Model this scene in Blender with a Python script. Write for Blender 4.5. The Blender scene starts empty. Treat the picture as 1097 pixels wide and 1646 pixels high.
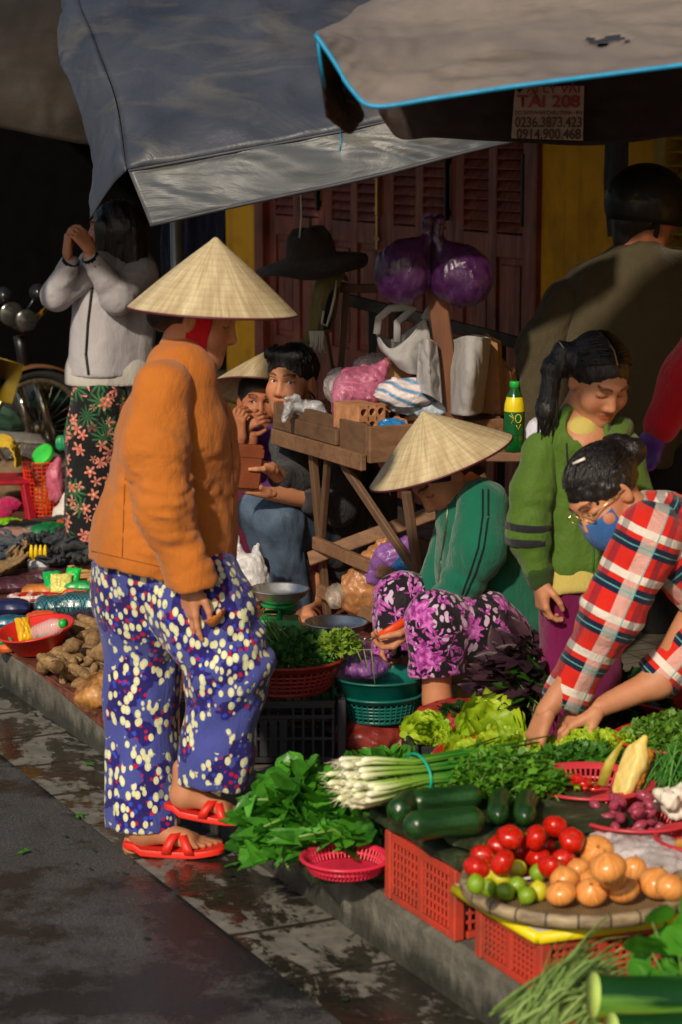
import bpy, math, random
import numpy as np
from mathutils import Vector, Matrix
R = math.radians
rnd = random.Random(7)
C = bpy.context.scene.collection
scene = bpy.context.scene

# ---------------------------------------------------------------- camera
H0, TH, FPX = 1.9, R(9.5), 3720.0
cam = bpy.data.cameras.new('camera'); camo = bpy.data.objects.new('camera', cam); C.objects.link(camo)
cam.sensor_fit = 'VERTICAL'; cam.sensor_height = 36; cam.sensor_width = 24
cam.lens = FPX / 1646 * 36; cam.clip_end = 400
camo.location = (0, 0, H0); camo.rotation_euler = (R(90) - TH, 0, 0)
cam.dof.use_dof = True; cam.dof.focus_distance = 7.2; cam.dof.aperture_fstop = 4.4
scene.camera = camo
scene.render.resolution_x, scene.render.resolution_y = 683, 1024

# ---------------------------------------------------------------- sky, sun, exposure
SUN_AZ, SUN_EL = R(202), R(32)          # azimuth of the sun from +Y clockwise: behind the camera, a little left
w = bpy.data.worlds.new('World'); scene.world = w; w.use_nodes = True
nt = w.node_tree; bg = nt.nodes['Background']; sk = nt.nodes.new('ShaderNodeTexSky')
sk.sky_type = 'NISHITA'; sk.sun_disc = False; sk.sun_elevation = SUN_EL; sk.sun_rotation = SUN_AZ
sk.air_density = 1.2; sk.dust_density = 2.0
nt.links.new(sk.outputs[0], bg.inputs[0]); bg.inputs[1].default_value = 0.062
sun = bpy.data.lights.new('sun', 'SUN'); suno = bpy.data.objects.new('sun', sun); C.objects.link(suno)
sun.energy = 3.2; sun.angle = R(2.2); sun.color = (1.0, 0.86, 0.66)
tosun = Vector((math.sin(SUN_AZ) * math.cos(SUN_EL), math.cos(SUN_AZ) * math.cos(SUN_EL), math.sin(SUN_EL)))
suno.rotation_euler = tosun.to_track_quat('Z', 'Y').to_euler(); suno.location = tosun * 20
vs = scene.view_settings
vs.view_transform = 'Standard'; vs.look = 'None'; vs.exposure = 0.08; vs.gamma = 1.0; vs.use_curve_mapping = False
scene.cycles.max_bounces = 6; scene.cycles.transparent_max_bounces = 12

# ---------------------------------------------------------------- geometry helpers
def W(px, py, Y):
    "a point of the place at distance Y along the street, found from its bearing"
    x = (px - 548.5) / FPX; y = (823 - py) / FPX
    b = math.cos(TH) + math.sin(TH) * y; c = -math.sin(TH) + math.cos(TH) * y
    t = Y / b
    return Vector((x * t, Y, H0 + c * t))
def G(px, py, z):
    "a point lying at height z"
    x = (px - 548.5) / FPX; y = (823 - py) / FPX
    b = math.cos(TH) + math.sin(TH) * y; c = -math.sin(TH) + math.cos(TH) * y
    t = (z - H0) / c
    return Vector((x * t, b * t, z))
U = Vector((-0.437, 0.899, 0)).normalized()      # along the kerb, away from the camera
NV = Vector((0.899, 0.437, 0)).normalized()      # from the kerb towards the house
K0 = Vector((-0.202, 5.744, 0))
def S(a, b, z=0.0):
    "street coordinates: a metres along the kerb, b metres in from it"
    v = K0 + U * a + NV * b; return Vector((v.x, v.y, z))
def SI(v):
    d = Vector((v[0], v[1], 0)) - K0
    return d.dot(U), d.dot(NV)
KROT = math.atan2(NV.y, NV.x)                    # a thing with this z rotation has its x axis along NV, y along U
KH = 0.14                                        # kerb height

class MB:
    "collects shapes and links them as one mesh"
    def __init__(s): s.v = []; s.f = []; s.uv = []; s.n = 0; s.col = []
    def add(s, v, f, uv=None, col=None):
        v = np.asarray(v, float).reshape(-1, 3); s.v.append(v)
        f = [tuple(int(i) + s.n for i in q) for q in f]; s.f += f
        s.uv.append(np.zeros((len(v), 2)) if uv is None else np.asarray(uv, float))
        s.col.append(np.ones((len(v), 3)) if col is None else np.asarray(col, float) * np.ones((len(v), 3)))
        s.n += len(v); return s
    def box(s, c, d, rz=0, m=None, bevel=0.0):
        x, y, z = [k / 2 for k in d]; V = []
        if bevel <= 0:
            V = [(a * x, b * y, e * z) for e in (-1, 1) for b in (-1, 1) for a in (-1, 1)]
            F = [(0, 2, 3, 1), (4, 5, 7, 6), (0, 1, 5, 4), (2, 6, 7, 3), (0, 4, 6, 2), (1, 3, 7, 5)]
        else:
            b_ = min(bevel, x * .9, y * .9, z * .9)
            idx = {}
            for sx in (-1, 1):
                for sy in (-1, 1):
                    for sz in (-1, 1):
                        for k in range(3):
                            p = [sx * x, sy * y, sz * z]
                            for j in range(3):
                                if j != k: p[j] -= (sx, sy, sz)[j] * b_
                            idx[(sx, sy, sz, k)] = len(V); V.append(p)
            F = []
            for k in range(3):
                a, b2 = (k + 1) % 3, (k + 2) % 3
                for sg in (-1, 1):
                    q = []
                    for (u_, v_) in ((-1, -1), (1, -1), (1, 1), (-1, 1)):
                        t = [0, 0, 0]; t[k] = sg; t[a] = u_; t[b2] = v_; q.append(idx[(*t, k)])
                    F.append(tuple(q if sg > 0 else q[::-1]))
            for a in range(3):
                b2, k = (a + 1) % 3, (a + 2) % 3
                for sb in (-1, 1):
                    for sk_ in (-1, 1):
                        t0 = [0, 0, 0]; t0[b2] = sb; t0[k] = sk_
                        t0[a] = -1; A = idx[(*t0, b2)]; Bq = idx[(*t0, k)]
                        t0[a] = 1; Cq = idx[(*t0, k)]; D = idx[(*t0, b2)]
                        q = (A, Bq, Cq, D); F.append(q if sb * sk_ < 0 else q[::-1])
            for sx in (-1, 1):
                for sy in (-1, 1):
                    for sz in (-1, 1):
                        q = tuple(idx[(sx, sy, sz, k)] for k in range(3)); F.append(q if sx * sy * sz > 0 else q[::-1])
        V = np.array(V)
        if m is not None: V = V @ np.array(m.to_3x3()).T + np.array(m.translation)
        ca, sa = math.cos(rz), math.sin(rz)
        V = V @ np.array([[ca, sa, 0], [-sa, ca, 0], [0, 0, 1]]) + np.array(c)
        return s.add(V, F)
    def beam(s, a, b, w_, h_, up=(0, 0, 1), bevel=0.002):
        a, b = Vector(a), Vector(b); d = b - a; L = d.length; z = d.normalized()
        x = Vector(up).cross(z)
        if x.length < 1e-4: x = Vector((1, 0, 0)).cross(z)
        x.normalize(); y = z.cross(x)
        m = Matrix((x, y, z)).transposed().to_4x4()
        return s.box((a + b) / 2, (w_, h_, L), 0, m, bevel)
    def tube(s, pts, r, n=8, cap=True, flat=None):
        P = [Vector(p) for p in pts]; m = len(P)
        rr = r if hasattr(r, '__len__') else [r] * m
        V = []; UV = []; L = 0; ref = None
        for i, p in enumerate(P):
            t = (P[min(i + 1, m - 1)] - P[max(i - 1, 0)]).normalized()
            if ref is None: ref = Vector((0, 0, 1)) if abs(t.z) < .9 else Vector((1, 0, 0))
            x = (ref - t * ref.dot(t)).normalized(); ref = x; y = t.cross(x)
            if i: L += (p - P[i - 1]).length
            for k in range(n):
                a = 2 * math.pi * k / n
                q = p + (x * math.cos(a) + y * math.sin(a) * (flat or 1)) * rr[i]; V.append(q[:]); UV.append((k / n, L))
        F = []
        for i in range(m - 1):
            for k in range(n):
                k2 = (k + 1) % n; F.append((i * n + k, i * n + k2, (i + 1) * n + k2, (i + 1) * n + k))
        if cap: F.append(tuple(range(n - 1, -1, -1))); F.append(tuple((m - 1) * n + k for k in range(n)))
        return s.add(V, F, UV)
    def cyl(s, a, b, r, r2=None, n=16): return s.tube([a, b], [r, r if r2 is None else r2], n)
    def lathe(s, prof, n=32, m=None, closed=False):
        "prof = [(r, z)...]"
        V = []; UV = []; L = 0
        for i, (r, z) in enumerate(prof):
            if i: L += math.hypot(r - prof[i - 1][0], z - prof[i - 1][1])
            for k in range(n):
                a = 2 * math.pi * k / n; V.append((r * math.cos(a), r * math.sin(a), z)); UV.append((k / n, L))
        F = []; mm = len(prof)
        for i in range(mm - 1):
            for k in range(n):
                k2 = (k + 1) % n; F.append((i * n + k, i * n + k2, (i + 1) * n + k2, (i + 1) * n + k))
        V = np.array(V)
        if m is not None: V = V @ np.array(m.to_3x3()).T + np.array(m.translation)
        return s.add(V, F, UV)
    def grid(s, V, nu, nv, closed_u=False):
        F = []; UV = [(i / (nu - 1), j / (nv - 1)) for j in range(nv) for i in range(nu)]
        for j in range(nv - 1):
            for i in range(nu - 1 + (1 if closed_u else 0)):
                i2 = (i + 1) % nu; F.append((j * nu + i, j * nu + i2, (j + 1) * nu + i2, (j + 1) * nu + i))
        return s.add(V, F, UV)
    def build(s, name, mat=None, parent=None, smooth=True, loc=None, thick=0, world=False, sub=0):
        V = np.concatenate(s.v) if s.v else np.zeros((0, 3))
        loc = Vector(loc) if loc is not None else Vector((0, 0, 0))
        off = np.array(loc if not parent else (parent.location if world else (0, 0, 0)))
        me = bpy.data.meshes.new(name)
        VV = V - off if (world or loc.length) and not (parent and not world) else V
        me.from_pydata(VV.tolist(), [], s.f); me.update()
        uv = np.concatenate(s.uv); cl = np.concatenate(s.col)
        li = np.empty(len(me.loops), np.int32); me.loops.foreach_get('vertex_index', li)
        ul = me.uv_layers.new(name='UVMap'); ul.data.foreach_set('uv', uv[li].astype(np.float32).ravel())
        if (cl != 1).any():
            ca = me.color_attributes.new('Col', 'FLOAT_COLOR', 'POINT')
            ca.data.foreach_set('color', np.hstack([cl, np.ones((len(cl), 1))]).astype(np.float32).ravel())
        if smooth: me.polygons.foreach_set('use_smooth', np.ones(len(me.polygons), bool))
        o = bpy.data.objects.new(name, me); C.objects.link(o)
        if mat:
            me.materials.append(mat)
        if parent: o.parent = parent
        else: o.location = loc
        if smooth == 'auto':
            me.set_sharp_from_angle(angle=R(38))
        if sub:
            k = o.modifiers.new('sub', 'SUBSURF'); k.levels = k.render_levels = sub
        if thick:
            k = o.modifiers.new('thick', 'SOLIDIFY'); k.thickness = thick; k.offset = 0
        return o

def tag(o, label=None, cat=None, group=None, kind=None):
    for k, v in (('label', label), ('category', cat), ('group', group), ('kind', kind)):
        if v: o[k] = v
    return o
def empty(name, loc, label, cat, group=None, rz=0):
    o = bpy.data.objects.new(name, None); C.objects.link(o); o.location = loc; o.rotation_euler = (0, 0, rz)
    o.empty_display_size = .1
    return tag(o, label, cat, group)
def copy_tree(o, parent=None):
    c = o.copy(); C.objects.link(c); c.parent = parent
    for ch in [k for k in o.children]: copy_tree(ch, c)
    return c
def struct(o): o['kind'] = 'structure'; return o

# smooth pseudo noise on arrays (N,3)
def wob(P, wl, seed=0, warp=1.0):
    r = np.random.RandomState(seed); out = 0
    for i in range(5):
        d = r.normal(size=3); d /= np.linalg.norm(d); e = r.normal(size=3); e /= np.linalg.norm(e)
        k = 2 * math.pi / (wl * r.uniform(.6, 1.5))
        out = out + np.sin(P @ d * k + r.uniform(0, 6) + warp * np.sin(P @ e * k * .7 + r.uniform(0, 6)))
    return out / 5
def ridge(P, wl, seed=0):
    return 1 - 2 * np.abs(wob(P, wl, seed, 1.6))

# ---------------------------------------------------------------- distance-field modelling
def sd_rc(P, a, b, ra, rb):
    a = np.array(a, np.float32); b = np.array(b, np.float32); ba = b - a; L = float(ba @ ba) + 1e-9
    pa = P - a; t = np.clip(pa @ ba / L, 0, 1)
    return np.linalg.norm(pa - t[..., None] * ba, axis=-1) - (ra + (rb - ra) * t)
def sd_el(P, c, r, rot=None):
    q = P - np.array(c, np.float32)
    if rot is not None: q = q @ np.array(rot, np.float32)
    r = np.array(r, np.float32); k0 = np.linalg.norm(q / r, axis=-1); k1 = np.linalg.norm(q / (r * r), axis=-1) + 1e-6
    return k0 * (k0 - 1) / k1
def sdf_mesh(prims, h, noise=None, pad=0.03):
    """prims: ('c',a,b,ra,rb,k) cone, ('e',c,r,rot,k) ellipsoid, ('-c',...) '-e' carve, ('cut',o,n,rad) half space away from n"""
    lo = np.full(3, 1e9); hi = -lo; bb = []
    for p in prims:
        t = p[0].strip('-')
        if t == 'c': a, b = np.array(p[1], float), np.array(p[2], float); m = max(p[3], p[4]); l, u = np.minimum(a, b) - m, np.maximum(a, b) + m
        elif t == 'e': a = np.array(p[1], float); m = max(p[2]); l, u = a - m, a + m
        else: a = np.array(p[1], float); l, u = a - p[3], a + p[3]
        bb.append((l, u))
        if p[0] in 'ce': lo = np.minimum(lo, l); hi = np.maximum(hi, u)
    lo -= pad; hi += pad
    n = np.ceil((hi - lo) / h).astype(int) + 1
    ax = [(lo[i] + h * np.arange(n[i])).astype(np.float32) for i in range(3)]
    D = np.full(n, 0.08, np.float32)
    for p, (l, u) in zip(prims, bb):
        mg = .05
        i0 = np.maximum(((l - mg - lo) / h).astype(int), 0); i1 = np.minimum(((u + mg - lo) / h).astype(int) + 2, n)
        if (i1 <= i0).any(): continue
        sl = tuple(slice(i0[i], i1[i]) for i in range(3))
        Pg = np.stack(np.meshgrid(*[ax[i][sl[i]] for i in range(3)], indexing='ij'), -1)
        t = p[0].strip('-')
        if t == 'cut':
            d = (Pg - np.array(p[1], np.float32)) @ np.array(p[2], np.float32)
            inside = np.linalg.norm(Pg - np.array(p[1], np.float32), axis=-1) < p[3]
            D[sl] = np.where(inside, np.maximum(D[sl], d), D[sl]); continue
        d = sd_rc(Pg, *p[1:5]) if t == 'c' else sd_el(Pg, *p[1:4])
        k = p[-1] if (len(p) > 5 or t == 'e' and len(p) > 4) else .02
        A = D[sl]
        if p[0][0] == '-':
            hh = np.maximum(k - np.abs(-A - d), 0) / k; D[sl] = -(np.minimum(-A, d) - hh * hh * k / 4)
        else:
            hh = np.maximum(k - np.abs(A - d), 0) / k; D[sl] = np.minimum(A, d) - hh * hh * k / 4
    if noise is not None:
        idx = np.nonzero(np.abs(D) < .05)
        Pn = np.stack([ax[i][idx[i]] for i in range(3)], -1)
        D[idx] += noise(Pn)
    D[0] = D[-1] = .05; D[:, 0] = D[:, -1] = .05; D[:, :, 0] = D[:, :, -1] = .05
    # naive surface nets
    s = D < 0
    cs = sum(s[i:i + n[0] - 1, j:j + n[1] - 1, k:k + n[2] - 1].astype(np.int8) for i in (0, 1) for j in (0, 1) for k in (0, 1))
    act = (cs > 0) & (cs < 8); ci = np.stack(np.nonzero(act), -1)
    vid = np.full(act.shape, -1, np.int64); vid[act] = np.arange(len(ci))
    acc = np.zeros((len(ci), 3)); cnt = np.zeros(len(ci))
    cor = [(i, j, k) for i in (0, 1) for j in (0, 1) for k in (0, 1)]
    vals = {c: D[ci[:, 0] + c[0], ci[:, 1] + c[1], ci[:, 2] + c[2]] for c in cor}
    for c in cor:
        for a in range(3):
            if c[a] == 0:
                e = list(c); e[a] = 1; e = tuple(e); va, vb = vals[c], vals[e]; m = (va < 0) != (vb < 0)
                t = np.where(m, va / np.where(m, va - vb, 1), 0)
                q = np.tile(np.array(c, float), (len(ci), 1)); q[:, a] += t
                acc += q * m[:, None]; cnt += m
    V = lo + h * (ci + acc / cnt[:, None])
    F = []
    for a in range(3):
        b, c = (a + 1) % 3, (a + 2) % 3
        s0 = np.take(s, range(n[a] - 1), a); s1 = np.take(s, range(1, n[a]), a)
        e = np.stack(np.nonzero(s0 != s1), -1)
        e = e[(e[:, b] > 0) & (e[:, c] > 0) & (e[:, b] < n[b] - 1) & (e[:, c] < n[c] - 1)]
        fl = s0[e[:, 0], e[:, 1], e[:, 2]]
        def g(db, dc):
            q = e.copy(); q[:, b] -= db; q[:, c] -= dc; return vid[q[:, 0], q[:, 1], q[:, 2]]
        Q = np.stack([g(0, 0), g(1, 0), g(1, 1), g(0, 1)], -1); Q[~fl] = Q[~fl][:, ::-1]
        F.append(Q)
    F = np.concatenate(F); F = F[(F >= 0).all(1)]
    # one light smoothing pass
    nb = np.zeros_like(V); ct = np.zeros(len(V))
    for i in range(4):
        np.add.at(nb, F[:, i], V[F[:, (i + 1) % 4]]); np.add.at(ct, F[:, i], 1)
    V = V * .5 + .5 * nb / np.maximum(ct, 1)[:, None]
    return V, F
# ---------------------------------------------------------------- materials
def srgb(c):
    return tuple((x / 12.92 if x <= .04045 else ((x + .055) / 1.055) ** 2.4) for x in [k / 255 for k in c])
class T:
    "small node-tree writer"
    def __init__(s, name):
        s.m = bpy.data.materials.new(name); s.m.use_nodes = True; s.t = s.m.node_tree; s.b = s.t.nodes['Principled BSDF']; s.out = s.t.nodes['Material Output']
        s.tc = None
    def nd(s, typ, **kw):
        n = s.t.nodes.new('ShaderNode' + typ)
        for k, v in kw.items():
            if hasattr(n, k): setattr(n, k, v)
        return n
    def put(s, inp, v):
        if v is None: return
        if isinstance(v, bpy.types.NodeSocket): s.t.links.new(v, inp)
        elif isinstance(v, (tuple, list)):
            v = tuple(v); n = len(inp.default_value); inp.default_value = (v + (1.,))[:n] if len(v) < n else v[:n]
        else:
            inp.default_value = v
    def co(s, which='Object'):
        if s.tc is None: s.tc = s.nd('TexCoord')
        return s.tc.outputs[which]
    def map(s, v, scale=(1, 1, 1), rot=(0, 0, 0), loc=(0, 0, 0)):
        n = s.nd('Mapping'); s.put(n.inputs[0], v); n.inputs['Scale'].default_value = scale; n.inputs['Rotation'].default_value = rot; n.inputs['Location'].default_value = loc
        return n.outputs[0]
    def noise(s, scale, v=None, detail=3, rough=.55, dist=0, out=0):
        n = s.nd('TexNoise'); s.put(n.inputs['Vector'], v or s.co()); n.inputs['Scale'].default_value = scale; n.inputs['Detail'].default_value = detail
        n.inputs['Roughness'].default_value = rough; n.inputs['Distortion'].default_value = dist; return n.outputs[out]
    def vor(s, scale, v=None, feature='F1', rand=1, out='Distance', dim='3D'):
        n = s.nd('TexVoronoi', feature=feature, voronoi_dimensions=dim); s.put(n.inputs['Vector'], v or s.co()); n.inputs['Scale'].default_value = scale
        n.inputs['Randomness'].default_value = rand; return n.outputs[out]
    def wave(s, scale, v=None, dist=0, typ='BANDS', dirn='X', prof='SIN'):
        n = s.nd('TexWave', wave_type=typ, bands_direction=dirn, wave_profile=prof); s.put(n.inputs['Vector'], v or s.co()); n.inputs['Scale'].default_value = scale
        n.inputs['Distortion'].default_value = dist; return n.outputs[1]
    def math(s, op, a, b=0., c=None, clamp=False):
        n = s.nd('Math', operation=op, use_clamp=clamp); s.put(n.inputs[0], a); s.put(n.inputs[1], b)
        if c is not None: s.put(n.inputs[2], c)
        return n.outputs[0]
    def ramp(s, f, stops, interp='LINEAR'):
        n = s.nd('ValToRGB'); s.put(n.inputs[0], f); r = n.color_ramp; r.interpolation = interp
        while len(r.elements) < len(stops): r.elements.new(.5)
        for e, (p, c) in zip(r.elements, stops):
            e.position = p; e.color = (c, c, c, 1) if not isinstance(c, (tuple, list)) else (*c[:3], 1)
        return n.outputs[0]
    def step(s, f, a, b=None):
        "0 below a, 1 above b"
        n = s.nd('MapRange'); s.put(n.inputs[0], f); n.inputs[1].default_value = a; n.inputs[2].default_value = a + .02 if b is None else b
        return n.outputs[0]
    def mix(s, f, a, b, typ='MIX'):
        n = s.nd('Mix', data_type='RGBA', blend_type=typ); s.put(n.inputs[0], f); s.put(n.inputs[6], a); s.put(n.inputs[7], b); return n.outputs[2]
    def bloom(s, v, scale, n, r0, r1, sharp=.04):
        'petalled or fanned shapes scattered over the cloth: mask, distance, cell colour'
        d = s.nd('TexVoronoi'); s.put(d.inputs['Vector'], v); d.inputs['Scale'].default_value = scale
        q = s.nd('VectorMath', operation='SUBTRACT'); s.put(q.inputs[0], v); s.put(q.inputs[1], d.outputs['Position']); l = s.sep(q.outputs[0])
        th = s.math('ARCTAN2', l[2], l[0]); w_ = s.math('COSINE', s.math('ADD', s.math('MULTIPLY', th, float(n)), s.math('MULTIPLY', s.sep(d.outputs['Color'])[2], 6.)))
        return s.step(s.math('SUBTRACT', s.math('ADD', r0, s.math('MULTIPLY', w_, r1)), d.outputs['Distance']), 0., sharp), d.outputs['Distance'], s.sep(d.outputs['Color'])
    def sep(s, v):
        n = s.nd('SeparateXYZ'); s.put(n.inputs[0], v); return n.outputs
    def bump(s, h, st=.3, d=.01):
        n = s.nd('Bump'); s.put(n.inputs['Height'], h); n.inputs['Strength'].default_value = st; n.inputs['Distance'].default_value = d
        s.put(s.b.inputs['Normal'], n.outputs[0]); return s
    def set(s, **kw):
        for k, v in kw.items():
            k = {'col': 'Base Color', 'rough': 'Roughness', 'metal': 'Metallic', 'alpha': 'Alpha', 'trans': 'Transmission Weight', 'sheen': 'Sheen Weight', 'coat': 'Coat Weight', 'spec': 'Specular IOR Level', 'sss': 'Subsurface Weight'}.get(k, k)
            s.put(s.b.inputs[k], v)
        return s
_mc = {}
def basic(name, col, rough=.6, var=.25, nsc=8, bump=0.0, bsc=60, bd=.003, lin=False, **kw):
    "plain coloured surface with uneven tone, wear in gloss and a fine relief"
    if name in _mc: return _mc[name]
    c = col if lin else srgb(col); t = T(name)
    n = t.noise(nsc, detail=5)
    d = tuple(max(0, k * (1 - var)) for k in c); e = tuple(min(1, k * (1 + var)) for k in c)
    t.set(col=t.ramp(n, [(.3, d), (.7, e)]), rough=t.ramp(t.noise(nsc * 2.3, detail=4), [(.3, max(.05, rough - .12)), (.7, min(1, rough + .12))]), **kw)
    if bump: t.bump(t.noise(bsc, detail=4), bump, bd)
    _mc[name] = t.m; return t.m
def cloth(name, col, weave=900, fold=.35, fsc=(14, 14, 5), rough=.85, var=.18, sheen=.15, lin=False, colsock=None, spec=.25):
    if name in _mc: return _mc[name]
    c = col if lin else srgb(col); t = T(name)
    n = t.noise(6, detail=5)
    base = colsock(t) if colsock else None
    shade = t.ramp(n, [(.25, 1 - var), (.75, 1 + var * .4)])
    if base is None: base = t.mix(1., tuple(c), shade, 'MULTIPLY')
    else: base = t.mix(1., base, shade, 'MULTIPLY')
    t.set(col=base, rough=rough, sheen=sheen, spec=spec)
    f = t.math('ADD', t.noise(1, t.map(t.co(), fsc), detail=6, rough=.66, dist=1.6), t.math('MULTIPLY', t.noise(1, t.map(t.co(), tuple(k * 2.6 for k in fsc), (.3, .5, .9)), detail=5, rough=.7, dist=2.2), .35))
    rd = t.nd('TexNoise', noise_type='RIDGED_MULTIFRACTAL'); t.put(rd.inputs['Vector'], t.map(t.co(), tuple(k * .75 for k in fsc), (.25, .2, .6))); rd.inputs['Scale'].default_value = 1.; rd.inputs['Detail'].default_value = 2.5; rd.inputs['Distortion'].default_value = .9
    f = t.math('ADD', f, t.math('MULTIPLY', rd.outputs[0], .16)); fine = t.noise(weave, detail=1)
    t.bump(t.math('ADD', f, t.math('MULTIPLY', fine, .03)), min(1., fold * 1.9), .022)
    _mc[name] = t.m; return t.m
def leafmat(name, col, col2, rough=.42, tr=.3, rib=True):
    if name in _mc: return _mc[name]
    t = T(name); g = t.nd('NewGeometry')
    c, c2 = srgb(col), srgb(col2)
    r = g.outputs['Random Per Island']
    base = t.ramp(r, [(0, c), (.55, tuple((a + b) / 2 for a, b in zip(c, c2))), (1, c2)])
    base = t.mix(t.ramp(t.noise(35, detail=3), [(.35, .0), (.75, .35)]), base, tuple(min(1, k * 1.8 + .01) for k in c2))
    t.set(col=base, rough=rough, spec=.4)
    t.bump(t.noise(180, detail=3), .25, .002)
    tl = t.nd('BsdfTranslucent'); t.put(tl.inputs[0], t.mix(.5, base, tuple(min(1, k * 1.6) for k in c2)))
    mx = t.nd('MixShader'); mx.inputs[0].default_value = tr
    t.t.links.new(t.b.outputs[0], mx.inputs[1]); t.t.links.new(tl.outputs[0], mx.inputs[2]); t.t.links.new(mx.outputs[0], t.out.inputs[0])
    _mc[name] = t.m; return t.m
def filmmat(name, col, alpha=.45, rough=.22, var=.3, bsc=25):
    "thin crumpled plastic film"
    if name in _mc: return _mc[name]
    t = T(name); c = srgb(col)
    n = t.noise(bsc * .6, detail=5, dist=1.2)
    t.set(col=t.mix(t.ramp(n, [(.4, 0), (.75, .6)]), c, tuple(min(1, k * 1.5 + .05) for k in c)), rough=rough, spec=.6,
          alpha=t.ramp(n, [(.3, max(0.05, alpha - .18)), (.7, min(1, alpha + .28))]))
    f = t.noise(1, t.map(t.co(), (bsc, bsc, bsc * .35), (.2, .3, 0)), detail=5, rough=.6, dist=2.)
    t.bump(f, .6, .010)
    _mc[name] = t.m; return t.m
def wood(name, col, rough=.7, sc=(3, 3, 26), along='X', var=.5):
    if name in _mc: return _mc[name]
    t = T(name); c = srgb(col); s_ = {'X': (2, 30, 30), 'Y': (30, 2, 30), 'Z': (30, 30, 2)}[along]
    g = t.noise(1, t.map(t.co(), s_), detail=6, rough=.65, dist=.8); st = t.noise(5, detail=4)
    base = t.ramp(g, [(.25, tuple(k * (1 - var) for k in c)), (.5, c), (.8, tuple(min(1, k * (1 + var * .7)) for k in c))])
    base = t.mix(t.ramp(st, [(.45, 0), (.75, .5)]), base, tuple(k * .35 for k in c))
    t.set(col=base, rough=rough); t.bump(g, .5, .004)
    _mc[name] = t.m; return t.m

def m_skin(name, col):
    if name in _mc: return _mc[name]
    t = T(name); a = t.nd('VertexColor', layer_name='Col'); c = srgb(col)
    n = t.noise(40, detail=4)
    base = t.mix(1., t.mix(t.ramp(t.noise(14, detail=5), [(.35, 0), (.7, .45)]), t.mix(t.ramp(n, [(.35, 0), (.8, .35)]), c, (c[0] * 1.1, c[1] * .78, c[2] * .7)), (c[0] * .72, c[1] * .56, c[2] * .5)), a.outputs[0], 'MULTIPLY')
    t.set(col=base, rough=.5, spec=.35, sss=.08); t.b.inputs['Subsurface Radius'].default_value = (.01, .004, .002)
    t.bump(t.math('ADD', t.noise(260, detail=3), t.noise(60, detail=4)), .3, .003); _mc[name] = t.m; return t.m
def m_hat():
    if 'palm_leaf' in _mc: return _mc['palm_leaf']
    t = T('palm_leaf'); uv = t.sep(t.co('UV')); u, v = uv[0], uv[1]
    cb = t.nd('CombineXYZ'); t.put(cb.inputs[0], t.math('MULTIPLY', u, 90.)); t.put(cb.inputs[1], t.math('MULTIPLY', v, 5.)); vec = cb.outputs[0]
    rad = t.noise(1, vec, detail=5, rough=.7)                    # radial leaf fibres
    rings = t.wave(1, t.math('MULTIPLY', v, 14.5), dirn='X')     # bamboo hoops under the leaf
    cb2 = t.nd('CombineXYZ'); t.put(cb2.inputs[0], t.math('MULTIPLY', u, 26.)); t.put(cb2.inputs[1], t.math('MULTIPLY', v, 9.))
    pat = t.noise(1, cb2.outputs[0], detail=3)
    c = t.ramp(rad, [(.25, srgb((150, 128, 92))), (.5, srgb((204, 186, 148))), (.75, srgb((226, 212, 178)))])
    c = t.mix(t.ramp(pat, [(.42, 0.), (.62, .5)]), c, srgb((160, 136, 98)))
    c = t.mix(t.ramp(rings, [(.0, .22), (.2, 0.)]), c, srgb((150, 124, 86)))
    t.set(col=c, rough=.62); t.bump(t.math('ADD', rad, t.math('MULTIPLY', rings, .35)), .35, .004)
    _mc['palm_leaf'] = t.m; return t.m
# ---------------------------------------------------------------- cloth patterns
def p_berry(t):
    co = t.co(); base = srgb((60, 68, 150))
    g = t.math('MULTIPLY', t.wave(150, co, dirn='Z'), t.wave(150, co, dirn='X'))
    c = t.mix(t.ramp(g, [(.2, 0.), (.6, .7)]), base, srgb((104, 112, 186)))
    cl = t.noise(9.5, co, detail=2.5, rough=.55)
    m_in = t.step(cl, .49, .50); m_wide = t.step(cl, .41, .425)
    n1 = t.vor(74, co); d1 = t.step(t.math('SUBTRACT', 1, n1), .46, .54)
    rc = t.sep(t.vor(74, co, out='Color'))[0]
    dot = t.ramp(rc, [(0, srgb((30, 24, 112))), (.32, srgb((52, 72, 196))), (.56, srgb((190, 16, 66))), (.74, srgb((34, 30, 130)))], 'CONSTANT')
    c = t.mix(m_in, c, srgb((40, 30, 104)))
    c = t.mix(t.math('MULTIPLY', d1, m_in), c, dot)
    e = t.vor(45, t.map(co, (1.2, 1, .8), (.4, .3, .5))); d2 = t.step(t.math('SUBTRACT', 1, e), .53, .58)
    pc = t.sep(t.vor(45, t.map(co, (1.2, 1, .8), (.4, .3, .5)), out='Color'))[1]
    sel = t.step(pc, .12, .14)
    return t.mix(t.math('MULTIPLY', t.math('MULTIPLY', d2, m_wide), sel), c, t.mix(t.step(e, .0, .3), srgb((248, 246, 218)), srgb((222, 222, 176))))
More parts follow.
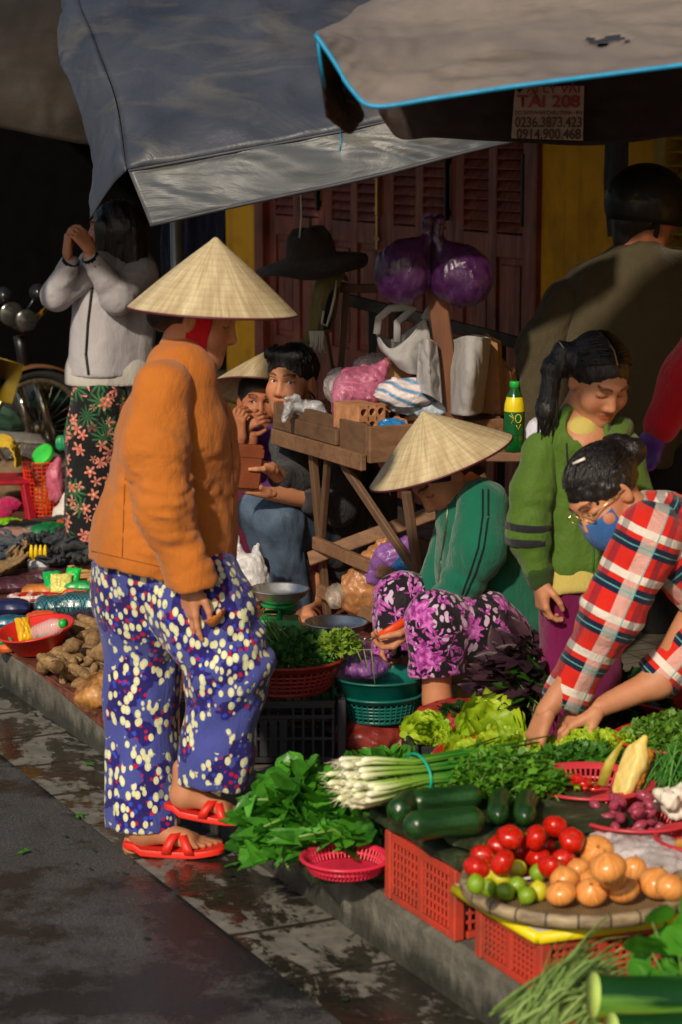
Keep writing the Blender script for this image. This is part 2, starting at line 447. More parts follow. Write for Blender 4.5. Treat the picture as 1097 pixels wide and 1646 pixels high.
def p_magenta(t):
    co = t.co(); wv = t.nd('VectorMath', operation='ADD'); t.put(wv.inputs[0], co)
    sc = t.nd('VectorMath', operation='SCALE'); t.put(sc.inputs[0], t.noise(22, co, detail=2, out=1)); sc.inputs['Scale'].default_value = .035; t.put(wv.inputs[1], sc.outputs[0]); v = wv.outputs[0]
    base = srgb((22, 12, 26)); e = t.vor(15, v); ring = t.wave(7, t.math('MULTIPLY', e, 3.5), dist=0)
    m1, e1, c1 = t.bloom(v, 13, 7, .44, .11); m2, e2_, c2 = t.bloom(t.map(v, loc=(.5, .3, .8)), 19, 5, .35, .13); fl = t.math('MAXIMUM', m1, m2); ring = t.wave(9, t.math('MULTIPLY', t.math('MINIMUM', e1, e2_), 3.), dist=0)
    petal = t.ramp(t.math('ADD', t.noise(70, v, detail=3), t.math('MULTIPLY', ring, .25)), [(.40, srgb((84, 12, 84))), (.58, srgb((170, 34, 156))), (.78, srgb((226, 136, 216)))])
    c = t.mix(fl, base, petal)
    e2 = t.vor(44, t.map(v, (1, 1, .55), (.6, .5, .2))); lf = t.math('MULTIPLY', t.step(t.math('SUBTRACT', 1, e2), .60, .64), t.math('SUBTRACT', 1, fl))
    s2 = t.step(t.sep(t.vor(44, t.map(v, (1, 1, .55), (.6, .5, .2)), out='Color'))[0], .15, .17)
    return t.mix(t.math('MULTIPLY', lf, s2), c, srgb((206, 176, 208)))
def p_tropic(t):
    co = t.co(); base = srgb((16, 16, 20)); c = base
    wv = t.nd('VectorMath', operation='ADD'); t.put(wv.inputs[0], co)
    sc = t.nd('VectorMath', operation='SCALE'); t.put(sc.inputs[0], t.noise(28, co, detail=2, out=1)); sc.inputs['Scale'].default_value = .05; t.put(wv.inputs[1], sc.outputs[0]); v = wv.outputs[0]
    m, e, col = t.bloom(co, 11, 12, .42, .28); c = t.mix(t.math('MULTIPLY', m, t.step(col[0], .3, .32)), c, t.mix(e, srgb((58, 128, 74)), srgb((20, 62, 44))))
    for sc_, of in ((17, (0, 0, 0)), (19, (.7, .3, .2))):
        m, e, col = t.bloom(t.map(co, loc=of), sc_, 5, .34, .16); c = t.mix(t.math('MULTIPLY', m, t.step(col[1], .42, .44)), c, t.ramp(e, [(.05, srgb((236, 196, 150))), (.16, srgb((196, 96, 84))), (.4, srgb((226, 146, 128)))]))
    return c
def p_plaid(rot, per=.112):
    def f(t):
        v = t.sep(t.map(t.co(), (1, 1, 1), rot)); s = 1 / per
        wv = t.math('MULTIPLY', t.noise(9, detail=2), .05)
        def fr(x, off): return t.math('FRACT', t.math('ADD', t.math('ADD', t.math('MULTIPLY', x, s), wv), off))
        a, b = fr(v[0], 10.13), fr(v[2], 10.42)
        red, nav, wh = srgb((212, 34, 18)), srgb((14, 24, 56)), srgb((226, 216, 206))
        c = t.ramp(b, [(0, red), (.34, nav), (.60, red), (.72, wh), (.90, red)], 'CONSTANT')
        c = t.mix(t.ramp(a, [(0, .0), (.30, .52), (.64, .0)], 'CONSTANT'), c, wh); c = t.mix(t.ramp(a, [(0, .0), (.78, .5), (.93, 0.)], 'CONSTANT'), c, nav)
        for x, off in ((v[0], 10.0), (v[2], 10.42 + .03)):
            d = t.math('ABSOLUTE', t.math('SUBTRACT', fr(x, off), .5)); c = t.mix(t.math('LESS_THAN', d, .013), c, srgb((90, 170, 166)))
        return c
    return f

SKIN = m_skin('skin', (196, 138, 104)); SKIN_D = m_skin('skin_dark', (172, 112, 80))
HAIR = T('hair'); HAIR.set(col=HAIR.ramp(HAIR.noise(1, HAIR.map(HAIR.co(), (90, 90, 12)), detail=3), [(.3, (.004, .0035, .004)), (.8, (.022, .017, .018))]), rough=.36, spec=.5)
HAIR.bump(HAIR.noise(1, HAIR.map(HAIR.co(), (240, 240, 18)), detail=3), .8, .004); HAIR = HAIR.m

# ---------------------------------------------------------------- bodies
def frame(fwd, up):
    y = Vector(fwd).normalized(); x = y.cross(Vector(up)).normalized(); z = x.cross(y)
    return Matrix((x, y, z)).transposed()
def tf(prims, M, o, s=1.0):
    out = []; Mn = np.array(M)
    f = lambda p: (Mn @ (np.array(p) * s) + np.array(o))
    for p in prims:
        t = p[0].strip('-')
        if t == 'c': out.append((p[0], f(p[1]), f(p[2]), p[3] * s, p[4] * s, (p[5] if len(p) > 5 else .02) * s))
        elif t == 'e':
            Rm = Mn if p[3] is None else Mn @ np.array(p[3]); out.append((p[0], f(p[1]), np.array(p[2]) * s, Rm, (p[4] if len(p) > 4 else .02) * s))
        else: out.append(('cut', f(p[1]), Mn @ np.array(p[2]), p[3] * s))
    return out
def rotx(a): c, s = math.cos(a), math.sin(a); return np.array([[1, 0, 0], [0, c, -s], [0, s, c]])
def rotz(a): c, s = math.cos(a), math.sin(a); return np.array([[c, -s, 0], [s, c, 0], [0, 0, 1]])
def roty(a): c, s = math.cos(a), math.sin(a); return np.array([[c, 0, s], [0, 1, 0], [-s, 0, c]])
def head_prims(eyes='open', age='adult'):
    ch = 1.12 if age == 'child' else 1
    P = [('e', (0, -.015, .03), (.075, .096, .086), None, .02), ('e', (0, .030, -.03), (.060, .058, .078), None, .03),
         ('e', (0, .046, -.074), (.043, .038, .036), None, .03), ('c', (0, .070, -.094), (0, .066, -.094), .019, .019, .025),
         ('c', (0, .084, .016), (0, .099, -.022), .0075, .0125, .016), ('c', (-.012, .092, -.028), (.012, .092, -.028), .0085, .0085, .008),
         ('e', (0, .078, .036), (.048, .012, .010), None, .018)]
    for s in (-1, 1):
        P += [('e', (s * .038 * ch, .056, -.026), (.026, .024, .024), None, .03), ('-e', (s * .031, .090, .012), (.016, .016, .0105), None, .014),
              ('e', (s * .031, .070, .012), (.0165, .0125, .0105), None, .006),
              ('e', (s * .076, -.008, -.004), (.008, .017, .029), rotz(s * .35), .008), ('-e', (s * .085, -.004, .0), (.006, .010, .018), rotz(s * .35), .004),
              ('c', (s * .045, .0, -.075), (s * .02, .045, -.09), .026, .02, .03)]
        if eyes == 'open': P.append(('-e', (s * .031, .085, .0125), (.0135, .014, .0052), None, .004))
        P.append(('-e', (s * .0075, .098, -.036), (.0032, .004, .003), None, .003))
    P += [('c', (-.014, .083, -.054), (.014, .083, -.054), .0062, .0062, .006), ('c', (-.011, .083, -.063), (.011, .083, -.063), .0072, .0072, .006),
          ('-e', (0, .096, -.0585), (.022, .010, .0012), None, .003)]
    P += [('c', (0, -.02, -.06), (0, -.035, -.16), .052, .053, .03)]
    return P
def head_col(L, eyes='open'):
    x, y, z = L[:, 0], L[:, 1], L[:, 2]; c = np.ones((len(L), 3))
    def pt(m, col, a=1.): c[:] = np.where((m)[:, None], c * (1 - a) + np.array(col) * a, c)
    f = y > .05
    lip = f & (y > .074) & (((x / .024) ** 2 + ((z + .0585) / .0125) ** 2) < 1); pt(lip, (.80, .42, .40), .8)
    bz = .036 + .004 * np.sin(np.clip((np.abs(x) - .012) / .036, 0, 1) * 3.0)
    pt(f & (np.abs(x) > .013) & (np.abs(x) < .048) & (np.abs(z - bz) < .0042), (.10, .07, .06), .85)
    lz = .0185 if eyes == 'open' else .0045
    pt(f & (np.abs(np.abs(x) - .031) < .0175) & (np.abs(z - (lz - ((np.abs(x) - .031) / .0175) ** 2 * (.006 if eyes == 'open' else -.004))) < .0021), (.10, .06, .05), .8)
    ck = np.exp(-(((np.abs(x) - .042) / .022) ** 2 + ((z + .025) / .02) ** 2)) * (y > .03)
    c[:] = c * (1 - ck[:, None] * np.array([0, .14, .14])); 
    pt((np.abs(np.abs(x) - .0075) < .0035) & (np.abs(z + .036) < .003) & (y > .09), (.2, .1, .1), .8)
    return c
def hand_prims(side=1, curl=(.35, .5, .4), spread=.05, thumb=0.0, s=1.0):
    P = [('e', (0, .0, 0), (.026, .03, .018), None, .02), ('e', (side * .016, .035, .006), (.018, .028, .015), None, .02)]
    xs = [.030, .010, -.010, -.029]; ls = [.070, .079, .073, .057]
    for i in range(4):
        x = xs[i] * side; P.append(('c', (x * .55, .012, 0), (x, .080 - .004 * (i == 3), 0), .0135, .0112, .016))
        a = 0; p = np.array([x, .080 - .005 * (i == 3), 0.]); r = .0090 if i < 3 else .0078; sp = spread * (1.5 - i) * side
        for j, (fr, cu) in enumerate(zip((.46, .30, .24), curl)):
            a += cu * (1 + .12 * (i - 1.5)); d = np.array([math.sin(sp) * math.cos(a), math.cos(sp) * math.cos(a), math.sin(a)]) * ls[i] * fr
            P.append(('c', p, p + d, r, r - .0008, .004)); p = p + d; r -= .0008
    a = thumb; t0 = np.array([side * .022, .012, .008]); t1 = t0 + np.array([side * .026, .030, .008 + .015 * a]); t2 = t1 + np.array([side * (.010 - .012 * a), .027, .006 + .016 * a]); t3 = t2 + np.array([side * (.001 - .012 * a), .022, .004 + .010 * a])
    P += [('c', t0, t1, .0135, .0112, .012), ('c', t1, t2, .0105, .0092, .004), ('c', t2, t3, .0092, .0075, .003)]
    return P
def foot_prims():
    "sole on z=0, heel at origin, toes along +Y, length .235"
    P = [('e', (0, .02, .035), (.030, .034, .034), None, .02), ('c', (0, .02, .05), (0, .015, .12), .033, .034, .03), ('c', (0, .04, .045), (0, .13, .026), .032, .026, .03),
         ('c', (-.020, .155, .018), (.022, .150, .018), .018, .017, .02)]
    for i in range(5):
        x = -.030 + .0145 * i; P.append(('c', (x, .165, .014), (x * 1.05, .222 - .008 * i - .003 * i * i * .4, .010), .0115 - .001 * i, .0095 - .0008 * i, .004))
    return P

class Person:
    def __init__(s, label, base, group=None, skin=None):
        s.root = empty('person', base, label, 'person', group); s.B = MB(); s.skin = skin or SKIN
    def part(s, name, prims, mat, h=.009, noise=None, parent=None, extra=None):
        V, F = sdf_mesh(prims, h, noise); mb = MB(); mb.add(V, F)
        if extra: extra(mb)
        o = mb.build(name, mat, s.root, world=True)
        if parent is not None: o.parent = parent
        return o
    def mesh(s, name, mb, mat, smooth=True, parent=None, **k):
        o = mb.build(name, mat, s.root, smooth, world=True, **k)
        if parent is not None: o.parent = parent
        return o
    def flesh(s, prims, h=.011):
        prims = [(p[0], p[1], p[2], p[3] * (.6 if p[3] >= .10 else 1), p[4] * (.6 if p[4] >= .10 else 1)) + tuple(p[5:]) for p in prims]
        V, F = sdf_mesh(prims, h); s.B.add(V, F, col=(1, 1, 1))
    def head(s, c, fwd, up, sc=1.0, eyes='open', age='adult', look=(0, 0)):
        M = frame(fwd, up); s.hM, s.hc, s.hs = M, Vector(c), sc
        V, F = sdf_mesh(head_prims(eyes, age), .0030)
        col = head_col(V, eyes); Vw = (V * sc) @ np.array(M).T + np.array(c)
        s.B.add(Vw, F, col=col)
        if eyes == 'open':
            for sd in (-1, 1):
                mb = MB(); n1, n2 = 14, 20; P = []; cc = []
                g = Vector((look[0], 1, look[1])).normalized(); q = Vector((0, 0, 1)).rotation_difference(g)
                for i in range(n1 + 1):
                    for k in range(n2):
                        a = math.pi * i / n1; b = 2 * math.pi * k / n2
                        v = q @ Vector((math.sin(a) * math.cos(b), math.sin(a) * math.sin(b), math.cos(a)))
                        P.append(M @ ((v * .0122 + Vector((sd * .031, .0655, .0125))) * sc) + Vector(c)); cc.append((.02, .012, .01) if a < .52 else (.72, .68, .64))
                mb.grid([p[:] for p in P], n2, n1 + 1, closed_u=True); mb.col[-1] = np.array(cc)
                s.mesh('eye', mb, MEYE)
    def hl(s, p): return s.hM @ (Vector(p) * s.hs) + s.hc
    def hand(s, wr, d, palm, side, curl=(.35, .5, .4), spread=.05, thumb=0., sc=.95, h=.0034):
        M = frame(d, palm); V, F = sdf_mesh(hand_prims(side, curl, spread, thumb), h)
        Vw = (V * sc) @ np.array(M).T + np.array(wr) ; s.B.add(Vw, F, col=1 - .12 * np.clip(np.abs(wob(V, .03, 3)), 0, 1)[:, None] * np.ones(3)); return M
    def foot(s, heel, d, up=(0, 0, 1), sc=1.0, sandal=None, mat2=None):
        M = frame(d, up); V, F = sdf_mesh(foot_prims(), .005); Vw = (V * sc) @ np.array(M).T + np.array(heel); s.B.add(Vw, F, col=(.95, .93, .9))
        if sandal:
            f = lambda p: (M @ (Vector(p) * sc) + Vector(heel))[:]
            out = []; n = 28
            for i in range(n):
                a = 2 * math.pi * i / n; y = .105 - .135 * math.cos(a); wd = (.040 + .010 * (y / .24)) * (abs(math.sin(a)) ** .75) * (1 if math.sin(a) > 0 else -1)
                out.append((wd, y))
            mb = MB(); m = len(out); V = []
            for z, k in ((-.019, .93), (-.016, 1.), (-.005, 1.02), (.0, .98)):
                V += [f((x * k, .105 + (y - .105) * k, z + .012 * (y < .0) + .010 * max(0, (y - .17) / .07))) for x, y in out]
            Fc = [(j * m + i, j * m + (i + 1) % m, (j + 1) * m + (i + 1) % m, (j + 1) * m + i) for j in range(3) for i in range(m)]
            Fc += [tuple(range(m - 1, -1, -1)), tuple(3 * m + i for i in range(m))]
            mb.add(V, Fc); so = s.mesh('sandal', mb, sandal, smooth='auto')
            mb = MB()
            for sg in (-1, 1):
                V = []
                for i in range(13):
                    t = i / 12; a = math.pi * (.0 + 1.0 * t)
                    x = -math.cos(a) * .049 * (1 if sg > 0 else -1); z = math.sin(a) ** .8 * .058; yb = .092 + (.062 * t)
                    for e in (-.0125, .0125): V.append(f((x, yb + e + .01 * sg * 0, z * (1 - .30 * t) + (-.004))))
                mb.grid(V, 2, 13)
            s.mesh('sandal_strap', mb, sandal, thick=.005, parent=so)
    def hat(s, c, axis, Rr=.216, Hh=.18, band=None):
        ax = Vector(axis).normalized(); M = Matrix.Translation(c) @ Vector((0, 0, 1)).rotation_difference(ax).to_matrix().to_4x4()
        mb = MB(); prof = [(.001, Hh + .004), (.006, Hh + .002)]
        for i in range(1, 17):
            t = i / 16; prof.append((.006 + (Rr - .006) * t, Hh * (1 - t) + .004 * math.sin(t * math.pi)))
        prof += [(Rr + .0025, -.001), (Rr - .001, -.0035)]
        prof += [((Rr - .004) * (1 - t / 8) + .001, -.004 + (Hh - .004) * t / 8) for t in range(1, 9)]
        mb.lathe(prof, 72, M)
        o = s.mesh('conical_hat', mb, m_hat())
        mb = MB(); mb.lathe([(Rr - .003, -.004), (Rr + .003, -.004), (Rr + .0035, .0005), (Rr + .0005, .002)], 72, M); s.mesh('hat_rim', mb, basic('rim_thread', (84, 30, 44), .5), parent=o)
        return o
    def strands(s, n, start, end, seed=1, r=.0016, c0=(0, -.02, .04), rad=(.0865, .1055, .0915)):
        'separate locks combed over the skull from start() to end'
        r_ = random.Random(seed); mb = MB(); c0 = Vector(c0); k = 9
        nrm = lambda p: Vector([(p[i] - c0[i]) / rad[i] for i in range(3)]).normalized()
        for i in range(n):
            a, b = nrm(start(r_)), nrm(Vector(end) + Vector((r_.gauss(0, .008), r_.gauss(0, .008), r_.gauss(0, .010)))); P = []; h = r_.uniform(.985, 1.03)
            for j in range(k):
                t = j / (k - 1); d = a.slerp(b, t); P.append(s.hl([c0[m] + d[m] * rad[m] * h for m in range(3)]))
            mb.tube(P, [r * .3] + [r * 1.2] * (k - 2) + [r], 4, cap=False)
        return s.mesh('hair_locks', mb, HAIR)
    def line(s, name, pts, Y, r, mat, onto):
        from mathutils.bvhtree import BVHTree
        bv = BVHTree.FromPolygons([v.co + s.root.location for v in onto.data.vertices], [tuple(p.vertices) for p in onto.data.polygons]); P = []
        for (x0, y0), (x1, y1) in zip(pts, pts[1:]):
            for k in range(9):
                a = W(x0 + (x1 - x0) * k / 8, y0 + (y1 - y0) * k / 8, Y); d = (a - camo.location).normalized(); h = bv.ray_cast(camo.location, d)
                if h[0] is not None: P.append(h[0] - d * r * .3)
        if len(P) > 2: mb = MB(); mb.tube(P, r, 6); s.mesh(name, mb, mat)
    def done(s):
        o = s.B.build('body', s.skin, s.root, world=True); return s.root
MEYE = T('eye_ball'); _a = MEYE.nd('VertexColor', layer_name='Col'); MEYE.set(col=_a.outputs[0], rough=.12, spec=.5); MEYE = MEYE.m
def fold(wl=.06, amp=.004, dirn=None, seed=1, a2=.0015):
    def f(P):
        Q = P
        if dirn is not None:
            d = np.array(Vector(dirn).normalized()); Q = P - np.outer(P @ d, d) * .82
        return amp * ridge(Q, wl * 2, seed) * .6 + a2 * wob(P, wl * .6, seed + 5, 1.2)
    return f

# ================================================================ PERSON: walking woman in the orange jacket
def build_walker():
    Y = 5.9; q = lambda x, y, d=0.: W(x, y, Y + d)
    p = Person('barefoot-sandalled woman in an orange jacket and conical hat stepping up to the kerb', G(290, 1378, 0))
    p.head(q(318, 514), (1, -.12, -.32), (.25, 0, 1), 1.0, eyes='closed')
    p.flesh([('c', q(292, 580), q(312, 545), .052, .048, .03), ('c', q(275, 620), q(262, 860), .10, .13, .05), ('c', q(318, 925, -.21), q(312, 880, -.22), .026, .030, .02),
             ('c', q(235, 960, .05), q(234, 1300, .02), .075, .045, .03), ('c', q(236, 1290, .02), q(218, 1362, 0), .040, .036, .03),
             ('c', q(310, 960, -.1), q(375, 1090, -.15), .08, .06, .04), ('c', q(375, 1090, -.15), q(322, 1262, -.13), .055, .034, .03)])
    # near hand hanging, fingers down
    p.hand(q(305, 940, -.22), (-.02, -.05, -1), (.8, .6, 0), 1, (.10, .22, .18), .10, .1, .92)
    p.hand(q(340, 938, .16), (.1, 0, -1), (-1, 0, 0), -1, (.3, .4, .3), .05, .2, .9)
    hd = Vector((1, -.12, 0)).normalized()
    foot_y = 5.86
    red = basic('red_rubber', (222, 44, 30), .42, .12, 14, .15, 300)
    p.foot(Vector((W(216, 1370, foot_y).x, foot_y + .01, .026)), hd, (0, 0, 1), 1.0, red)
    ft = W(280, 1298, 5.76); p.foot(ft, (.98, -.14, -.12), (.12, 0, 1), .88, red)
    # hair bun under the hat
    p.part('hair', tf([('e', (0, -.028, .038), (.081, .096, .086), None, .02), ('e', (0, -.09, -.01), (.05, .045, .05), None, .03), ('-e', (0, .075, -.02), (.09, .07, .085), None, .02)], p.hM, p.hc), HAIR, .006)
    p.hat(q(341, 499), (.055, .0, 1), .2175, .182)
    # red scarf from hat under the chin
    mb = MB(); V = []
    for j in range(9):
        t = j / 8
        for i in range(13):
            a = -1.45 + 2.9 * i / 12; rr = .079 - .012 * t
            b = p.hl((math.sin(a) * rr, .002 + .018 * t + .03 * math.cos(a), .03 - .135 * t)) if False else p.hl(((.078 - .018 * t) * (1 if True else 0), (-.018 + .062 * i / 12) * (1 - .10 * t) + .012 * t, .045 - .125 * t + .006 * math.sin(i * 1.3)))
            V.append(b[:])
    mb.grid(V, 13, 9)
    p.mesh('scarf', mb, cloth('red_scarf', (198, 16, 36), fold=.3), thick=.006)
    mb = MB(); mb.tube([p.hl((.076, .03, -.07)), p.hl((.05, .058, -.10)), p.hl((0, .082, -.115)), p.hl((-.05, .058, -.10)), p.hl((-.076, .03, -.07)), p.hl((-.08, .01, .03))], .008, 8, flat=.4)
    p.mesh('chin_strap', mb, _mc['red_scarf'])
    # jacket
    jn = fold(.12, .013, (.35, 0, 1), 4, .003)
    def jn2(P):
        r = jn(P); el = np.array(q(262, 800, -.2)); d = np.linalg.norm(P - el, axis=-1)
        r += .012 * np.exp(-(d / .14) ** 2) * ridge(P * np.array([.6, 1, 1.3]), .085, 21); r += .004 * np.exp(-(d / .09) ** 2) * np.sin((P @ np.array([.5, 0, .86])) * 2 * math.pi / .055 + 2 * wob(P, .2, 8))
        cf = np.array(q(315, 915, -.2)); d = np.linalg.norm(P - cf, axis=-1)
        r += .004 * np.exp(-(d / .09) ** 2) * np.sin((P @ np.array([-.45, 0, .9])) * 2 * math.pi / .036 + 2 * wob(P, .15, 9))
        return r
    J = [('c', q(290, 610, -.06), q(278, 700, -.05), .10, .135, .05), ('c', q(290, 610, .07), q(278, 700, .07), .10, .135, .05),
         ('c', q(278, 700, -.04), q(262, 870, -.03), .140, .168, .05), ('c', q(278, 700, .05), q(262, 870, .05), .140, .168, .05),
         ('c', q(262, 870, 0), q(254, 985, 0), .185, .198, .05), ('c', q(325, 760, 0), q(315, 880, 0), .075, .085, .06),
         ('c', q(335, 690, 0), q(330, 740, 0), .05, .06, .06),
         ('c', q(290, 585, 0), q(302, 556, 0), .080, .064, .03), ('-e', q(316, 532), (.052, .052, .05), None, .006),
         ('cut', q(254, 912), Vector((-.17, 0, -1)).normalized(), .34)]
    t_ = p.part('jacket', J, cloth('orange_fleece', (190, 110, 38), weave=500, fold=.26, fsc=(7, 7, 3.5), sheen=.2, var=.2), .0068, jn2)
    A = [('c', q(262, 625, -.15), q(254, 720, -.20), .080, .080, .05), ('c', q(254, 720, -.20), q(263, 815, -.23), .080, .078, .05),
         ('c', q(263, 815, -.23), q(305, 925, -.23), .076, .064, .05), ('c', q(305, 925, -.23), q(322, 975, -.23), .063, .058, .03), ('cut', q(311, 944, -.23), Vector((.12, 0, -1)).normalized(), .09),
         ('-c', q(311, 944, -.23), q(309, 1000, -.23), .048, .052, .006)]
    p.part('sleeve', A, _mc['orange_fleece'], .0065, jn2)
    B_ = [('c', q(285, 640, .17), q(310, 780, .22), .08, .072, .05), ('c', q(310, 780, .22), q(345, 915, .18), .068, .056, .04)]
    p.part('sleeve', B_, _mc['orange_fleece'], .011, jn)
    sm_ = basic('orange_seam', (120, 62, 20), .9)
    p.line('seam', [(139, 884), (200, 898), (262, 912)], Y, .0011, sm_, t_); p.line('seam', [(330, 922), (368, 928)], Y, .0011, sm_, t_); p.line('seam', [(362, 650), (372, 720), (374, 800), (372, 900)], Y, .0012, sm_, t_)
    p.line('seam', [(213, 612), (206, 700), (200, 780), (196, 895)], Y, .0013, basic('orange_seam', (120, 62, 20), .9), t_)
    # trousers
    tn0 = fold(.085, .012, (0, 0, 1), 11, .002)
    def tn(P):
        r = tn0(P); kn = np.array(q(400, 1060, -.2)); d = np.linalg.norm(P - kn, axis=-1)
        return r + .006 * np.exp(-(d / .22) ** 2) * np.sin((P @ np.array([.55, 0, -.8])) * 2 * math.pi / .085 + 2.2 * wob(P, .25, 18))
    L = [('c', q(250, 900, .02), q(245, 960, .04), .165, .150, .05),
         ('c', q(236, 950, .06), q(228, 1110, .04), .135, .092, .06), ('c', q(228, 1110, .04), q(234, 1420, .0), .090, .108, .05),
         ('cut', W(234, 1350, Y - .1), (0, 0, -1), .32), ('-c', q(234, 1345, 0), q(234, 1420, 0), .070, .075, .01)]
    p.part('trousers', L, cloth('berry_cotton', (92, 98, 170), fold=.22, fsc=(10, 10, 3), colsock=p_berry, rough=.75, var=.12), .0085, tn)
    L = [('c', q(300, 925, -.05), q(330, 985, -.10), .135, .125, .06), ('c', q(330, 985, -.10), q(368, 1070, -.15), .122, .106, .06), ('c', q(368, 1070, -.15), q(348, 1210, -.14), .106, .096, .05),
         ('c', q(348, 1210, -.14), q(332, 1360, -.13), .096, .108, .04), ('cut', W(335, 1281, Y - .25), Vector((-.04, 0, -1)).normalized(), .32),
         ('-c', q(333, 1280, -.13), q(330, 1350, -.13), .070, .075, .01)]
    p.part('trouser_leg', L, _mc['berry_cotton'], .0085, tn)
    p.done()

# ================================================================ PERSON: woman in the grey bomber jacket
def build_grey():
    Y = 9.3; q = lambda x, y, d=0.: W(x, y, Y + d)
    g0 = q(150, 885); g0.z = KH
    p = Person('long-haired woman in a pale grey bomber jacket with both hands raised to her face', g0)
    p.head(q(180, 372), (-1, .12, .02), (0, 0, 1), .95, eyes='closed')
    p.flesh([('c', q(190, 425), q(180, 600), .10, .12, .05), ('c', q(184, 380), q(188, 440), .05, .055, .03), ('c', q(88, 482, -.1), q(110, 418, -.23), .03, .026, .02), ('c', q(186, 485, -.18), q(143, 412, -.26), .03, .026, .02),
             ('c', q(150, 640, -.07), q(150, 880, -.07), .07, .045, .03), ('c', q(150, 640, .07), q(165, 880, .07), .07, .045, .03)])
    p.hand(q(108, 410, -.24), (.05, 0, 1), (.9, .3, .2), 1, (.55, .6, .5), .05, .5, .9)
    p.hand(q(146, 403, -.26), (-.55, 0, .8), (-.7, .5, .2), -1, (.5, .7, .5), .05, .5, .92)
    for dx in (-.07, .07): p.foot(Vector((g0.x + .02, g0.y + dx, KH + .002)), (-1, -.1, 0))
    p.part('hair', tf([('e', (0, -.026, .036), (.086, .106, .094), None, .02), ('c', (0, -.06, .0), (0, -.085, -.22), .085, .06, .04), ('c', (.05, -.01, .0), (.055, -.04, -.2), .04, .025, .03), ('c', (-.06, 0, .0), (-.06, -.03, -.18), .035, .02, .03),
             ('c', (-.07, .03, .03), (-.075, .03, -.2), .03, .02, .03), ('-e', (0, .11, -.03), (.06, .07, .08), None, .02)], p.hM, p.hc), HAIR, .007, lambda P: .006 * ridge(P * np.array([1, 1, .15]), .04, 3))
    jn = fold(.07, .009, (0, 0, 1), 6, .003); jm = cloth('grey_satin', (172, 168, 174), fold=.16, fsc=(14, 14, 8), rough=.5, sheen=.1, var=.1)
    J = [('c', q(165, 440, -.02), q(160, 600, -.02), .115, .135, .05), ('c', q(210, 440, .05), q(195, 600, .05), .115, .135, .05), ('c', q(185, 425), q(185, 412), .08, .062, .03), ('cut', q(170, 603), (0, 0, -1), .3)]
    jk_ = p.part('jacket', J, jm, .010, jn)
    for a, b, c, ra in ((q(142, 440, -.1), q(90, 474, -.13), q(111, 426, -.22), .066), (q(226, 440, -.02), q(188, 478, -.16), q(149, 420, -.25), .074)):
        p.part('sleeve', [('c', a, b, ra, ra * .92, .03), ('c', b, c, ra * .9, .042, .03)], jm, .008, fold(.035, .006, (1, 0, .4), 9, .002))
        mb = MB(); d = (c - b).normalized(); mb.tube([c - d * .012, c + d * .028], [.040, .034], 14); p.mesh('cuff', mb, cloth('black_rib', (18, 18, 22), fold=.2))
    p.line('zip', [(148, 462), (141, 520), (138, 570), (142, 602)], Y, .006, basic('black_zip', (10, 10, 14), .4), jk_)
    p.part('waistband', [('c', q(160, 600, 0), q(160, 618, 0), .142, .142, .02), ('c', q(190, 600, 0.03), q(190, 618, 0.03), .142, .142, .02), ('cut', q(168, 617), (0, 0, -1), .3)], cloth('grey_rib', (190, 186, 180), fold=.2), .009)
    tm = cloth('tropic_cotton', (16, 16, 20), fold=.25, fsc=(10, 10, 3), colsock=p_tropic, rough=.7)
    L = []
    for dx in (-.05, .06): L += [('c', q(160, 640, dx), q(150, 700, dx), .115, .110, .05), ('c', q(150, 700, dx), q(148, 870, dx), .115, .12, .04)]
    L.append(('cut', q(148, 868), (0, 0, -1), .3)); p.part('trousers', L, tm, .010, fold(.08, .010, (0, 0, 1), 3))
    p.done()

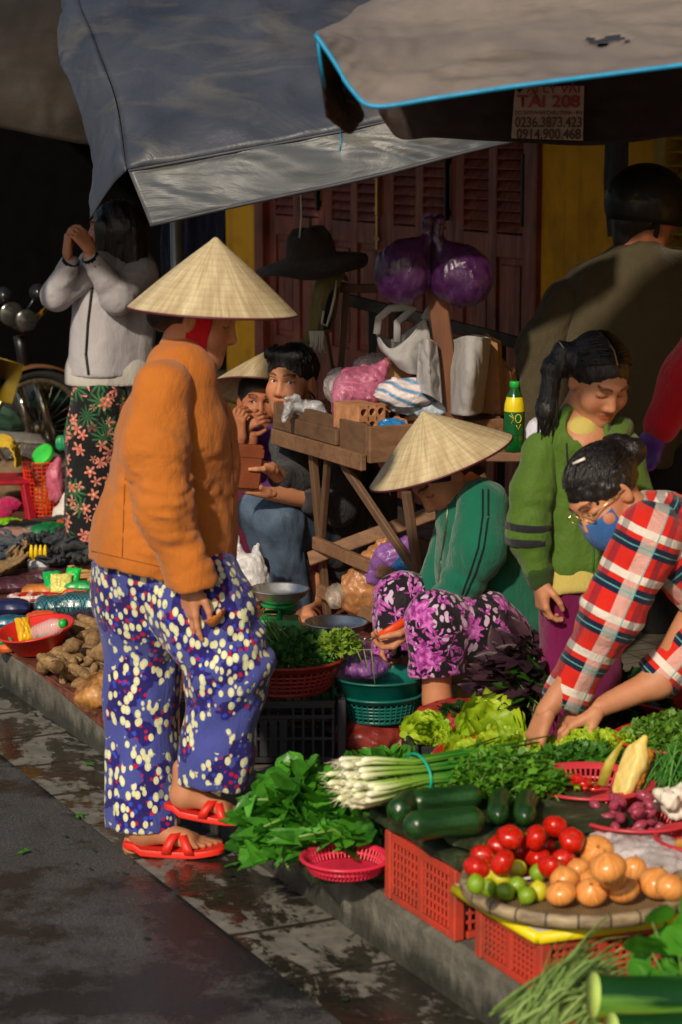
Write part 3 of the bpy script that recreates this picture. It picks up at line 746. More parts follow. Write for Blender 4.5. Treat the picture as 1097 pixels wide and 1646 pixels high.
# ================================================================ PERSON: young man on a stool behind the tray
def build_boy():
    Y = 8.25; q = lambda x, y, d=0.: W(x, y, Y + d)
    g0 = q(560, 985, .25); g0.z = KH
    p = Person('young man with short black hair in dark jacket and jeans seated behind the wooden tray', g0)
    p.head(q(468, 614, -.05), (-.42, -.9, -.06), (.05, 0, 1), 1.04, look=(-.45, .02))
    p.flesh([('c', q(498, 690), q(560, 850, .1), .10, .12, .05), ('c', q(477, 640, 0), q(492, 700, 0), .05, .06, .03),
             ('c', q(462, 778, -.2), q(434, 752, -.32), .034, .025, .02), ('c', q(512, 806, -.15), q(430, 793, -.32), .036, .025, .02),
             ('c', q(560, 885, .2), q(440, 832, -.2), .07, .055, .03), ('c', q(440, 832, -.2), q(482, 970, -.15), .05, .035, .03),
             ('c', q(540, 880, .2), q(415, 815, -.05), .07, .055, .03), ('c', q(415, 815, -.05), q(445, 950, -.02), .05, .035, .03)])
    p.hand(q(436, 755, -.32), (-.8, -.2, .35), (.1, -.3, -1), 1, (.3, .5, .3), .08, .4)
    p.hand(q(432, 793, -.32), (-1, -.15, .12), (-.1, .1, 1), -1, (.25, .3, .2), .04, .3)
    brown = basic('brown_leather', (96, 52, 34), .5, .2, 20, .3, 120)
    fb = q(490, 985, -.15); fb.z = KH + .026; p.foot(fb + Vector((.03, .07, 0)), (-.2, -1, 0), sandal=brown)
    fb = q(455, 985, -.02); fb.z = KH + .026; p.foot(fb + Vector((.03, .07, 0)), (-.4, -1, 0), sandal=brown)
    H = [('e', (0, -.022, .044), (.085, .104, .088), None, .02), ('c', (-.05, .045, .10), (.05, .055, .10), .024, .026, .02), ('-e', (0, .10, -.022), (.074, .068, .086), None, .010), ('-e', (.0, -.03, -.11), (.11, .12, .07), None, .015), ('-e', (-.09, .0, -.02), (.03, .03, .04), None, .01), ('-e', (.09, .0, -.02), (.03, .03, .04), None, .01)]
    def ex(mb):
        r_ = random.Random(3)
        for i in range(110):
            a = r_.uniform(-1.3, 1.3); b = r_.uniform(0, 1)
            P0 = Vector((math.sin(a) * .075, .065 * math.cos(a) * b, .085 + .035 * (1 - b))); d = Vector((math.sin(a) * .3 - .25, .55, .25 - .5 * b)).normalized() * r_.uniform(.02, .035)
            mb.tube([p.hl(P0), p.hl(P0 + d * .6 + Vector((0, 0, .004))), p.hl(P0 + d + Vector((0, 0, -.008)))], [.0045, .0032, .0006], 4)
    p.part('hair', tf(H, p.hM, p.hc, 1.04), HAIR, .0045, lambda P: .004 * ridge(P * np.array([1, 1, .5]), .02, 3), extra=ex)
    p.strands(200, lambda r_: (lambda a: Vector((math.sin(a) * .08, -.05, .11)))(r_.uniform(-1.5, 1.5)), (-.03, .075, .09), 5, .002)
    mb = MB(); mb.tube([p.hl((.060, .068, -.03)), p.hl((.078, .03, -.02)), p.hl((.086, -.01, .01))], .0012, 5); p.mesh('mask_strap', mb, basic('white_elastic', (220, 220, 215), .7))
    jm = cloth('black_nylon', (44, 44, 50), fold=.5, fsc=(20, 20, 12), rough=.55, var=.15)
    p.part('jacket', [('c', q(478, 702, -.02), q(530, 850, .08), .10, .14, .05), ('c', q(545, 700, .12), q(580, 850, .2), .10, .15, .05), ('c', q(490, 676), q(484, 664, 0), .066, .058, .03), ('c', q(560, 850, .1), q(580, 900, .2), .15, .14, .05)], jm, .011, fold(.08, .012, (.3, 0, 1), 5, .003))
    p.part('sleeve', [('c', q(465, 712, -.02), q(474, 778, -.15), .075, .066, .04), ('c', q(474, 778, -.15), q(452, 768, -.24), .062, .048, .04)], jm, .009, fold(.04, .007, (1, 0, .3), 6))
    p.part('sleeve', [('c', q(556, 712, .06), q(545, 815, -.1), .075, .068, .04), ('c', q(545, 815, -.1), q(500, 806, -.2), .064, .05, .04)], jm, .009, fold(.04, .007, (1, 0, .3), 7))
    t = T('denim'); v = t.noise(7, detail=4); t.set(col=t.mix(1., t.ramp(v, [(.3, srgb((34, 48, 68))), (.6, srgb((74, 94, 118))), (.85, srgb((116, 134, 154)))]), t.ramp(t.noise(260, detail=2), [(.3, .75), (.7, 1.1)]), 'MULTIPLY'), rough=.85); t.bump(t.noise(1, t.map(t.co(), (18, 18, 7)), detail=4), .5, .02)
    n = fold(.05, .009, (.1, 0, 1), 8, .002)
    p.part('jeans', [('c', q(575, 885, .2), q(444, 836, -.2), .105, .080, .05), ('c', q(444, 836, -.2), q(482, 985, -.15), .080, .062, .04), ('cut', q(482, 978, -.15), (0, 0, -1), .1)], t.m, .009, n)
    p.part('jeans_leg', [('c', q(560, 880, .2), q(418, 822, -.05), .105, .080, .05), ('c', q(418, 822, -.05), q(450, 965, -.02), .078, .060, .04), ('cut', q(450, 962, -.02), (0, 0, -1), .1)], t.m, .009, n)
    p.done()
    # the brown box he is holding out
    a, b = q(376, 746, -.36), q(412, 746, -.36)
    mb = MB(); mb.box((0, 0, 0), (.105, .03, .155), .0, None, .006); mb.box((0, -.016, .05), (.106, .004, .03), 0, None, .001)
    o = mb.build('wallet_case', basic('case_brown', (122, 62, 34), .5, .15, 10, .3, 90), None, 'auto', loc=None); o.location = q(396, 750, -.38); o.rotation_euler = (.05, .1, .25)
    tag(o, 'flat brown case held out by the seated young man', 'case')

# ================================================================ PERSON: seated woman in conical hat behind the young man
def build_backwoman():
    Y = 8.75; q = lambda x, y, d=0.: W(x, y, Y + d)
    g0 = q(420, 940, 0); g0.z = KH
    p = Person('seated woman with hand at her mouth and conical hat, left of the young man', g0, skin=SKIN_D)
    p.head(q(416, 646), (.10, -.97, -.06), (.05, 0, 1), .98, look=(.3, 0))
    p.flesh([('c', q(428, 720), q(430, 830), .11, .13, .05), ('c', q(420, 670), q(426, 720), .05, .06, .03), ('c', q(392, 740, -.2), q(384, 705, -.25), .03, .024, .02), ('c', q(400, 745, -.2), q(405, 700, -.22), .03, .024, .02),
             ('c', q(440, 850), q(395, 815, -.3), .07, .06, .03), ('c', q(395, 815, -.3), q(390, 930, -.25), .05, .04, .03), ('c', q(395, 820, -.1), q(370, 925, -.2), .05, .04, .03)])
    p.hand(q(386, 705, -.25), (-.1, -.1, 1), (.6, .6, .2), 1, (.7, .8, .5), .05, .5)
    p.hand(q(380, 690, -.22), (.75, -.1, .5), (.2, .8, -.5), -1, (.4, .7, .5), .05, .5)
    for dx in (-.1, .06):
        f = q(388, 930, -.25); f.z = KH + .002; p.foot(f + Vector((dx, .05, 0)), (-.1, -1, 0))
    p.part('hair', tf([('e', (0, -.022, .036), (.082, .10, .088), None, .02), ('-e', (0, .09, -.03), (.07, .06, .085), None, .015)], p.hM, p.hc), HAIR, .007)
    p.hat(q(420, 632), (.12, .42, 1), .205, .165)
    p.part('jacket', [('c', q(410, 715), q(420, 850), .115, .14, .05), ('c', q(455, 715, .03), q(450, 850), .115, .14, .05), ('c', q(426, 690), q(424, 680), .07, .06, .03)], cloth('purple_cotton', (96, 44, 110), fold=.35), .012, fold(.07, .01, (0, 0, 1), 5))
    p.part('sleeve', [('c', q(385, 722, 0), q(388, 775, -.14), .06, .055, .03), ('c', q(388, 775, -.14), q(386, 722, -.23), .05, .042, .03)], _mc['purple_cotton'], .009, fold(.04, .006, (1, 0, 0), 5))
    p.part('scarf', [('c', q(405, 700, -.09), q(440, 700, -.09), .035, .03, .03), ('c', q(440, 702, -.09), q(450, 745, -.14), .03, .02, .02)], cloth('violet_scarf', (120, 60, 150), fold=.4), .008, fold(.03, .005, (0, 0, 1), 5))
    p.part('trousers', [('c', q(445, 850, .1), q(395, 818, -.28), .12, .09, .05), ('c', q(395, 818, -.28), q(392, 930, -.24), .09, .08, .04), ('c', q(372, 822, -.2), q(366, 925, -.2), .09, .075, .04), ('c', q(420, 850), q(372, 822, -.2), .1, .09, .04)],
           cloth('maroon_cotton', (92, 18, 52), fold=.35), .011, fold(.06, .008, (0, 0, 1), 15))
    p.done()

# ================================================================ PERSON: woman in green jacket peeling vegetables
def build_green():
    Y = 6.6; q = lambda x, y, d=0.: W(x, y, Y + d)
    g0 = q(785, 1100, .0); g0.z = KH
    p = Person('woman in green zip jacket and magenta floral trousers peeling vegetables on a low stool', g0)
    p.head(q(716, 768), (-.62, -.35, -.70), (-.5, 0, 1), 1.0, eyes='closed')
    p.flesh([('c', q(765, 830), q(820, 960), .11, .13, .05), ('c', q(730, 790), q(755, 820), .055, .06, .03), ('c', q(730, 950, -.05), q(668, 1005, -.16), .034, .026, .02), ('c', q(700, 925, .1), q(640, 1000, 0), .034, .026, .02),
             ('c', q(700, 1000, -.25), q(704, 1125, -.25), .055, .038, .03), ('c', q(704, 1125, -.25), q(705, 1150, -.25), .036, .036, .03), ('c', q(640, 970, .05), q(622, 1080, .0), .05, .04, .03)])
    p.hand(q(664, 1008, -.17), (-.75, -.1, -.6), (-.5, -.1, .85), -1, (.75, .8, .5), .04, .6)
    p.hand(q(640, 1002, 0), (-.5, -.3, -.85), (.6, -.2, -.3), 1, (.4, .7, .4), .06, .4)
    dk = basic('grey_rubber', (70, 60, 58), .6)
    f = q(702, 1150, -.25); f.z = KH + .026; p.foot(f + Vector((.03, .04, 0)), (-.7, -.7, 0), sandal=dk)
    f = q(622, 1100, 0); f.z = KH + .026; p.foot(f + Vector((.03, .04, 0)), (-.8, -.5, 0), sandal=dk)
    p.part('hair', tf([('e', (0, -.022, .036), (.083, .10, .088), None, .02), ('e', (0, -.09, -.03), (.05, .04, .05), None, .03), ('-e', (0, .09, -.03), (.07, .06, .085), None, .015)], p.hM, p.hc), HAIR, .006)
    p.hat(q(710, 742, -.02), (-.345, -.04, .93), .2165, .152)
    gm = cloth('teal_fleece', (12, 104, 82), fold=.3, fsc=(12, 12, 7), sheen=.25)
    jn = fold(.10, .010, (.3, 0, 1), 7, .003)
    jk_ = p.part('jacket', [('c', q(752, 838, -.02), q(775, 920, .02), .095, .12, .05), ('c', q(785, 830, .06), q(810, 930, .08), .10, .135, .05), ('c', q(775, 920, .02), q(815, 985, .05), .125, .14, .05), ('c', q(742, 812, 0), q(730, 800, 0), .07, .062, .03), ('c', q(798, 985, .05), q(815, 1010, .05), .135, .13, .05)], gm, .009, jn)
    def an(P):
        el = np.array(q(735, 950, -.14)); d = np.linalg.norm(P - el, axis=-1)
        return jn(P) + .007 * np.exp(-(d / .1) ** 2) * np.sin((P @ np.array([.3, 0, .9])) * 2 * math.pi / .045 + wob(P, .2, 8))
    sl_ = p.part('sleeve', [('c', q(778, 812, -.10), q(772, 880, -.16), .078, .074, .05), ('c', q(772, 880, -.16), q(738, 950, -.15), .074, .062, .05), ('c', q(738, 950, -.15), q(700, 985, -.16), .058, .045, .04)], gm, .008, an)
    p.part('sleeve', [('c', q(740, 830, .1), q(715, 915, .1), .07, .06, .05), ('c', q(715, 915, .1), q(668, 980, .02), .055, .045, .04)], gm, .010, jn)
    for o_ in (0, 9): p.line('sleeve_stripe', [(777 + o_, 786), (777 + o_, 830), (770 + o_, 880), (757 + o_, 920), (742 + o_ * .7, 960)], Y, .003, cloth('navy_piping', (10, 22, 30), fold=.1), sl_)
    p.line('zip', [(722, 800), (718, 850), (710, 900), (706, 945)], Y, .0035, basic('zip_metal', (120, 120, 100), .35, metal=.7), jk_)
    mb = MB()
    wr = q(675, 1001, -.155); d = (q(664, 1008, -.17) - q(700, 985, -.16)).normalized(); mb.tube([wr - d * .008, wr + d * .010], [.033, .032], 18); p.mesh('wristwatch', mb, basic('steel', (190, 188, 180), .25, .1, metal=.9))
    mm = cloth('magenta_floral', (22, 12, 26), fold=.22, fsc=(10, 10, 4), colsock=p_magenta, rough=.6)
    n = fold(.07, .009, (.9, 0, .3), 12, .002)
    p.part('trousers', [('c', q(820, 1015, .05), q(770, 1010, -.14), .120, .098, .05), ('c', q(770, 1010, -.14), q(702, 1000, -.25), .105, .082, .05), ('c', q(702, 1000, -.25), q(703, 1110, -.25), .080, .082, .05), ('cut', q(703, 1084, -.25), (.12, 0, -1), .13), ('c', q(835, 1025, .1), q(800, 1040, -.05), .10, .075, .05)], mm, .008, n)
    p.part('trouser_leg', [('c', q(800, 1000, .15), q(648, 965, .06), .10, .078, .05), ('c', q(648, 965, .06), q(628, 1060, 0), .078, .066, .05), ('cut', q(630, 1052, 0), (0, 0, -1), .12)], mm, .008, n)
    p.done()
    # peeler she holds
    mb = MB(); mb.tube([q(608, 1022, -.22), q(630, 1012, -.22), q(652, 998, -.20), q(664, 990, -.19)], [.006, .012, .011, .006], 10, flat=.6)
    o = mb.build('handle', basic('orange_handle', (226, 72, 20), .35)); r = empty('peeler', (0, 0, 0), 'orange-handled vegetable peeler in the green jacket woman\'s hand', 'peeler'); o.parent = r
    mb = MB(); mb.beam(q(612, 1020, -.22), q(588, 1030, -.23), .010, .002); mb.tube([q(592, 1036, -.23), q(585, 1030, -.23), q(590, 1024, -.23)], .002, 6); o = mb.build('blade', basic('steel', (190, 188, 180), .25, .1, metal=.9)); o.parent = r

# ================================================================ PERSON: girl
def build_girl():
    Y = 6.05; q = lambda x, y, d=0.: W(x, y, Y + d)
    g0 = q(935, 1200, .05); g0.z = KH
    p = Person('little girl with a side ponytail and green hooded jacket looking down', g0)
    p.head(q(963, 612), (.38, -.76, -.56), (.12, -.3, 1), .93, eyes='closed', age='child')
    p.flesh([('c', q(935, 720, .02), q(930, 930, .04), .085, .10, .05), ('c', q(940, 660, .03), q(932, 715, .03), .045, .05, .03), ('c', q(852, 860, -.02), q(868, 935, -.06), .03, .024, .02),
             ('c', q(930, 900, .03), q(912, 1000, .03), .05, .045, .03), ('c', q(912, 1000, .03), q(905, 1180, .02), .045, .035, .03), ('c', q(930, 900, .03), q(952, 1180, .05), .05, .035, .03)])
    p.hand(q(869, 935, -.06), (.12, -.05, -1), (.9, .3, 0), 1, (.45, .7, .5), .05, .5, .85)
    for dx in (-.05, .05):
        p.foot(Vector((g0.x + dx, g0.y, KH + .002)), (.1, -1, 0), sc=.8)
    hl = p.hl
    H = tf([('e', (0, -.022, .038), (.082, .101, .088), None, .02), ('-e', (0, .118, -.018), (.080, .072, .098), None, .012), ('-e', (0, -.02, -.13), (.12, .11, .06), None, .02), ('c', (-.065, -.03, .03), (-.094, -.04, .02), .035, .022, .02)], p.hM, p.hc, .94)
    a0, a1, a2, a3 = q(905, 562, 0), q(890, 590, 0), q(880, 660, -.02), q(878, 712, -.02)
    H += [('c', q(925, 575, 0), a0, .05, .022, .03), ('c', a0, a1, .018, .027, .02), ('c', a1, a2, .028, .028, .02), ('c', a2, a3, .028, .008, .02)]
    def ex(mb):
        r_ = random.Random(5)
        for i in range(40):
            j = lambda s_: Vector((r_.uniform(-s_, s_), r_.uniform(-s_, s_), r_.uniform(-s_, s_)))
            mb.tube([a0 + j(.012), a1 + j(.022), a2 + j(.026), a3 + j(.022) + Vector((0, 0, r_.uniform(-.03, .02)))], [.003, .004, .003, .0008], 4)
    p.part('hair', H, HAIR, .0042, lambda P: .0028 * ridge(P * np.array([1, 1, .35]), .018, 3), extra=ex)
    for sd in (-1, 1): p.strands(170, lambda r_: Vector((sd * .004, r_.uniform(-.10, .085), .13)), (sd * .086, -.05, .03), 3 + sd)
    mb = MB(); mb.tube([hl((.012, .07, .112)), hl((.008, .03, .130)), hl((.004, -.03, .130))], .0018, 5); p.mesh('hair_parting', mb, basic('scalp', (150, 110, 84), .6))
    mb = MB(); M = Matrix.Translation(q(907, 560, 0)) @ Vector((0, 0, 1)).rotation_difference(Vector((-.7, 0, -.5))).to_matrix().to_4x4(); mb.lathe([(.018, -.006), (.024, 0), (.018, .006)], 16, M); p.mesh('hair_tie', mb, basic('clear_tie', (170, 170, 180), .3))
    e = q(917, 638, -.03)
    e = hl((-.083, -.002, -.036)); mb = MB(); V, F = sdf_mesh([('e', e, (.0045, .0045, .006), None, .002)], .002); mb.add(V, F); p.mesh('earring', mb, basic('pearl', (220, 210, 190), .2, .1))
    gm = cloth('moss_nylon', (76, 108, 32), fold=.24, fsc=(12, 12, 6), rough=.62, var=.15)
    jn = fold(.07, .010, (.1, 0, 1), 17, .003)
    jk_ = p.part('jacket', [('c', q(908, 722, .02), q(908, 900, .02), .068, .086, .05), ('c', q(962, 722, .02), q(955, 900, .02), .068, .088, .05), ('c', q(932, 700, .02), q(935, 690, 0.02), .095, .08, .03), ('cut', q(930, 922), (.05, 0, -1), .25),
             ('-c', q(948, 668, -.05), q(940, 700, -.02), .052, .046, .01)], gm, .0075, jn)
    p.part('hood', [('c', q(900, 700, .06), q(975, 695, .10), .05, .05, .03), ('c', q(885, 690, .04), q(905, 712, -.03), .034, .030, .02), ('c', q(1002, 688, .04), q(985, 712, -.05), .034, .028, .02)], gm, .0075, jn)
    p.part('shirt_collar', [('c', q(930, 712, .0), q(937, 694, -.005), .056, .046, .03)], cloth('yellow_cotton', (196, 178, 98), fold=.2), .006)
    0 and p.part('hood_lining', [('c', q(912, 690, .0), q(930, 682, -.045), .020, .017, .02), ('c', q(930, 682, -.045), q(957, 704, -.080), .016, .008, .02), ('c', q(957, 704, -.080), q(985, 688, -.04), .009, .012, .02)], cloth('yellow_cotton', (196, 178, 98), fold=.2), .006)
    sn = fold(.035, .006, (.9, 0, .2), 9, .002)
    p.part('sleeve', [('c', q(872, 722, 0), q(858, 790, -.03), .055, .057, .04), ('c', q(858, 790, -.03), q(851, 855, -.05), .059, .057, .04), ('c', q(851, 855, -.05), q(865, 915, -.06), .057, .043, .04), ('cut', q(866, 924, -.06), (.2, 0, -1), .07)], gm, .007, lambda P: jn(P) * .6 + sn(P))
    p.part('sleeve', [('c', q(1000, 722, .04), q(1018, 800, .05), .058, .054, .04), ('c', q(1018, 800, .05), q(1010, 880, 0), .054, .044, .04)], gm, .009, jn)
    for y in (845, 868):
        mb = MB(); c = q(851, y, -.05); M = Matrix.Translation(c) @ roty_m(.05 if y < 850 else .0)
        mb.lathe([(.0605, -.010), (.0625, -.008), (.0625, .008), (.0605, .010)], 28, M); p.mesh('sleeve_band', mb, cloth('charcoal_band', (34, 34, 40), fold=.3))
    p.line('drawstring', [(912, 712), (914, 760), (916, 806)], Y, .0028, _mc['charcoal_band'], jk_); p.line('drawstring', [(990, 706), (992, 735), (994, 765)], Y, .0028, _mc['charcoal_band'], jk_)
    p.line('zip', [(953, 706), (955, 780), (955, 918)], Y, .003, basic('green_zip', (50, 100, 40), .5), jk_)
    p.part('cuff', [('c', q(866, 918, -.06), q(868, 930, -.06), .040, .034, .02)], cloth('dark_green_rib', (46, 70, 26), fold=.2), .006)
    p.part('shirt', [('c', q(910, 900, .02), q(910, 945, .02), .080, .090, .03), ('c', q(948, 900, .02), q(948, 945, .02), .080, .090, .03), ('cut', q(935, 946), (.1, 0, -1), .2)], _mc['yellow_cotton'], .009)
    p.part('scarf', [('c', q(862, 690, .02), q(884, 705, .0), .026, .024, .02), ('c', q(866, 680, .04), q(858, 712, 0), .018, .018, .02)], cloth('white_towel', (206, 204, 222), fold=.4), .006, fold(.02, .004, None, 2))
    p.part('trousers', [('c', q(912, 930, .02), q(908, 1080, .02), .078, .068, .04), ('c', q(950, 930, .04), q(952, 1080, .04), .078, .068, .04), ('c', q(908, 1080, .02), q(905, 1170, .02), .07, .065, .04), ('c', q(955, 1080, .04), q(952, 1170, .04), .07, .065, .04)], cloth('plum_cotton', (116, 12, 76), fold=.3), .010, fold(.06, .007, (0, 0, 1), 5))
    p.done()
def roty_m(a): return Matrix.Rotation(a, 4, 'Y')

# ================================================================ PERSON: woman in plaid shirt bending over the stall
def build_plaid():
    Y = 5.72; q = lambda x, y, d=0.: W(x, y, Y + d)
    g0 = q(1190, 1300, .1); g0.z = KH
    p = Person('woman in red checked shirt, glasses and blue mask bending over the vegetables', g0)
    p.head(q(975, 798), (-.62, -.46, -.62), (-.45, 0, .9), .98, eyes='closed')
    p.flesh([('c', q(1010, 820, 0), q(1050, 840, .03), .055, .06, .03), ('c', q(1080, 860), q(1200, 960, .08), .11, .13, .05), ('c', q(925, 1085, -.04), q(878, 1144, -.06), .038, .027, .02), ('c', q(1060, 1095, .03), q(962, 1138, -.02), .040, .027, .02), ('c', q(1050, 870, -.03), q(925, 1085, -.04), .05, .038, .03), ('c', q(1160, 920, .06), q(1060, 1095, .03), .05, .04, .03),
             ('c', q(1200, 990, .0), q(1190, 1150, .0), .09, .07, .03), ('c', q(1190, 1150, 0), q(1195, 1310, .02), .06, .045, .03), ('c', q(1230, 990, .15), q(1240, 1300, .15), .09, .045, .03)])
    p.hand(q(880, 1142, -.06), (-.35, -.05, -.9), (.75, .4, -.3), -1, (.6, .8, .6), .04, .7, .98)
    p.hand(q(962, 1138, -.02), (-.9, -.05, -.38), (.1, .3, -.9), 1, (.45, .8, .5), .10, .6, .98)
    for dx in (-.02, .2): p.foot(Vector((g0.x + dx, g0.y + dx, KH + .002)), (-.8, -.5, 0))
    H = tf([('e', (0, -.022, .038), (.084, .106, .090), None, .02), ('e', (.01, -.115, .055), (.05, .042, .046), None, .02), ('e', (-.02, -.135, .03), (.035, .035, .035), None, .02), ('-e', (0, .105, -.04), (.075, .068, .085), None, .012), ('-e', (0, 0, -.12), (.12, .11, .05), None, .02)], p.hM, p.hc)
    p.part('hair', H, HAIR, .005, lambda P: .005 * ridge(P * np.array([.6, .6, 1]), .03, 3))
    p.strands(240, lambda r_: (lambda a: Vector((math.sin(a) * .09, .03 + .06 * math.cos(a), .075 + .03 * math.cos(a))))(r_.uniform(-1.9, 1.9)), (0, -.105, .06), 5)
    mb = MB(); mb.tube([p.hl((-.05, .0, .128)), p.hl((-.02, .02, .132))], .004, 6); p.mesh('hair_clip', mb, basic('white_clip', (225, 220, 210), .3))
    # mask
    mb = MB(); V = []
    for j in range(9):
        for i in range(13):
            a = -1.25 + 2.5 * i / 12; z = -.006 - .098 * j / 8
            V.append(p.hl((math.sin(a) * .073, .035 + math.cos(a) * (.084 + .014 * math.sin(j / 8 * 3.1)) - .018, z))[:])
    mb.grid(V, 13, 9); p.mesh('face_mask', mb, cloth('blue_mask', (54, 104, 170), fold=.3), thick=.002)
    mb = MB()
    for s_ in (-1, 1):
        ring = [p.hl((s_ * .033 + .024 * math.cos(a), .094, .010 + .018 * math.sin(a))) for a in np.linspace(0, 2 * math.pi, 20)]; mb.tube(ring, .0016, 5, cap=False)
        mb.tube([p.hl((s_ * .057, .092, .016)), p.hl((s_ * .078, .04, .014)), p.hl((s_ * .084, -.01, .006))], .0018, 5)
    mb.tube([p.hl((-.009, .096, .012)), p.hl((.009, .096, .012))], .0016, 5); p.mesh('glasses', mb, basic('wire_frame', (210, 190, 130), .25, metal=.8))
    n0 = fold(.08, .007, (.5, 0, .8), 27, .003)
    def n(P):
        r = n0(P)
        for c_, d_ in ((q(985, 985, -.08), (.3, 0, .9)), (q(1150, 1010, .04), (.8, 0, .5)), (q(1050, 870, -.03), (.9, 0, -.3))):
            r += .006 * np.exp(-(np.linalg.norm(P - np.array(c_), axis=-1) / .09) ** 2) * np.sin(P @ np.array(d_) * 2 * math.pi / .05 + 2 * wob(P, .15, 4))
        return r
    d = q(905, 1130, 0) - q(1030, 850, 0); ang = math.atan2(d.x, -d.z)
    PL = lambda nm, rot: cloth(nm, (190, 30, 20), fold=.3, fsc=(9, 9, 7), colsock=p_plaid(rot), rough=.8, var=.08)
    p.part('shirt', [('c', q(1058, 850, .02), q(1150, 905, .02), .10, .125, .06), ('c', q(1070, 850, .16), q(1150, 920, .16), .10, .12, .06), ('c', q(1150, 905, .06), q(1240, 985, .08), .14, .14, .06), ('c', q(1040, 838, .04), q(1022, 828, .03), .070, .06, .03)], PL('plaid_back', (0, .9, .25)), .010, n)
    p.part('sleeve', [('c', q(1045, 862, -.06), q(985, 985, -.08), .090, .074, .05), ('c', q(985, 985, -.08), q(915, 1112, -.02), .074, .058, .05), ('c', q(915, 1112, -.02), q(900, 1140, 0), .058, .056, .03), ('cut', q(905, 1133, 0), (q(905, 1133) - q(940, 1070)).normalized(), .09)],
           PL('plaid_sleeve', (0, ang, .1)), .0075, n)
    d2 = q(1045, 1098, .05) - q(1130, 1010, .05); ang2 = math.atan2(d2.x, -d2.z)
    p.part('sleeve', [('c', q(1170, 900, .1), q(1150, 1010, .04), .085, .075, .05), ('c', q(1150, 1010, .04), q(1062, 1085, .05), .078, .056, .05), ('c', q(1062, 1085, .05), q(1045, 1100, .06), .056, .054, .03), ('cut', q(1050, 1096, .06), (q(1050, 1096) - q(1110, 1045)).normalized(), .09)],
           PL('plaid_far_sleeve', (0, ang2, .1)), .0075, n)
    p.part('trousers', [('c', q(1235, 985, .05), q(1190, 1150, 0), .13, .09, .05), ('c', q(1190, 1150, 0), q(1195, 1310, .02), .09, .08, .05), ('c', q(1245, 990, .15), q(1240, 1310, .15), .12, .08, .05)], cloth('dark_trousers', (34, 34, 46), fold=.3), .014)
    p.done()

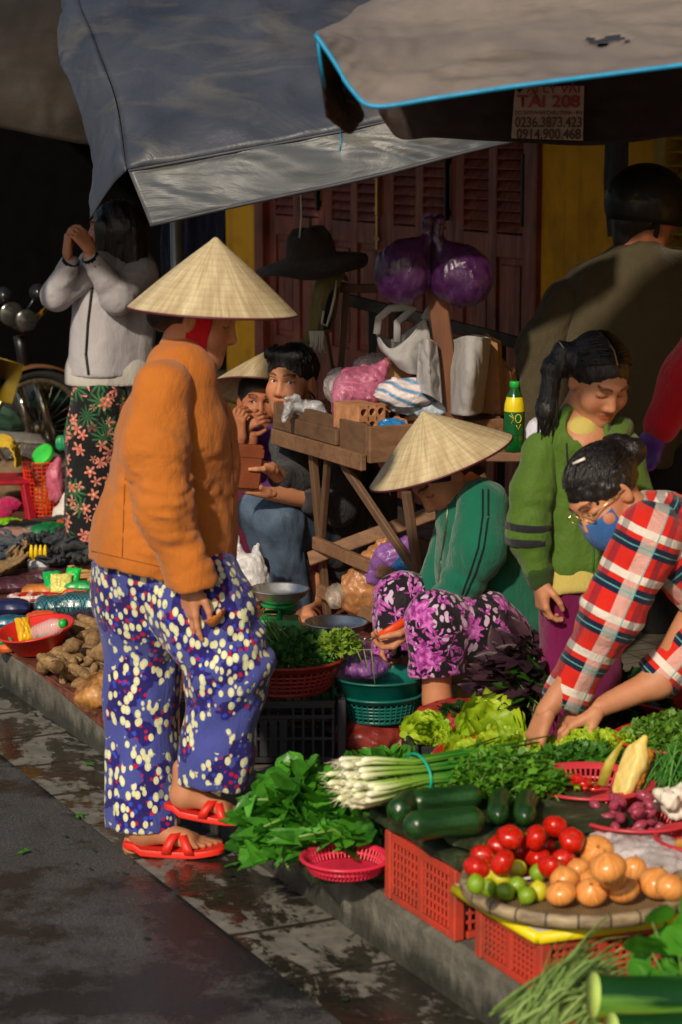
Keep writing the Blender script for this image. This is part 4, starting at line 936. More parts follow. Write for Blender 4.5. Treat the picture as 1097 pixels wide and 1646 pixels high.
# ================================================================ PERSON: man in olive jacket and helmet
def build_olive():
    Y = 8.0; q = lambda x, y, d=0.: W(x, y, Y + d)
    g0 = q(1020, 1000, 0); g0.z = KH
    p = Person('man in black helmet and olive jacket standing with his back turned', g0, skin=SKIN_D)
    p.head(q(1043, 345), (.93, .15, -.25), (0, 0, 1), 1.0, eyes='closed')
    p.flesh([('c', q(1030, 380), q(1020, 430), .06, .07, .03), ('c', q(1020, 460), q(1010, 700), .13, .13, .05), ('c', q(1000, 490), q(915, 495), .05, .04, .03), ('c', q(915, 495), q(856, 600), .04, .035, .03), ('c', q(853, 600), q(850, 720, -.05), .04, .03, .02), ('c', q(1010, 690), Vector((g0.x - .1, g0.y, .2)), .06, .04, .03), ('c', q(1010, 690), Vector((g0.x + .1, g0.y, .2)), .06, .04, .03)])
    p.hand(q(850, 715, -.05), (.1, -.1, -1), (.9, .2, 0), 1)
    for dx in (-.1, .1): p.foot(Vector((g0.x + dx, g0.y, KH + .002)), (.3, 1, 0))
    p.part('hair', tf([('e', (0, -.03, .0), (.084, .095, .10), None, .02), ('c', (0, -.06, -.05), (0, -.055, -.10), .055, .045, .02), ('-e', (0, .085, -.03), (.08, .07, .10), None, .015)], p.hM, p.hc), HAIR, .006)
    # helmet
    M = p.hM; hl = p.hl
    mb = MB(); V = []; nu, nv = 40, 14
    for j in range(nv):
        for i in range(nu):
            a = 2 * math.pi * i / nu; el = math.pi / 2 * (1 - j / (nv - 1)) - .55 * (j / (nv - 1)) * (0.6 + .6 * (-math.cos(a) * .5 + .5))
            V.append(hl((math.cos(el) * math.sin(a) * .118, math.cos(el) * math.cos(a) * .140 - .015, .035 + math.sin(el) * .128))[:])
    mb.grid(V, nu, nv, closed_u=True)
    o = p.mesh('helmet', mb, basic('black_shell', (10, 9, 11), .6, .2, 20, coat=.15), thick=.02)
    mb = MB(); r_ = []
    for i in range(15):
        a = -.9 + 1.8 * i / 14
        for e in (0, .05): r_.append(hl((math.sin(a) * (.118 + e * .7), math.cos(a) * (.138 + e * 1.1) - .015, .045 - e * .35))[:])
    mb.grid(r_, 2, 15); p.mesh('visor', mb, basic('visor_dark', (20, 18, 20), .2), thick=.004, parent=o)
    mb = MB(); pts = [hl((math.cos(e_) * -.121 * .8, -math.cos(e_) * .10 * .9 - .015, .035 + math.sin(e_) * .131)) for e_ in np.linspace(.0, 1.4, 10)]; mb.tube(pts, .006, 6, flat=.4); p.mesh('helmet_stripe', mb, basic('red_stripe', (150, 26, 24), .35), parent=o)
    mb = MB()
    for s_ in (-1, 1): mb.tube([hl((s_ * .112, -.005, .03)), hl((s_ * .085, .02, -.05)), hl((0, .045, -.125))], .009, 6, flat=.3)
    p.mesh('helmet_strap', mb, basic('strap_black', (12, 12, 14), .7), parent=o)
    om = cloth('olive_canvas', (74, 66, 47), fold=.35, fsc=(9, 9, 5), rough=.8, var=.2)
    n = fold(.12, .014, (.1, 0, 1), 31, .004)
    p.part('jacket', [('c', q(958, 470), q(948, 640), .12, .145, .06), ('c', q(1085, 462, .02), q(1080, 640, .02), .14, .155, .06), ('c', q(1020, 460), q(1010, 650), .15, .17, .06), ('c', q(1028, 420), q(1032, 392), .10, .072, .05), ('c', q(1010, 650), q(1005, 730), .2, .2, .05), ('cut', q(1005, 745), (0, 0, -1), .4)], om, .011, n)
    p.part('sleeve', [('c', q(912, 482, -.02), q(874, 560, -.03), .080, .076, .06), ('c', q(868, 560, -.03), q(857, 690, -.07), .082, .062, .05)], om, .010, fold(.07, .010, (.6, 0, .4), 33, .003))
    p.part('sleeve', [('c', q(1140, 470, .02), q(1175, 600, .0), .095, .082, .06), ('c', q(1175, 600, 0), q(1160, 700, -.1), .082, .062, .05)], om, .012, n)
    p.part('trousers', [('c', q(965, 740), q(965, 985), .13, .09, .04), ('c', q(1055, 740), q(1055, 985), .13, .09, .04)], cloth('black_trousers', (22, 22, 26), fold=.3), .014, fold(.1, .008, (0, 0, 1)))
    p.done()

# ================================================================ PERSON: red sleeve and purple glove
def build_red():
    Y = 6.5; q = lambda x, y, d=0.: W(x, y, Y + d)
    g0 = q(1210, 1200, 0); g0.z = KH
    p = Person('person at the right edge in a red sleeve and purple rubber glove', g0)
    p.head(q(1200, 430), (-.9, -.3, -.3), (0, 0, 1), 1.0, eyes='closed')
    p.flesh([('c', q(1205, 490), q(1210, 540), .055, .06, .03), ('c', q(1210, 560), q(1215, 800), .11, .13, .05), ('c', q(1185, 850), q(1190, 1180), .08, .045, .03), ('c', q(1250, 850), q(1250, 1180), .08, .045, .03)])
    for dx in (-.05, .1): p.foot(Vector((g0.x + dx, g0.y + .02, KH + .002)), (-.8, -.4, 0))
    p.part('hair', tf([('e', (0, -.022, .036), (.084, .10, .088), None, .02), ('-e', (0, .09, -.03), (.07, .06, .085), None, .015)], p.hM, p.hc), HAIR, .009)
    rm = cloth('red_fleece', (196, 12, 30), fold=.3, fsc=(12, 12, 6), sheen=.3); n = fold(.07, .008, (.3, 0, 1), 41)
    p.part('jacket', [('c', q(1180, 570), q(1190, 800), .12, .14, .05), ('c', q(1245, 570), q(1240, 800), .12, .14, .05)], rm, .013, n)
    p.part('sleeve', [('c', q(1150, 545, -.06), q(1108, 610, -.1), .082, .070, .05), ('c', q(1108, 610, -.1), q(1064, 684, -.1), .070, .052, .05)], rm, .008, n)
    M = frame(q(1044, 740, -.1) - q(1058, 690, -.1), (-.8, -.5, -.1)); V, F = sdf_mesh(hand_prims(1, (.4, .6, .4), .06, .3) + [('c', (0, -.03, 0), (0, .02, 0), .036, .03, .02)], .0034)
    mb = MB(); mb.add(V @ np.array(M).T + np.array(q(1058, 695, -.1)), F); p.mesh('glove', mb, basic('purple_rubber', (92, 44, 130), .4, .12, 12, .3, 90))
    p.part('trousers', [('c', q(1185, 820), q(1190, 1180), .12, .08, .04), ('c', q(1250, 820), q(1250, 1180), .12, .08, .04)], _mc['dark_trousers'], .014)
    p.done()
# ================================================================ GROUND
def quadS(mb, a0, a1, b0, b1, z, n=1):
    P = [S(a0, b0, z), S(a1, b0, z), S(a1, b1, z), S(a0, b1, z)]; mb.add([p[:] for p in P], [(0, 3, 2, 1)])
def build_ground():
    # wet asphalt road
    t = T('wet_asphalt'); co = t.co()
    gr = t.noise(140, co, detail=4); pat = t.noise(1.6, co, detail=6, rough=.62, dist=.6); fine = t.noise(9, co, detail=5, rough=.7)
    m = t.math('ADD', t.math('MULTIPLY', pat, .65), t.math('MULTIPLY', fine, .35))
    wet = t.ramp(m, [(.455, 1.), (.53, 0.)])
    dry = t.ramp(gr, [(.3, (.042, .042, .044)), (.7, (.092, .090, .090))])
    dry = t.mix(t.step(t.vor(170, co), .36, .2), dry, (.16, .155, .145)); dry = t.mix(t.ramp(t.noise(3.5, co, detail=5), [(.4, 0), (.7, .6)]), dry, (.045, .042, .038))
    t.set(col=t.mix(wet, dry, t.mix(1., dry, (.30, .30, .32), 'MULTIPLY')), rough=t.ramp(wet, [(0, .62), (.7, .22), (1, .30)]), spec=.2)
    t.bump(t.math('MULTIPLY', t.math('ADD', gr, t.math('MULTIPLY', fine, .5)), t.math('SUBTRACT', 1.0, t.math('MULTIPLY', wet, .7))), .5, .006)
    mb = MB(); quadS(mb, -40, 60, -30, 8, 0); struct(mb.build('road', t.m, smooth=False))
    # gutter of concrete slabs, half under water
    t = T('gutter_slabs'); co = t.map(t.co(), rot=(0, 0, -KROT)); v = t.sep(co)
    jo = t.math('ABSOLUTE', t.math('SUBTRACT', t.math('FRACT', t.math('MULTIPLY', t.math('ADD', v[1], t.math('MULTIPLY', t.noise(6), .02)), 3.1)), .5))
    joint = t.step(jo, .455, .485)
    m = t.math('ADD', t.math('MULTIPLY', t.noise(1, t.map(co, (7, 3.4, 1)), detail=6, rough=.65, dist=1.2), .75), t.math('MULTIPLY', t.noise(24, detail=4), .25))
    wet = t.math('MAXIMUM', t.ramp(m, [(.49, 1.), (.545, 0.)]), joint)
    dry = t.ramp(t.noise(16, detail=6, rough=.7), [(.3, (.10, .095, .082)), (.7, (.23, .215, .185))])
    t.set(col=t.mix(wet, dry, t.mix(1., dry, (.16, .155, .14), 'MULTIPLY')), rough=t.ramp(wet, [(0, .7), (.7, .2), (1, .05)]), spec=.45)
    t.bump(t.math('SUBTRACT', t.noise(60, detail=4), t.math('MULTIPLY', joint, 2.)), .35, .004)
    mb = MB(); quadS(mb, -6, 16, -.275, 0, .006); struct(mb.build('gutter', t.m, smooth=False))
    # kerb stone
    t = T('kerb_concrete'); n = t.noise(5, detail=7, rough=.68); c = t.ramp(n, [(.3, (.045, .043, .035)), (.5, (.13, .122, .10)), (.72, (.30, .28, .235))])
    z = t.sep(t.nd('NewGeometry').outputs['Position'])[2]
    st = t.noise(1, t.map(t.co(), (16, 16, 3)), detail=5)
    damp = t.math('MULTIPLY', t.step(t.math('SUBTRACT', .16, t.math('ADD', z, t.math('MULTIPLY', st, .16))), .0, .045), .8)
    t.set(col=t.mix(damp, c, (.022, .024, .017)), rough=t.ramp(damp, [(0, .85), (1, .35)])); t.bump(t.noise(45, detail=6, rough=.7), .8, .014)
    mb = MB(); a = -4.5; r_ = random.Random(4)
    while a < 16:
        L = .80; mb.box(S(a + L / 2, .085, KH / 2 - .03), (.17, L - .012, KH + .06), KROT, None, .014); a += L
    struct(mb.build('kerb', t.m, smooth='auto'))
    # pavement
    t = T('pavement_tiles'); co = t.map(t.co(), rot=(0, 0, -KROT)); br = t.nd('TexBrick'); t.put(br.inputs['Vector'], co)
    br.inputs['Scale'].default_value = 3.2; br.inputs['Color1'].default_value = (.16, .14, .115, 1); br.inputs['Color2'].default_value = (.20, .175, .14, 1); br.inputs['Mortar'].default_value = (.05, .045, .04, 1); br.inputs['Mortar Size'].default_value = .012; br.offset = 0
    t.set(col=t.mix(1., br.outputs[0], t.ramp(t.noise(5, detail=6), [(.3, .4), (.7, 1.1)]), 'MULTIPLY'), rough=t.ramp(t.noise(4, detail=4), [(.35, .3), (.6, .75)])); t.bump(t.noise(50, detail=4), .3, .004)
    mb = MB(); quadS(mb, -4.5, 16, .168, 2.6, KH - .006); struct(mb.build('sidewalk', t.m, smooth=False))

# ================================================================ HOUSE FRONT
FB = 2.62
def boxS(mb, a0, a1, b0, b1, z0, z1, bevel=0):
    return mb.box(S((a0 + a1) / 2, (b0 + b1) / 2, (z0 + z1) / 2), (abs(b1 - b0), abs(a1 - a0), z1 - z0), KROT, None, bevel)
def build_house():
    t = T('yellow_plaster'); n = t.noise(3, detail=7, rough=.65); c = t.ramp(n, [(.25, srgb((168, 116, 12))), (.5, srgb((226, 162, 18))), (.8, srgb((240, 186, 44)))])
    z = t.sep(t.nd('NewGeometry').outputs['Position'])[2]
    dirt = t.math('MULTIPLY', t.step(t.math('SUBTRACT', 1.0, t.math('ADD', z, t.math('MULTIPLY', t.noise(5), .8))), .0, .4), .7)
    str_ = t.ramp(t.noise(1, t.map(t.co(), (9, 9, .7)), detail=4), [(.5, 0), (.8, .55)])
    c = t.mix(str_, c, srgb((104, 78, 22)))
    t.set(col=t.mix(dirt, c, srgb((84, 72, 42))), rough=.9); t.bump(t.noise(40, detail=5), .3, .004)
    wallm = t.m
    house = empty('house', S(4, FB, 0), 'yellow plastered house front behind the market stalls', 'house')
    def hp(mb, name, m, smooth=False, **k): o = mb.build(name, m, house, smooth, world=True, **k); return o
    mb = MB()
    for a0, a1, z0, z1 in ((-3.5, 3.03, 0, 3.6), (3.03, 5.92, 2.62, 3.6), (5.92, 6.36, 0, 3.6), (6.36, 11.4, 2.5, 3.6), (11.4, 14, 0, 3.6)): boxS(mb, a0 + .0, a1 - .0, FB, FB + .22, z0, z1)
    hp(mb, 'wall', wallm)
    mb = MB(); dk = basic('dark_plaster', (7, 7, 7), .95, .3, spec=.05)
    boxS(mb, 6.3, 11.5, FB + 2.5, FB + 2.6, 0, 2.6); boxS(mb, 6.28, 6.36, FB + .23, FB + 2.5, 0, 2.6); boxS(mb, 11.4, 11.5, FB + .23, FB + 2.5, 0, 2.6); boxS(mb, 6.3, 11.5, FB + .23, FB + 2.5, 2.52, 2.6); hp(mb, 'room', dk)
    mb = MB(); boxS(mb, -3.5, 14, FB - .75, FB + .3, 3.6, 3.72); boxS(mb, -3.5, 6.3, FB - 1.5, FB - .002, 2.75, 2.80); hp(mb, 'roof_and_shade_porch', basic('roof_tile', (92, 52, 40), .8))  # upper slab is the eave; lower one an unseen porch added for shade
    mb = MB(); boxS(mb, -3.5, 3.0, FB - .012, FB, 0.14, .5); hp(mb, 'plinth', basic('plinth_grey', (90, 84, 74), .9, .3, 5))
    # timber louvred doors
    door = empty('louvred_door', S(4.5, FB, KH), 'tall maroon folding door with louvred panels behind the wooden tray', 'door')
    t = T('maroon_paint'); n = t.noise(6, detail=5); t.set(col=t.mix(t.ramp(t.noise(1, t.map(t.co(), (30, 30, 4)), detail=5), [(.45, 0), (.75, .6)]), t.ramp(n, [(.3, srgb((88, 34, 26))), (.7, srgb((144, 64, 46)))]), srgb((170, 116, 88))), rough=.5); t.bump(t.noise(1, t.map(t.co(), (60, 60, 6)), detail=4), .3, .003)
    mp = t.m; dm = basic('gap_shade', (14, 8, 8), .9)
    mb = MB(); boxS(mb, 3.03, 3.13, FB - .03, FB + .1, KH, 2.62, .006); boxS(mb, 5.82, 5.92, FB - .03, FB + .1, KH, 2.62, .006); boxS(mb, 3.13, 5.82, FB - .03, FB + .1, 2.52, 2.62, .006)
    mb.build('door_frame', mp, door, 'auto', world=True)
    mb = MB(); boxS(mb, 3.1, 5.9, FB + .11, FB + .14, KH, 2.62); mb.build('gap_shade_sheet', dm, door, False, world=True)  # dark sheet in place of the shade behind the louvres
    w4 = (5.82 - 3.13) / 4; bl = basic('black_iron', (16, 15, 16), .4, metal=.4); br = basic('brass', (170, 140, 90), .35, .3, metal=.9)
    for k in range(4):
        a0 = 3.13 + k * w4 + .004; a1 = a0 + w4 - .008; mb = MB(); f0, f1 = FB + .012, FB + .052
        st = .075
        for x0, x1 in ((a0, a0 + st), ((a0 + a1) / 2 - .035, (a0 + a1) / 2 + .035), (a1 - st, a1)): boxS(mb, x0, x1, f0, f1, KH + .02, 2.5, .004)
        for z0, z1 in ((KH + .02, KH + .14), (.72, .82), (1.34, 1.44), (2.38, 2.5)):
            for x0, x1 in ((a0 + st, (a0 + a1) / 2 - .035), ((a0 + a1) / 2 + .035, a1 - st)): boxS(mb, x0, x1, f0 + .003, f1 - .003, z0, z1, .003)
        for x0, x1 in ((a0 + st, (a0 + a1) / 2 - .035), ((a0 + a1) / 2 + .035, a1 - st)):
            z = 1.455
            while z < 2.37:
                m = Matrix.Rotation(R(-52), 4, 'Y'); mb.box(S((x0 + x1) / 2, (f0 + f1) / 2 - .004, z + .012), (.046, x1 - x0, .008), KROT, m, .002) ; z += .044
            for z0, z1 in ((KH + .14, .72), (.82, 1.34)):
                boxS(mb, x0, x1, f0 + .018, f0 + .03, z0, z1); boxS(mb, x0 + .03, x1 - .03, f0 + .006, f0 + .018, z0 + .03, z1 - .03, .005)
        leaf = mb.build('door_leaf', mp, door, 'auto', world=True)
        mb = MB(); boxS(mb, a0 + .03, a0 + .045, f0 - .03, f0 - .004, 1.48, 1.78, .004); boxS(mb, a0 + .026, a0 + .05, f0 - .006, f0, 1.5, 1.53); boxS(mb, a0 + .026, a0 + .05, f0 - .006, f0, 1.73, 1.76)
        h = mb.build('handle', bl if k != 2 else br, door, 'auto', world=True); h.parent = leaf
        if k == 2:
            mb = MB(); p0, p1 = S(a0 + .06, f0 - .01, 1.32), S(a0 + .06, f0 - .01, 1.72); mb.tube([p0, p1], .008, 8)
            for zz in (1.36, 1.5, 1.64): boxS(mb, a0 + .035, a0 + .085, f0 - .018, f0, zz, zz + .02, .003)
            h = mb.build('bolt', br, door, 'auto', world=True); h.parent = leaf
    # yellow slatted shutter on the right
    sh = empty('slatted_shutter', S(1.7, FB - .05, 1.2), 'yellow slatted shutter at the upper right edge of the house wall', 'shutter')
    ym = basic('shutter_yellow', (176, 140, 40), .6); mb = MB()
    for i in range(26): mb.box(S(1.6, FB - .045, 1.06 + i * .05), (.045, .86, .009), KROT, Matrix.Rotation(R(-30), 4, 'Y'), .002)
    mb.build('slats', ym, sh, 'auto', world=True)
    mb = MB()
    for a in (1.14, 2.06): boxS(mb, a - .035, a + .035, FB - .075, FB - .004, 1.0, 2.4, .004)
    boxS(mb, 1.175, 2.025, FB - .072, FB - .006, 2.33, 2.4, .004); boxS(mb, 1.175, 2.025, FB - .072, FB - .006, 1.0, 1.05, .004); mb.build('shutter_frame', ym, sh, 'auto', world=True)

# ================================================================ CLOTH SHEETS
def sheet(ctrl, nu=70, nv=50, amp=.02, wl=.25, seed=1, stretch=None, amp2=.006):
    "smooth sheet through rows of 3-D control points, with folds across its normal"
    K = np.array([[p[:] for p in row] for row in ctrl])
    def cr(A, n):
        m = len(A); t = np.linspace(0, m - 1 - 1e-6, n); i = t.astype(int); f = (t - i)[:, None, None]
        g = lambda k: A[np.clip(k, 0, m - 1)]
        p0, p1, p2, p3 = g(i - 1), g(i), g(i + 1), g(i + 2)
        p0 = np.where((i == 0)[:, None, None], 2 * p1 - p2, p0); p3 = np.where((i + 2 > m - 1)[:, None, None], 2 * p2 - p1, p3)
        return .5 * (2 * p1 + (p2 - p0) * f + (2 * p0 - 5 * p1 + 4 * p2 - p3) * f ** 2 + (3 * p1 - p0 - 3 * p2 + p3) * f ** 3)
    A = cr(K, nv); A = cr(A.transpose(1, 0, 2), nu).transpose(1, 0, 2)
    du = np.gradient(A, axis=1); dv = np.gradient(A, axis=0); N = np.cross(du, dv); N /= np.linalg.norm(N, axis=-1, keepdims=True) + 1e-9
    P = A.reshape(-1, 3); Q = P * (np.array(stretch) if stretch is not None else 1)
    d = amp * ridge(Q, wl, seed) + amp2 * wob(Q, wl * .3, seed + 9, 1.5)
    ii, jj = np.meshgrid(np.linspace(0, 1, nu), np.linspace(0, 1, nv))
    ed = np.minimum(np.minimum(ii, 1 - ii), np.minimum(jj, 1 - jj)).ravel(); d = d * np.clip(ed / .05, 0, 1)
    P = P + N.reshape(-1, 3) * d[:, None]
    return P.reshape(nv, nu, 3)
def put_sheet(A, name, mat, parent, thick=.003, mb=None):
    b = MB(); b.grid(A.reshape(-1, 3), A.shape[1], A.shape[0]); return b.build(name, mat, parent, True, world=True, thick=thick)
def tarpmat(name, c1, c2, stain, rough=.45, bsc=(3, 3, 3), st=.55):
    t = T(name); co = t.co(); n = t.noise(1.8, co, detail=7, rough=.62, dist=.8); f = t.noise(1, t.map(co, (2.2, 2.2, 7), (.0, .35, .3)), detail=6, rough=.6, dist=.9)
    c = t.ramp(n, [(.3, srgb(c1)), (.7, srgb(c2))]); c = t.mix(t.ramp(f, [(.52, 0), (.80, st)]), c, srgb(stain))
    t.set(col=c, rough=t.ramp(t.noise(6, detail=5), [(.3, rough - .1), (.7, rough + .18)]), spec=.4)
    t.bump(t.math('ADD', t.noise(1, t.map(co, bsc), detail=6, rough=.62, dist=1.4), t.math('MULTIPLY', t.noise(320, detail=1), .012)), .2, .05); return t.m
def build_awnings():
    Wp = W
    bm = tarpmat('blue_grey_tarp', (44, 49, 62), (68, 73, 86), (118, 112, 94), .42)
    u = empty('market_awning', Wp(300, 300, 7.6), 'large blue-grey tarpaulin awning sagging across the upper left', 'awning'); u.location.z = KH
    top = [[Wp(203, 272, 7.10), Wp(380, 240, 7.10), Wp(560, 206, 7.10), Wp(730, 168, 7.1), Wp(880, 135, 7.15), Wp(1150, 100, 7.15)],  # last point of every row: unseen stretch added to shade the helmeted man
           [Wp(188, 165, 7.3), Wp(380, 130, 7.35), Wp(560, 105, 7.4), Wp(730, 75, 7.4), Wp(900, 50, 7.4), Wp(1160, 30, 7.4)],
           [Wp(150, 60, 7.6), Wp(360, 30, 7.7), Wp(560, 10, 7.7), Wp(740, -20, 7.7), Wp(900, -50, 7.7), Wp(1170, -60, 7.7)],
           [Wp(125, -10, 7.9), Wp(340, -60, 8.1), Wp(560, -90, 8.1), Wp(740, -120, 8.1), Wp(900, -140, 8.1), Wp(1180, -150, 8.1)],
           [Wp(150, -110, 8.4), Wp(340, -180, 8.7), Wp(560, -230, 8.8), Wp(740, -240, 8.8), Wp(900, -230, 8.8), Wp(1180, -230, 8.8)]]
    A = sheet(top, 90, 60, .026, .75, 3, (1, 1, 2.2)); put_sheet(A, 'canopy', bm, u)
    back = [[Wp(150, -110, 8.4), Wp(340, -180, 8.7), Wp(560, -230, 8.8), Wp(740, -240, 8.8), Wp(900, -230, 8.8)],
            [Wp(150, -40, 9.3), Wp(340, -90, 9.5), Wp(560, -120, 9.6), Wp(740, -120, 9.6), Wp(900, -110, 9.6)],
            [Wp(160, 60, 10.0), Wp(340, 40, 10.3), Wp(560, 40, 10.3), Wp(740, 40, 10.3), Wp(900, 40, 10.3)]]
    put_sheet(sheet(back, 50, 24, .02, .5, 5), 'rear_canopy', bm, u)
    side = [[Wp(203, 274, 7.09), Wp(186, 165, 7.29), Wp(150, 60, 7.59), Wp(128, -10, 7.9), Wp(150, -110, 8.4)],
            [Wp(178, 300, 7.15), Wp(164, 200, 7.35), Wp(128, 100, 7.6), Wp(112, 20, 7.9), Wp(130, -90, 8.4)],
            [Wp(144, 352, 7.20), Wp(150, 250, 7.40), Wp(118, 150, 7.55), Wp(93, 72, 7.85), Wp(112, -60, 8.4)]]
    A = sheet(side, 60, 26, .016, .30, 8, (1, 1, .4), .006); put_sheet(A, 'side_flap', bm, u)
    fr = [[Wp(206, 275, 7.085), Wp(380, 243, 7.085), Wp(560, 209, 7.085), Wp(730, 171, 7.085), Wp(880, 139, 7.13)],
          [Wp(225, 322, 7.06), Wp(390, 288, 7.05), Wp(560, 252, 7.05), Wp(730, 212, 7.05), Wp(880, 190, 7.1)],
          [Wp(241, 362, 7.05), Wp(415, 323, 7.02), Wp(600, 284, 7.03), Wp(760, 242, 7.04), Wp(880, 215, 7.1)]]
    A = sheet(fr, 90, 22, .012, .30, 12, (.7, 1, 2.), .004); put_sheet(A, 'valance', tarpmat('grey_tarp', (62, 68, 78), (92, 96, 100), (140, 132, 104), .42, (2, 2, 6)), u)
    mb = MB(); mb.tube([p for p in A[-1][::6]], .006, 6); mb.tube([p for p in sheet(fr, 90, 22, .012, .30, 12, (.7, 1, 2.), .004)[0][::6]], .005, 6); mb.build('hem', basic('tarp_hem', (60, 62, 70), .6), u, world=True)
    mb = MB(); mb.tube([Vector((-.55, 7.75, KH)), Vector((-.55, 7.75, 2.05))], .02, 12); mb.build('pole', basic('galvanised', (120, 120, 116), .4, .2, metal=.7), u, world=True)
    # big tan umbrella on the right
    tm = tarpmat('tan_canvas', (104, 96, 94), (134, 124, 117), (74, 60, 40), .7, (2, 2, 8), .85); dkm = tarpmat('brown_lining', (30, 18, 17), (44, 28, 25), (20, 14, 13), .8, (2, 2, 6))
    m2 = empty('market_umbrella', Vector((1.25, 5.6, KH)), 'tan canvas market umbrella with bright cyan piping at the upper right', 'umbrella')
    ne = [(507, 56), (532, 92), (568, 146), (604, 171), (700, 158), (820, 140), (960, 122), (1110, 103), (1300, 80)]
    near = [Wp(x, y, 4.95 - .02 * i) for i, (x, y) in enumerate(ne)]
    r1 = [Wp(x, y, 5.05) for x, y in ((508, 54), (560, 70), (620, 85), (680, 90), (770, 85), (880, 75), (980, 66), (1110, 50), (1300, 30))]
    r2 = [Wp(x, y, 5.35) for x, y in ((512, 50), (590, 36), (660, 24), (740, 10), (840, -14), (930, -36), (1010, -54), (1120, -74), (1300, -90))]
    r3 = [Wp(x, y, 5.8) for x, y in ((560, 40), (640, -40), (740, -150), (820, -260), (900, -330), (980, -360), (1060, -370), (1160, -350), (1300, -300))]  # out-of-view apex raised so the canopy shades what stands behind
    A = sheet([near, r1, r2, r3], 110, 44, .010, .22, 21, (.8, 1, 2.4), .005)
    # torn hole in the canvas
    b = MB(); b.grid(A.reshape(-1, 3), A.shape[1], A.shape[0])
    hc = Wp(972, 66, 5.1); keep = []
    Vv = np.concatenate(b.v)
    for f in b.f:
        c = Vv[list(f)].mean(0); d = Vector(c) - hc
        if not (abs(d.x - .0) < .042 and abs(d.z - .006 * math.sin(d.x * 90)) < .008): keep.append(f)
    b.f = keep; b.build('canopy', tm, m2, True, world=True, thick=.003)
    mb = MB(); mb.tube([Vector(p) + Vector((0, -.004, 0)) for p in A[0][::2]], .0052, 8); mb.build('piping', basic('cyan_tape', (0, 140, 190), .5, .15, 30), m2, world=True)
    r4 = [Vector((p.x + .1, 6.35, p.z - .06)) for p in r3]
    far0 = [Wp(x, y, 6.3) for x, y in ((610, 60), (640, 60), (700, 50), (780, 40), (860, 30), (940, 20), (1020, 15), (1110, 10), (1300, 0))]
    put_sheet(sheet([r3, r4, far0], 80, 24, .01, .3, 23), 'rear_canopy', tm, m2)
    far = [[Wp(x, y - 0, 6.3) for x, y in ((600, 100), (640, 96), (700, 90), (780, 84), (860, 78), (940, 72), (1020, 68), (1110, 64), (1300, 50))],
           [Wp(x, y, 6.28) for x, y in ((608, 170), (645, 165), (700, 160), (780, 158), (860, 158), (940, 158), (1020, 155), (1110, 150), (1300, 140))],
           [Wp(x, y, 6.25) for x, y in ((616, 190), (643, 222), (700, 221), (780, 226), (860, 230), (940, 234), (1020, 228), (1110, 216), (1300, 205))]]
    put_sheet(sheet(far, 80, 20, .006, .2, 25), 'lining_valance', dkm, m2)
    fl = [[Wp(507, 62, 4.98), Wp(513, 110, 5.0), Wp(520, 160, 5.03), Wp(524, 188, 5.05)], [Wp(524, 85, 5.05), Wp(534, 130, 5.1), Wp(540, 175, 5.15), Wp(545, 205, 5.2)],
          [Wp(545, 115, 5.1), Wp(556, 150, 5.15), Wp(562, 185, 5.2), Wp(566, 214, 5.25)], [Wp(570, 150, 5.05), Wp(578, 165, 5.1), Wp(584, 176, 5.15), Wp(586, 184, 5.2)]]
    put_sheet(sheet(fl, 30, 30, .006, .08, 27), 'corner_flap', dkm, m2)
    mb = MB(); mb.tube([Wp(510, 62, 4.96), Wp(514, 95, 4.97), Wp(521, 140, 5.0)], .004, 6); mb.tube([Wp(548, 210, 5.2), Wp(550, 226, 5.2), Wp(546, 243, 5.2)], .003, 6); mb.build('loose_thread', _mc['cyan_tape'], m2, world=True)
    mb = MB(); mb.tube([Vector((1.25, 5.6, KH)), Vector((1.25, 5.6, 2.75))], .022, 12)
    mb.build('pole', _mc['galvanised'], m2, world=True)
    # printed label on the lining
    st = MB(); c = [(829, 140), (940, 138), (938, 226), (823, 222)]; cw = [Wp(x, y, 6.20) for x, y in c]
    st.add([p[:] for p in cw], [(0, 1, 2, 3)]); so = st.build('printed_label', basic('label_cloth', (150, 128, 118), .8, .15, 25), m2, False, world=True, thick=.002)
    ink = basic('red_ink', (120, 22, 28), .7); ink2 = basic('brown_ink', (60, 34, 34), .7)
    for i, (txt, y, hpx, m, wd) in enumerate((('ĐẠI LÝ VẢI', 149, 15, ink, 100), ('TÀI 208', 172, 25, ink, 100), ('DC: 257/9 PHAN CHÂU TRINH - ĐN', 184, 8, ink2, 106), ('0236.3873.423', 204, 21, ink2, 106), ('0914.900.468', 223, 21, ink2, 102))):
        cu = bpy.data.curves.new('lettering', 'FONT'); cu.body = txt; cu.align_x = 'CENTER'; o = bpy.data.objects.new('lettering', cu); C.objects.link(o); cu.materials.append(m)
        cu.size = .1; cu.offset = .0022; bpy.context.view_layer.update(); wid = max(o.dimensions.x, .01); s_ = 6.2 / 3720.
        p = Wp(883, y, 6.19); sx = wd * s_ / wid; sy = hpx * s_ / .094
        M = Matrix.Translation(p) @ Matrix.Rotation(R(90), 4, 'X') @ Matrix.Diagonal((sx, sy, 1, 1)); me = bpy.data.meshes.new_from_object(o); bpy.data.objects.remove(o); me.transform(Matrix.Translation(-m2.location) @ M)
        o = bpy.data.objects.new('lettering', me); C.objects.link(o); o.parent = so
    # brown awning on the left
    br = tarpmat('brown_tarp', (30, 26, 23), (46, 38, 32), (60, 48, 36), .8, (2, 2, 4)); b3 = empty('brown_awning', Wp(40, 230, 8.4), 'dark brown canvas awning drooping at the upper left corner', 'awning'); b3.location.z = KH
